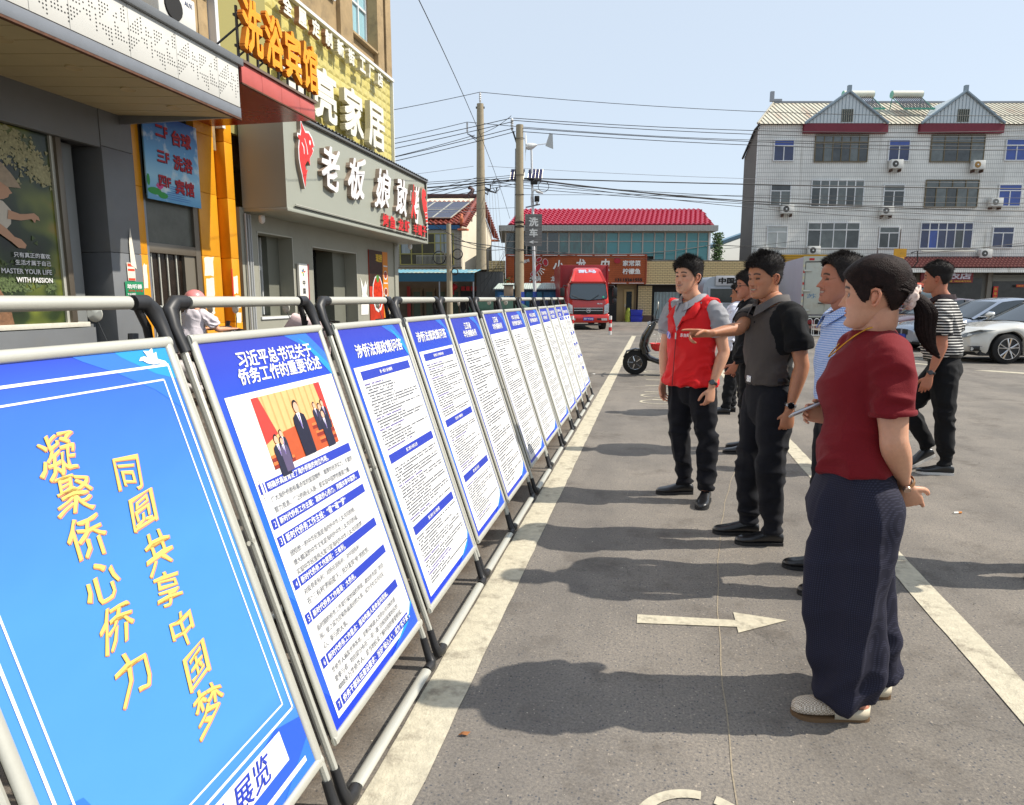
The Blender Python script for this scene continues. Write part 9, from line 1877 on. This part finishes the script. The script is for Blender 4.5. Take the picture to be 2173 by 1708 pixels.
# ---- man in the striped polo, walking
def stripe_mat():
 m = bpy.data.materials.new('black_white_stripe'); m.use_nodes = True; N = NT(m); p_ = N.n['Principled BSDF']; tc = N.new('TexCoord'); s_ = N.new('SeparateXYZ'); N.link(tc.outputs['Object'], s_.inputs[0])
 a = N.new('Math', operation='MULTIPLY'); a.inputs[1].default_value = 1 / .0225; N.link(s_.outputs[2], a.inputs[0]); b = N.new('Math', operation='FRACT'); N.link(a.outputs[0], b.inputs[0]); c = N.new('Math', operation='LESS_THAN'); c.inputs[1].default_value = .34; N.link(b.outputs[0], c.inputs[0])
 x_ = N.new('Mix', data_type='RGBA'); N.link(c.outputs[0], x_.inputs[0]); x_.inputs[6].default_value = S(22, 22, 25); x_.inputs[7].default_value = S(216, 214, 208); N.link(x_.outputs[2], p_.inputs['Base Color']); p_.inputs['Roughness'].default_value = .85; return m
blktr = cloth_mat('black_trousers', S(18, 19, 22), bs=300)
p, J, Lc, Ld, Hm = person('man walking in a black and white striped polo, seen from behind by the white sedan', (2.36, 6.12), 152, (2.225, 6.12), 1.73, 158, 2, ruddy, 'ruddy',
 dict(neck=(2.30, 6.12, 1.45), pel=(2.36, 6.12, .93), Lsh=(2.24, 5.965, 1.385), Lel=(2.265, 5.95, 1.08), Lwr=(2.20, 5.95, .845), Rsh=(2.42, 6.27, 1.385), Rel=(2.50, 6.30, 1.10), Rwr=(2.43, 6.36, .86), Lhip=(2.33, 6.05, .88), Rhip=(2.38, 6.19, .88), Lkn=(2.375, 6.05, .50), Rkn=(2.17, 6.26, .53), Lan=(2.425, 6.07, .10), Ran=(2.35, 6.26, .21)),
 shirt(stripe_mat(), sleeve=.70, sl_r=(.078, .074), seed=24, amp=1.0, collar=polo_collar(cloth_mat('dark_brown_collar', S(52, 40, 44))), cuff=cloth_mat('stripe_cuff', S(26, 26, 28)), torso=[(.10, .160, .124, 0), (.16, .172, .138, .006), (.30, .172, .142, .014), (.45, .176, .14, .014), (.62, .184, .132, .008), (.77, .188, .12, -.004), (.88, .172, .096, -.012), (.955, .118, .078, -.012), (1.0, .074, .066, -.006)]),
 trousers(blktr, seed=26), lambda t, J, Ld: (shoe(t, J['Lan'], Ld((-1, .05, 0)), shoe_black, white_sole), shoe(t, J['Ran'], Ld((-1, -.2, 0)), shoe_black, white_sole, lift=.115, pitch=-27)), short_hair(.022, .004, seed=27), headkw=dict(hairline=.176, sideburn=.115, smile=.5), hand_pose=dict(L=dict(thumb=(-.8, .3, 0), grip=(.5, .6, 0), **relax), R=dict(thumb=(-.8, .3, 0), grip=(-.5, -.6, 0), fine=0, **relax)))
watch(p, J, 'L', wstrap, M('watch_dial', S(60, 62, 64), .2), back=(-.5, -1, 0), Ld=Ld, off=.02)
# ---- man in the dark jacket with glasses, and man in the white shirt
jack = cloth_mat('black_jacket', S(19, 20, 23)); wsh = cloth_mat('white_shirt', S(214, 216, 230))
p, J, Lc, Ld, Hm = person('man with thin glasses in a black jacket, mostly hidden behind the pointing man', (.90, 6.62), 192, (.825, 6.60), 1.685, 190, 4, ruddy, 'ruddy',
 dict(neck=(.885, 6.62, 1.43), pel=(.90, 6.62, .92), Lsh=(.915, 6.44, 1.37), Lel=(.87, 6.41, 1.07), Lwr=(.765, 6.45, .87), Rsh=(.87, 6.80, 1.37), Rel=(.90, 6.84, 1.07), Rwr=(.83, 6.80, .84), Lhip=(.91, 6.54, .88), Rhip=(.89, 6.70, .88), Lkn=(.88, 6.53, .49), Rkn=(.90, 6.72, .49), Lan=(.90, 6.52, .1), Ran=(.95, 6.74, .1)),
 shirt(jack, sleeve=2, sl_r=(.066, .056), seed=34, amp=1.3, collar=polo_collar(jack), torso=[(-.08, .185, .14, 0), (.06, .18, .136, 0), (.22, .176, .132, .004), (.42, .178, .13, .008), (.62, .188, .13, .006), (.77, .190, .12, -.004), (.88, .172, .098, -.012), (.955, .118, .078, -.012), (1.0, .074, .066, -.006)]),
 trousers(blktr, seed=36, vox=.01), std_shoes(shoe_black, black_sole, dict(L=(-1, -.05), R=(-1, .1))), short_hair(.024, .008, seed=37), belt=False, headkw=dict(hairline=.172, sideburn=.105), hand_pose=dict(L=dict(thumb=(-1, -.2, 0), grip=(0, 1, 0), **relax), R=dict(thumb=(-1, 0, 0), grip=(0, -1, 0), fine=0, **relax)))
m = MB()
for s_ in (-1, 1): m.tube([Hm @ V3((s_ * (.033 + .021 * math.cos(a * .45)), .094 + .004 * math.cos(a * .45) * -1, .113 + .015 * math.sin(a * .45))) for a in range(14)], .0013, 4, closed=True); m.tube([Hm @ V3((s_ * .054, .09, .118)), Hm @ V3((s_ * .074, .06, .118)), Hm @ V3((s_ * .081, .0, .115))], .0014, 4)
m.tube([Hm @ V3((-.012, .096, .117)), Hm @ V3((.012, .096, .117))], .0014, 4); m.obj('glasses', steel_d, p)
p, J, Lc, Ld, Hm = person('man in a white shirt standing farthest back, facing away by the kiosk', (1.02, 8.85), 168, (1.02, 8.83), 1.625, 172, 2, brown, 'brown',
 dict(neck=(1.02, 8.85, 1.38), pel=(1.02, 8.86, .90), Lsh=(.98, 8.67, 1.325), Lel=(.95, 8.62, 1.04), Lwr=(.90, 8.66, .83), Rsh=(1.06, 9.03, 1.325), Rel=(1.10, 9.06, 1.04), Rwr=(1.05, 9.06, .82), Lhip=(1.0, 8.78, .86), Rhip=(1.04, 8.94, .86), Lkn=(.98, 8.77, .48), Rkn=(1.0, 8.95, .48), Lan=(.93, 8.76, .1), Ran=(1.02, 8.97, .1)),
 shirt(wsh, sleeve=2, sl_r=(.066, .056), seed=44, amp=1.3, collar=polo_collar(wsh), torso=[(.10, .16, .122, 0), (.15, .168, .13, 0), (.25, .166, .128, .004), (.42, .168, .126, .006), (.62, .18, .126, .006), (.77, .184, .116, -.004), (.88, .17, .096, -.012), (.955, .118, .078, -.012), (1.0, .074, .066, -.006)]),
 trousers(blktr, seed=46, vox=.011), std_shoes(shoe_black, black_sole, dict(L=(-1, .05), R=(-1, .1))), short_hair(.024, .010, seed=47), headkw=dict(hairline=.172, sideburn=.105), hand_pose=dict(L=dict(thumb=(-1, 0, 0), grip=(0, 1, 0), fine=0, **relax), R=dict(thumb=(-1, 0, 0), grip=(0, -1, 0), fine=0, **relax)))
# ---- bystander at the right edge of the frame: only the hand shows, the shadow crosses the lane line
person('bystander just past the right edge, fingertips and shoe showing', (2.25, 3.90), 182, (2.20, 3.90), 1.66, 182, 0, ruddy, 'ruddy',
 dict(neck=(2.26, 3.90, 1.40), pel=(2.28, 3.90, .88), Lsh=(2.28, 3.72, 1.33), Lel=(2.30, 3.68, 1.05), Lwr=(2.09, 3.70, .86), Rsh=(2.28, 4.08, 1.33), Rel=(2.32, 4.12, 1.04), Rwr=(2.28, 4.10, .81), Lhip=(2.28, 3.82, .84), Rhip=(2.28, 3.98, .84), Lkn=(2.27, 3.80, .48), Rkn=(2.28, 4.0, .48), Lan=(2.16, 3.80, .09), Ran=(2.30, 4.02, .09)),
 shirt(jack, sleeve=.62, sl_r=(.074, .07), seed=54), trousers(blktr, seed=56, vox=.012), std_shoes(M('tan_sandal', S(150, 96, 62), .6), black_sole, dict(L=(-1, -.0), R=(-1, .05))), short_hair(.02, .008, seed=57, n=800), hand_pose=dict(L=dict(d=(-.5, 0, -1), thumb=(-1, 0, .4), grip=(.2, 1, 0), **relax), R=dict(thumb=(-1, 0, 0), grip=(0, -1, 0), fine=0, **relax)))
# ---- rider with the pink helmet
def pink_helmet(t, Hm, vs, cov, nk, nz):
 m = MB(); k = 28; vsx = []
 for i in range(13):
  a = i / 12 * R(104); rr = math.sin(a); zz = math.cos(a)
  for j in range(k):
   q = 2 * math.pi * j / k; cutz = .0 if math.sin(q) < .3 else .02; vsx.append(Hm @ V3((.118 * rr * math.cos(q), -.008 + .138 * rr * math.sin(q), .125 + .128 * zz + (cutz if i > 9 else 0))))
 m.add(vsx, [(i * k + j, (i + 1) * k + j, (i + 1) * k + (j + 1) % k, i * k + (j + 1) % k) for i in range(12) for j in range(k)]); o = m.obj('helmet', M('pink_helmet_shell', S(222, 138, 136), .35, coat=.5), t, smooth=60); md = o.modifiers.new('s', 'SOLIDIFY'); md.thickness = .012
 m = MB(); vsx = []
 for i in range(5):
  for j in range(13): q = R(20 + 140 * j / 12); vsx.append(Hm @ V3((.124 * math.cos(q), .012 + .146 * math.sin(q), .15 - .035 * i)))
 m.add(vsx, [(i * 13 + j, (i + 1) * 13 + j, (i + 1) * 13 + j + 1, i * 13 + j + 1) for i in range(4) for j in range(12)]); vm = M('clear_visor', S(226, 232, 234), .05, trans=.85); m.obj('visor', vm, o, smooth=60)
 for s_ in (-1, 1): m = MB(); m.lathe([(.001, .006), (.016, .005), (.018, 0), (.001, 0)], 14, Hm @ FR((s_ * .122, .02, .125), (0, 1, 0), (0, 0, 1))); m.obj('visor_hinge', M('dark_pink', S(150, 60, 60), .4), o)
 m = MB(); limb(m, [(*(Hm @ V3((0, -.04, .05))), .07, .06), (*(Hm @ V3((0, -.06, -.0))), .06, .04), (*(Hm @ V3((0, -.07, -.06))), .035, .03)], k=16); m.obj('hair', M('hair_rider', (.02, .016, .014, 1), .45, var=.4, vs=60), t, smooth=60)
bl_ = cloth_mat('white_blouse', S(216, 208, 214))
p, J, Lc, Ld, Hm = person('rider in a pink helmet and white blouse sitting on a scooter before the orange bay', (-6.0, 8.05), 72, (-6.03, 8.05), 1.545, 66, 4, light, 'light',
 dict(neck=(-6.04, 8.02, 1.30), pel=(-6.06, 7.92, .84), Lsh=(-6.20, 8.07, 1.245), Lel=(-6.24, 8.17, 1.02), Lwr=(-6.10, 8.36, 1.04), Rsh=(-5.88, 7.99, 1.245), Rel=(-5.74, 8.06, 1.04), Rwr=(-5.66, 8.26, 1.04), Lhip=(-6.13, 7.98, .80), Rhip=(-5.99, 7.94, .80), Lkn=(-6.02, 8.32, .62), Rkn=(-5.86, 8.26, .62), Lan=(-6.0, 8.36, .34), Ran=(-5.84, 8.30, .34)),
 shirt(bl_, sleeve=.8, sl_r=(.084, .07), seed=64, amp=1.6, torso=[(-.05, .17, .14, 0), (.1, .168, .135, 0), (.3, .166, .13, .004), (.5, .17, .13, .01), (.7, .176, .125, .005), (.84, .17, .105, -.01), (.93, .13, .085, -.016), (1.0, .07, .064, -.01)]),
 trousers(navy, seed=66, vox=.012), lambda t, J, Ld: [shoe(t, J[s_ + 'an'], Ld((.3, .95, 0)), shoe_black, black_sole, lift=.245) for s_ in 'LR'], pink_helmet, belt=False, female=True, hand_pose=dict(L=dict(thumb=(1, 0, 0), grip=(0, .3, -1), curl=(50, 60, 40), fine=0), R=dict(thumb=(-1, 0, 0), grip=(0, .3, -1), curl=(50, 60, 40), fine=0)))
scooter('electric_scooter', 'scooter being ridden by the person in the pink helmet', (-5.95, 8.18, 0), R(72), M('scooter_pearl', S(186, 180, 176), .3, coat=.4))
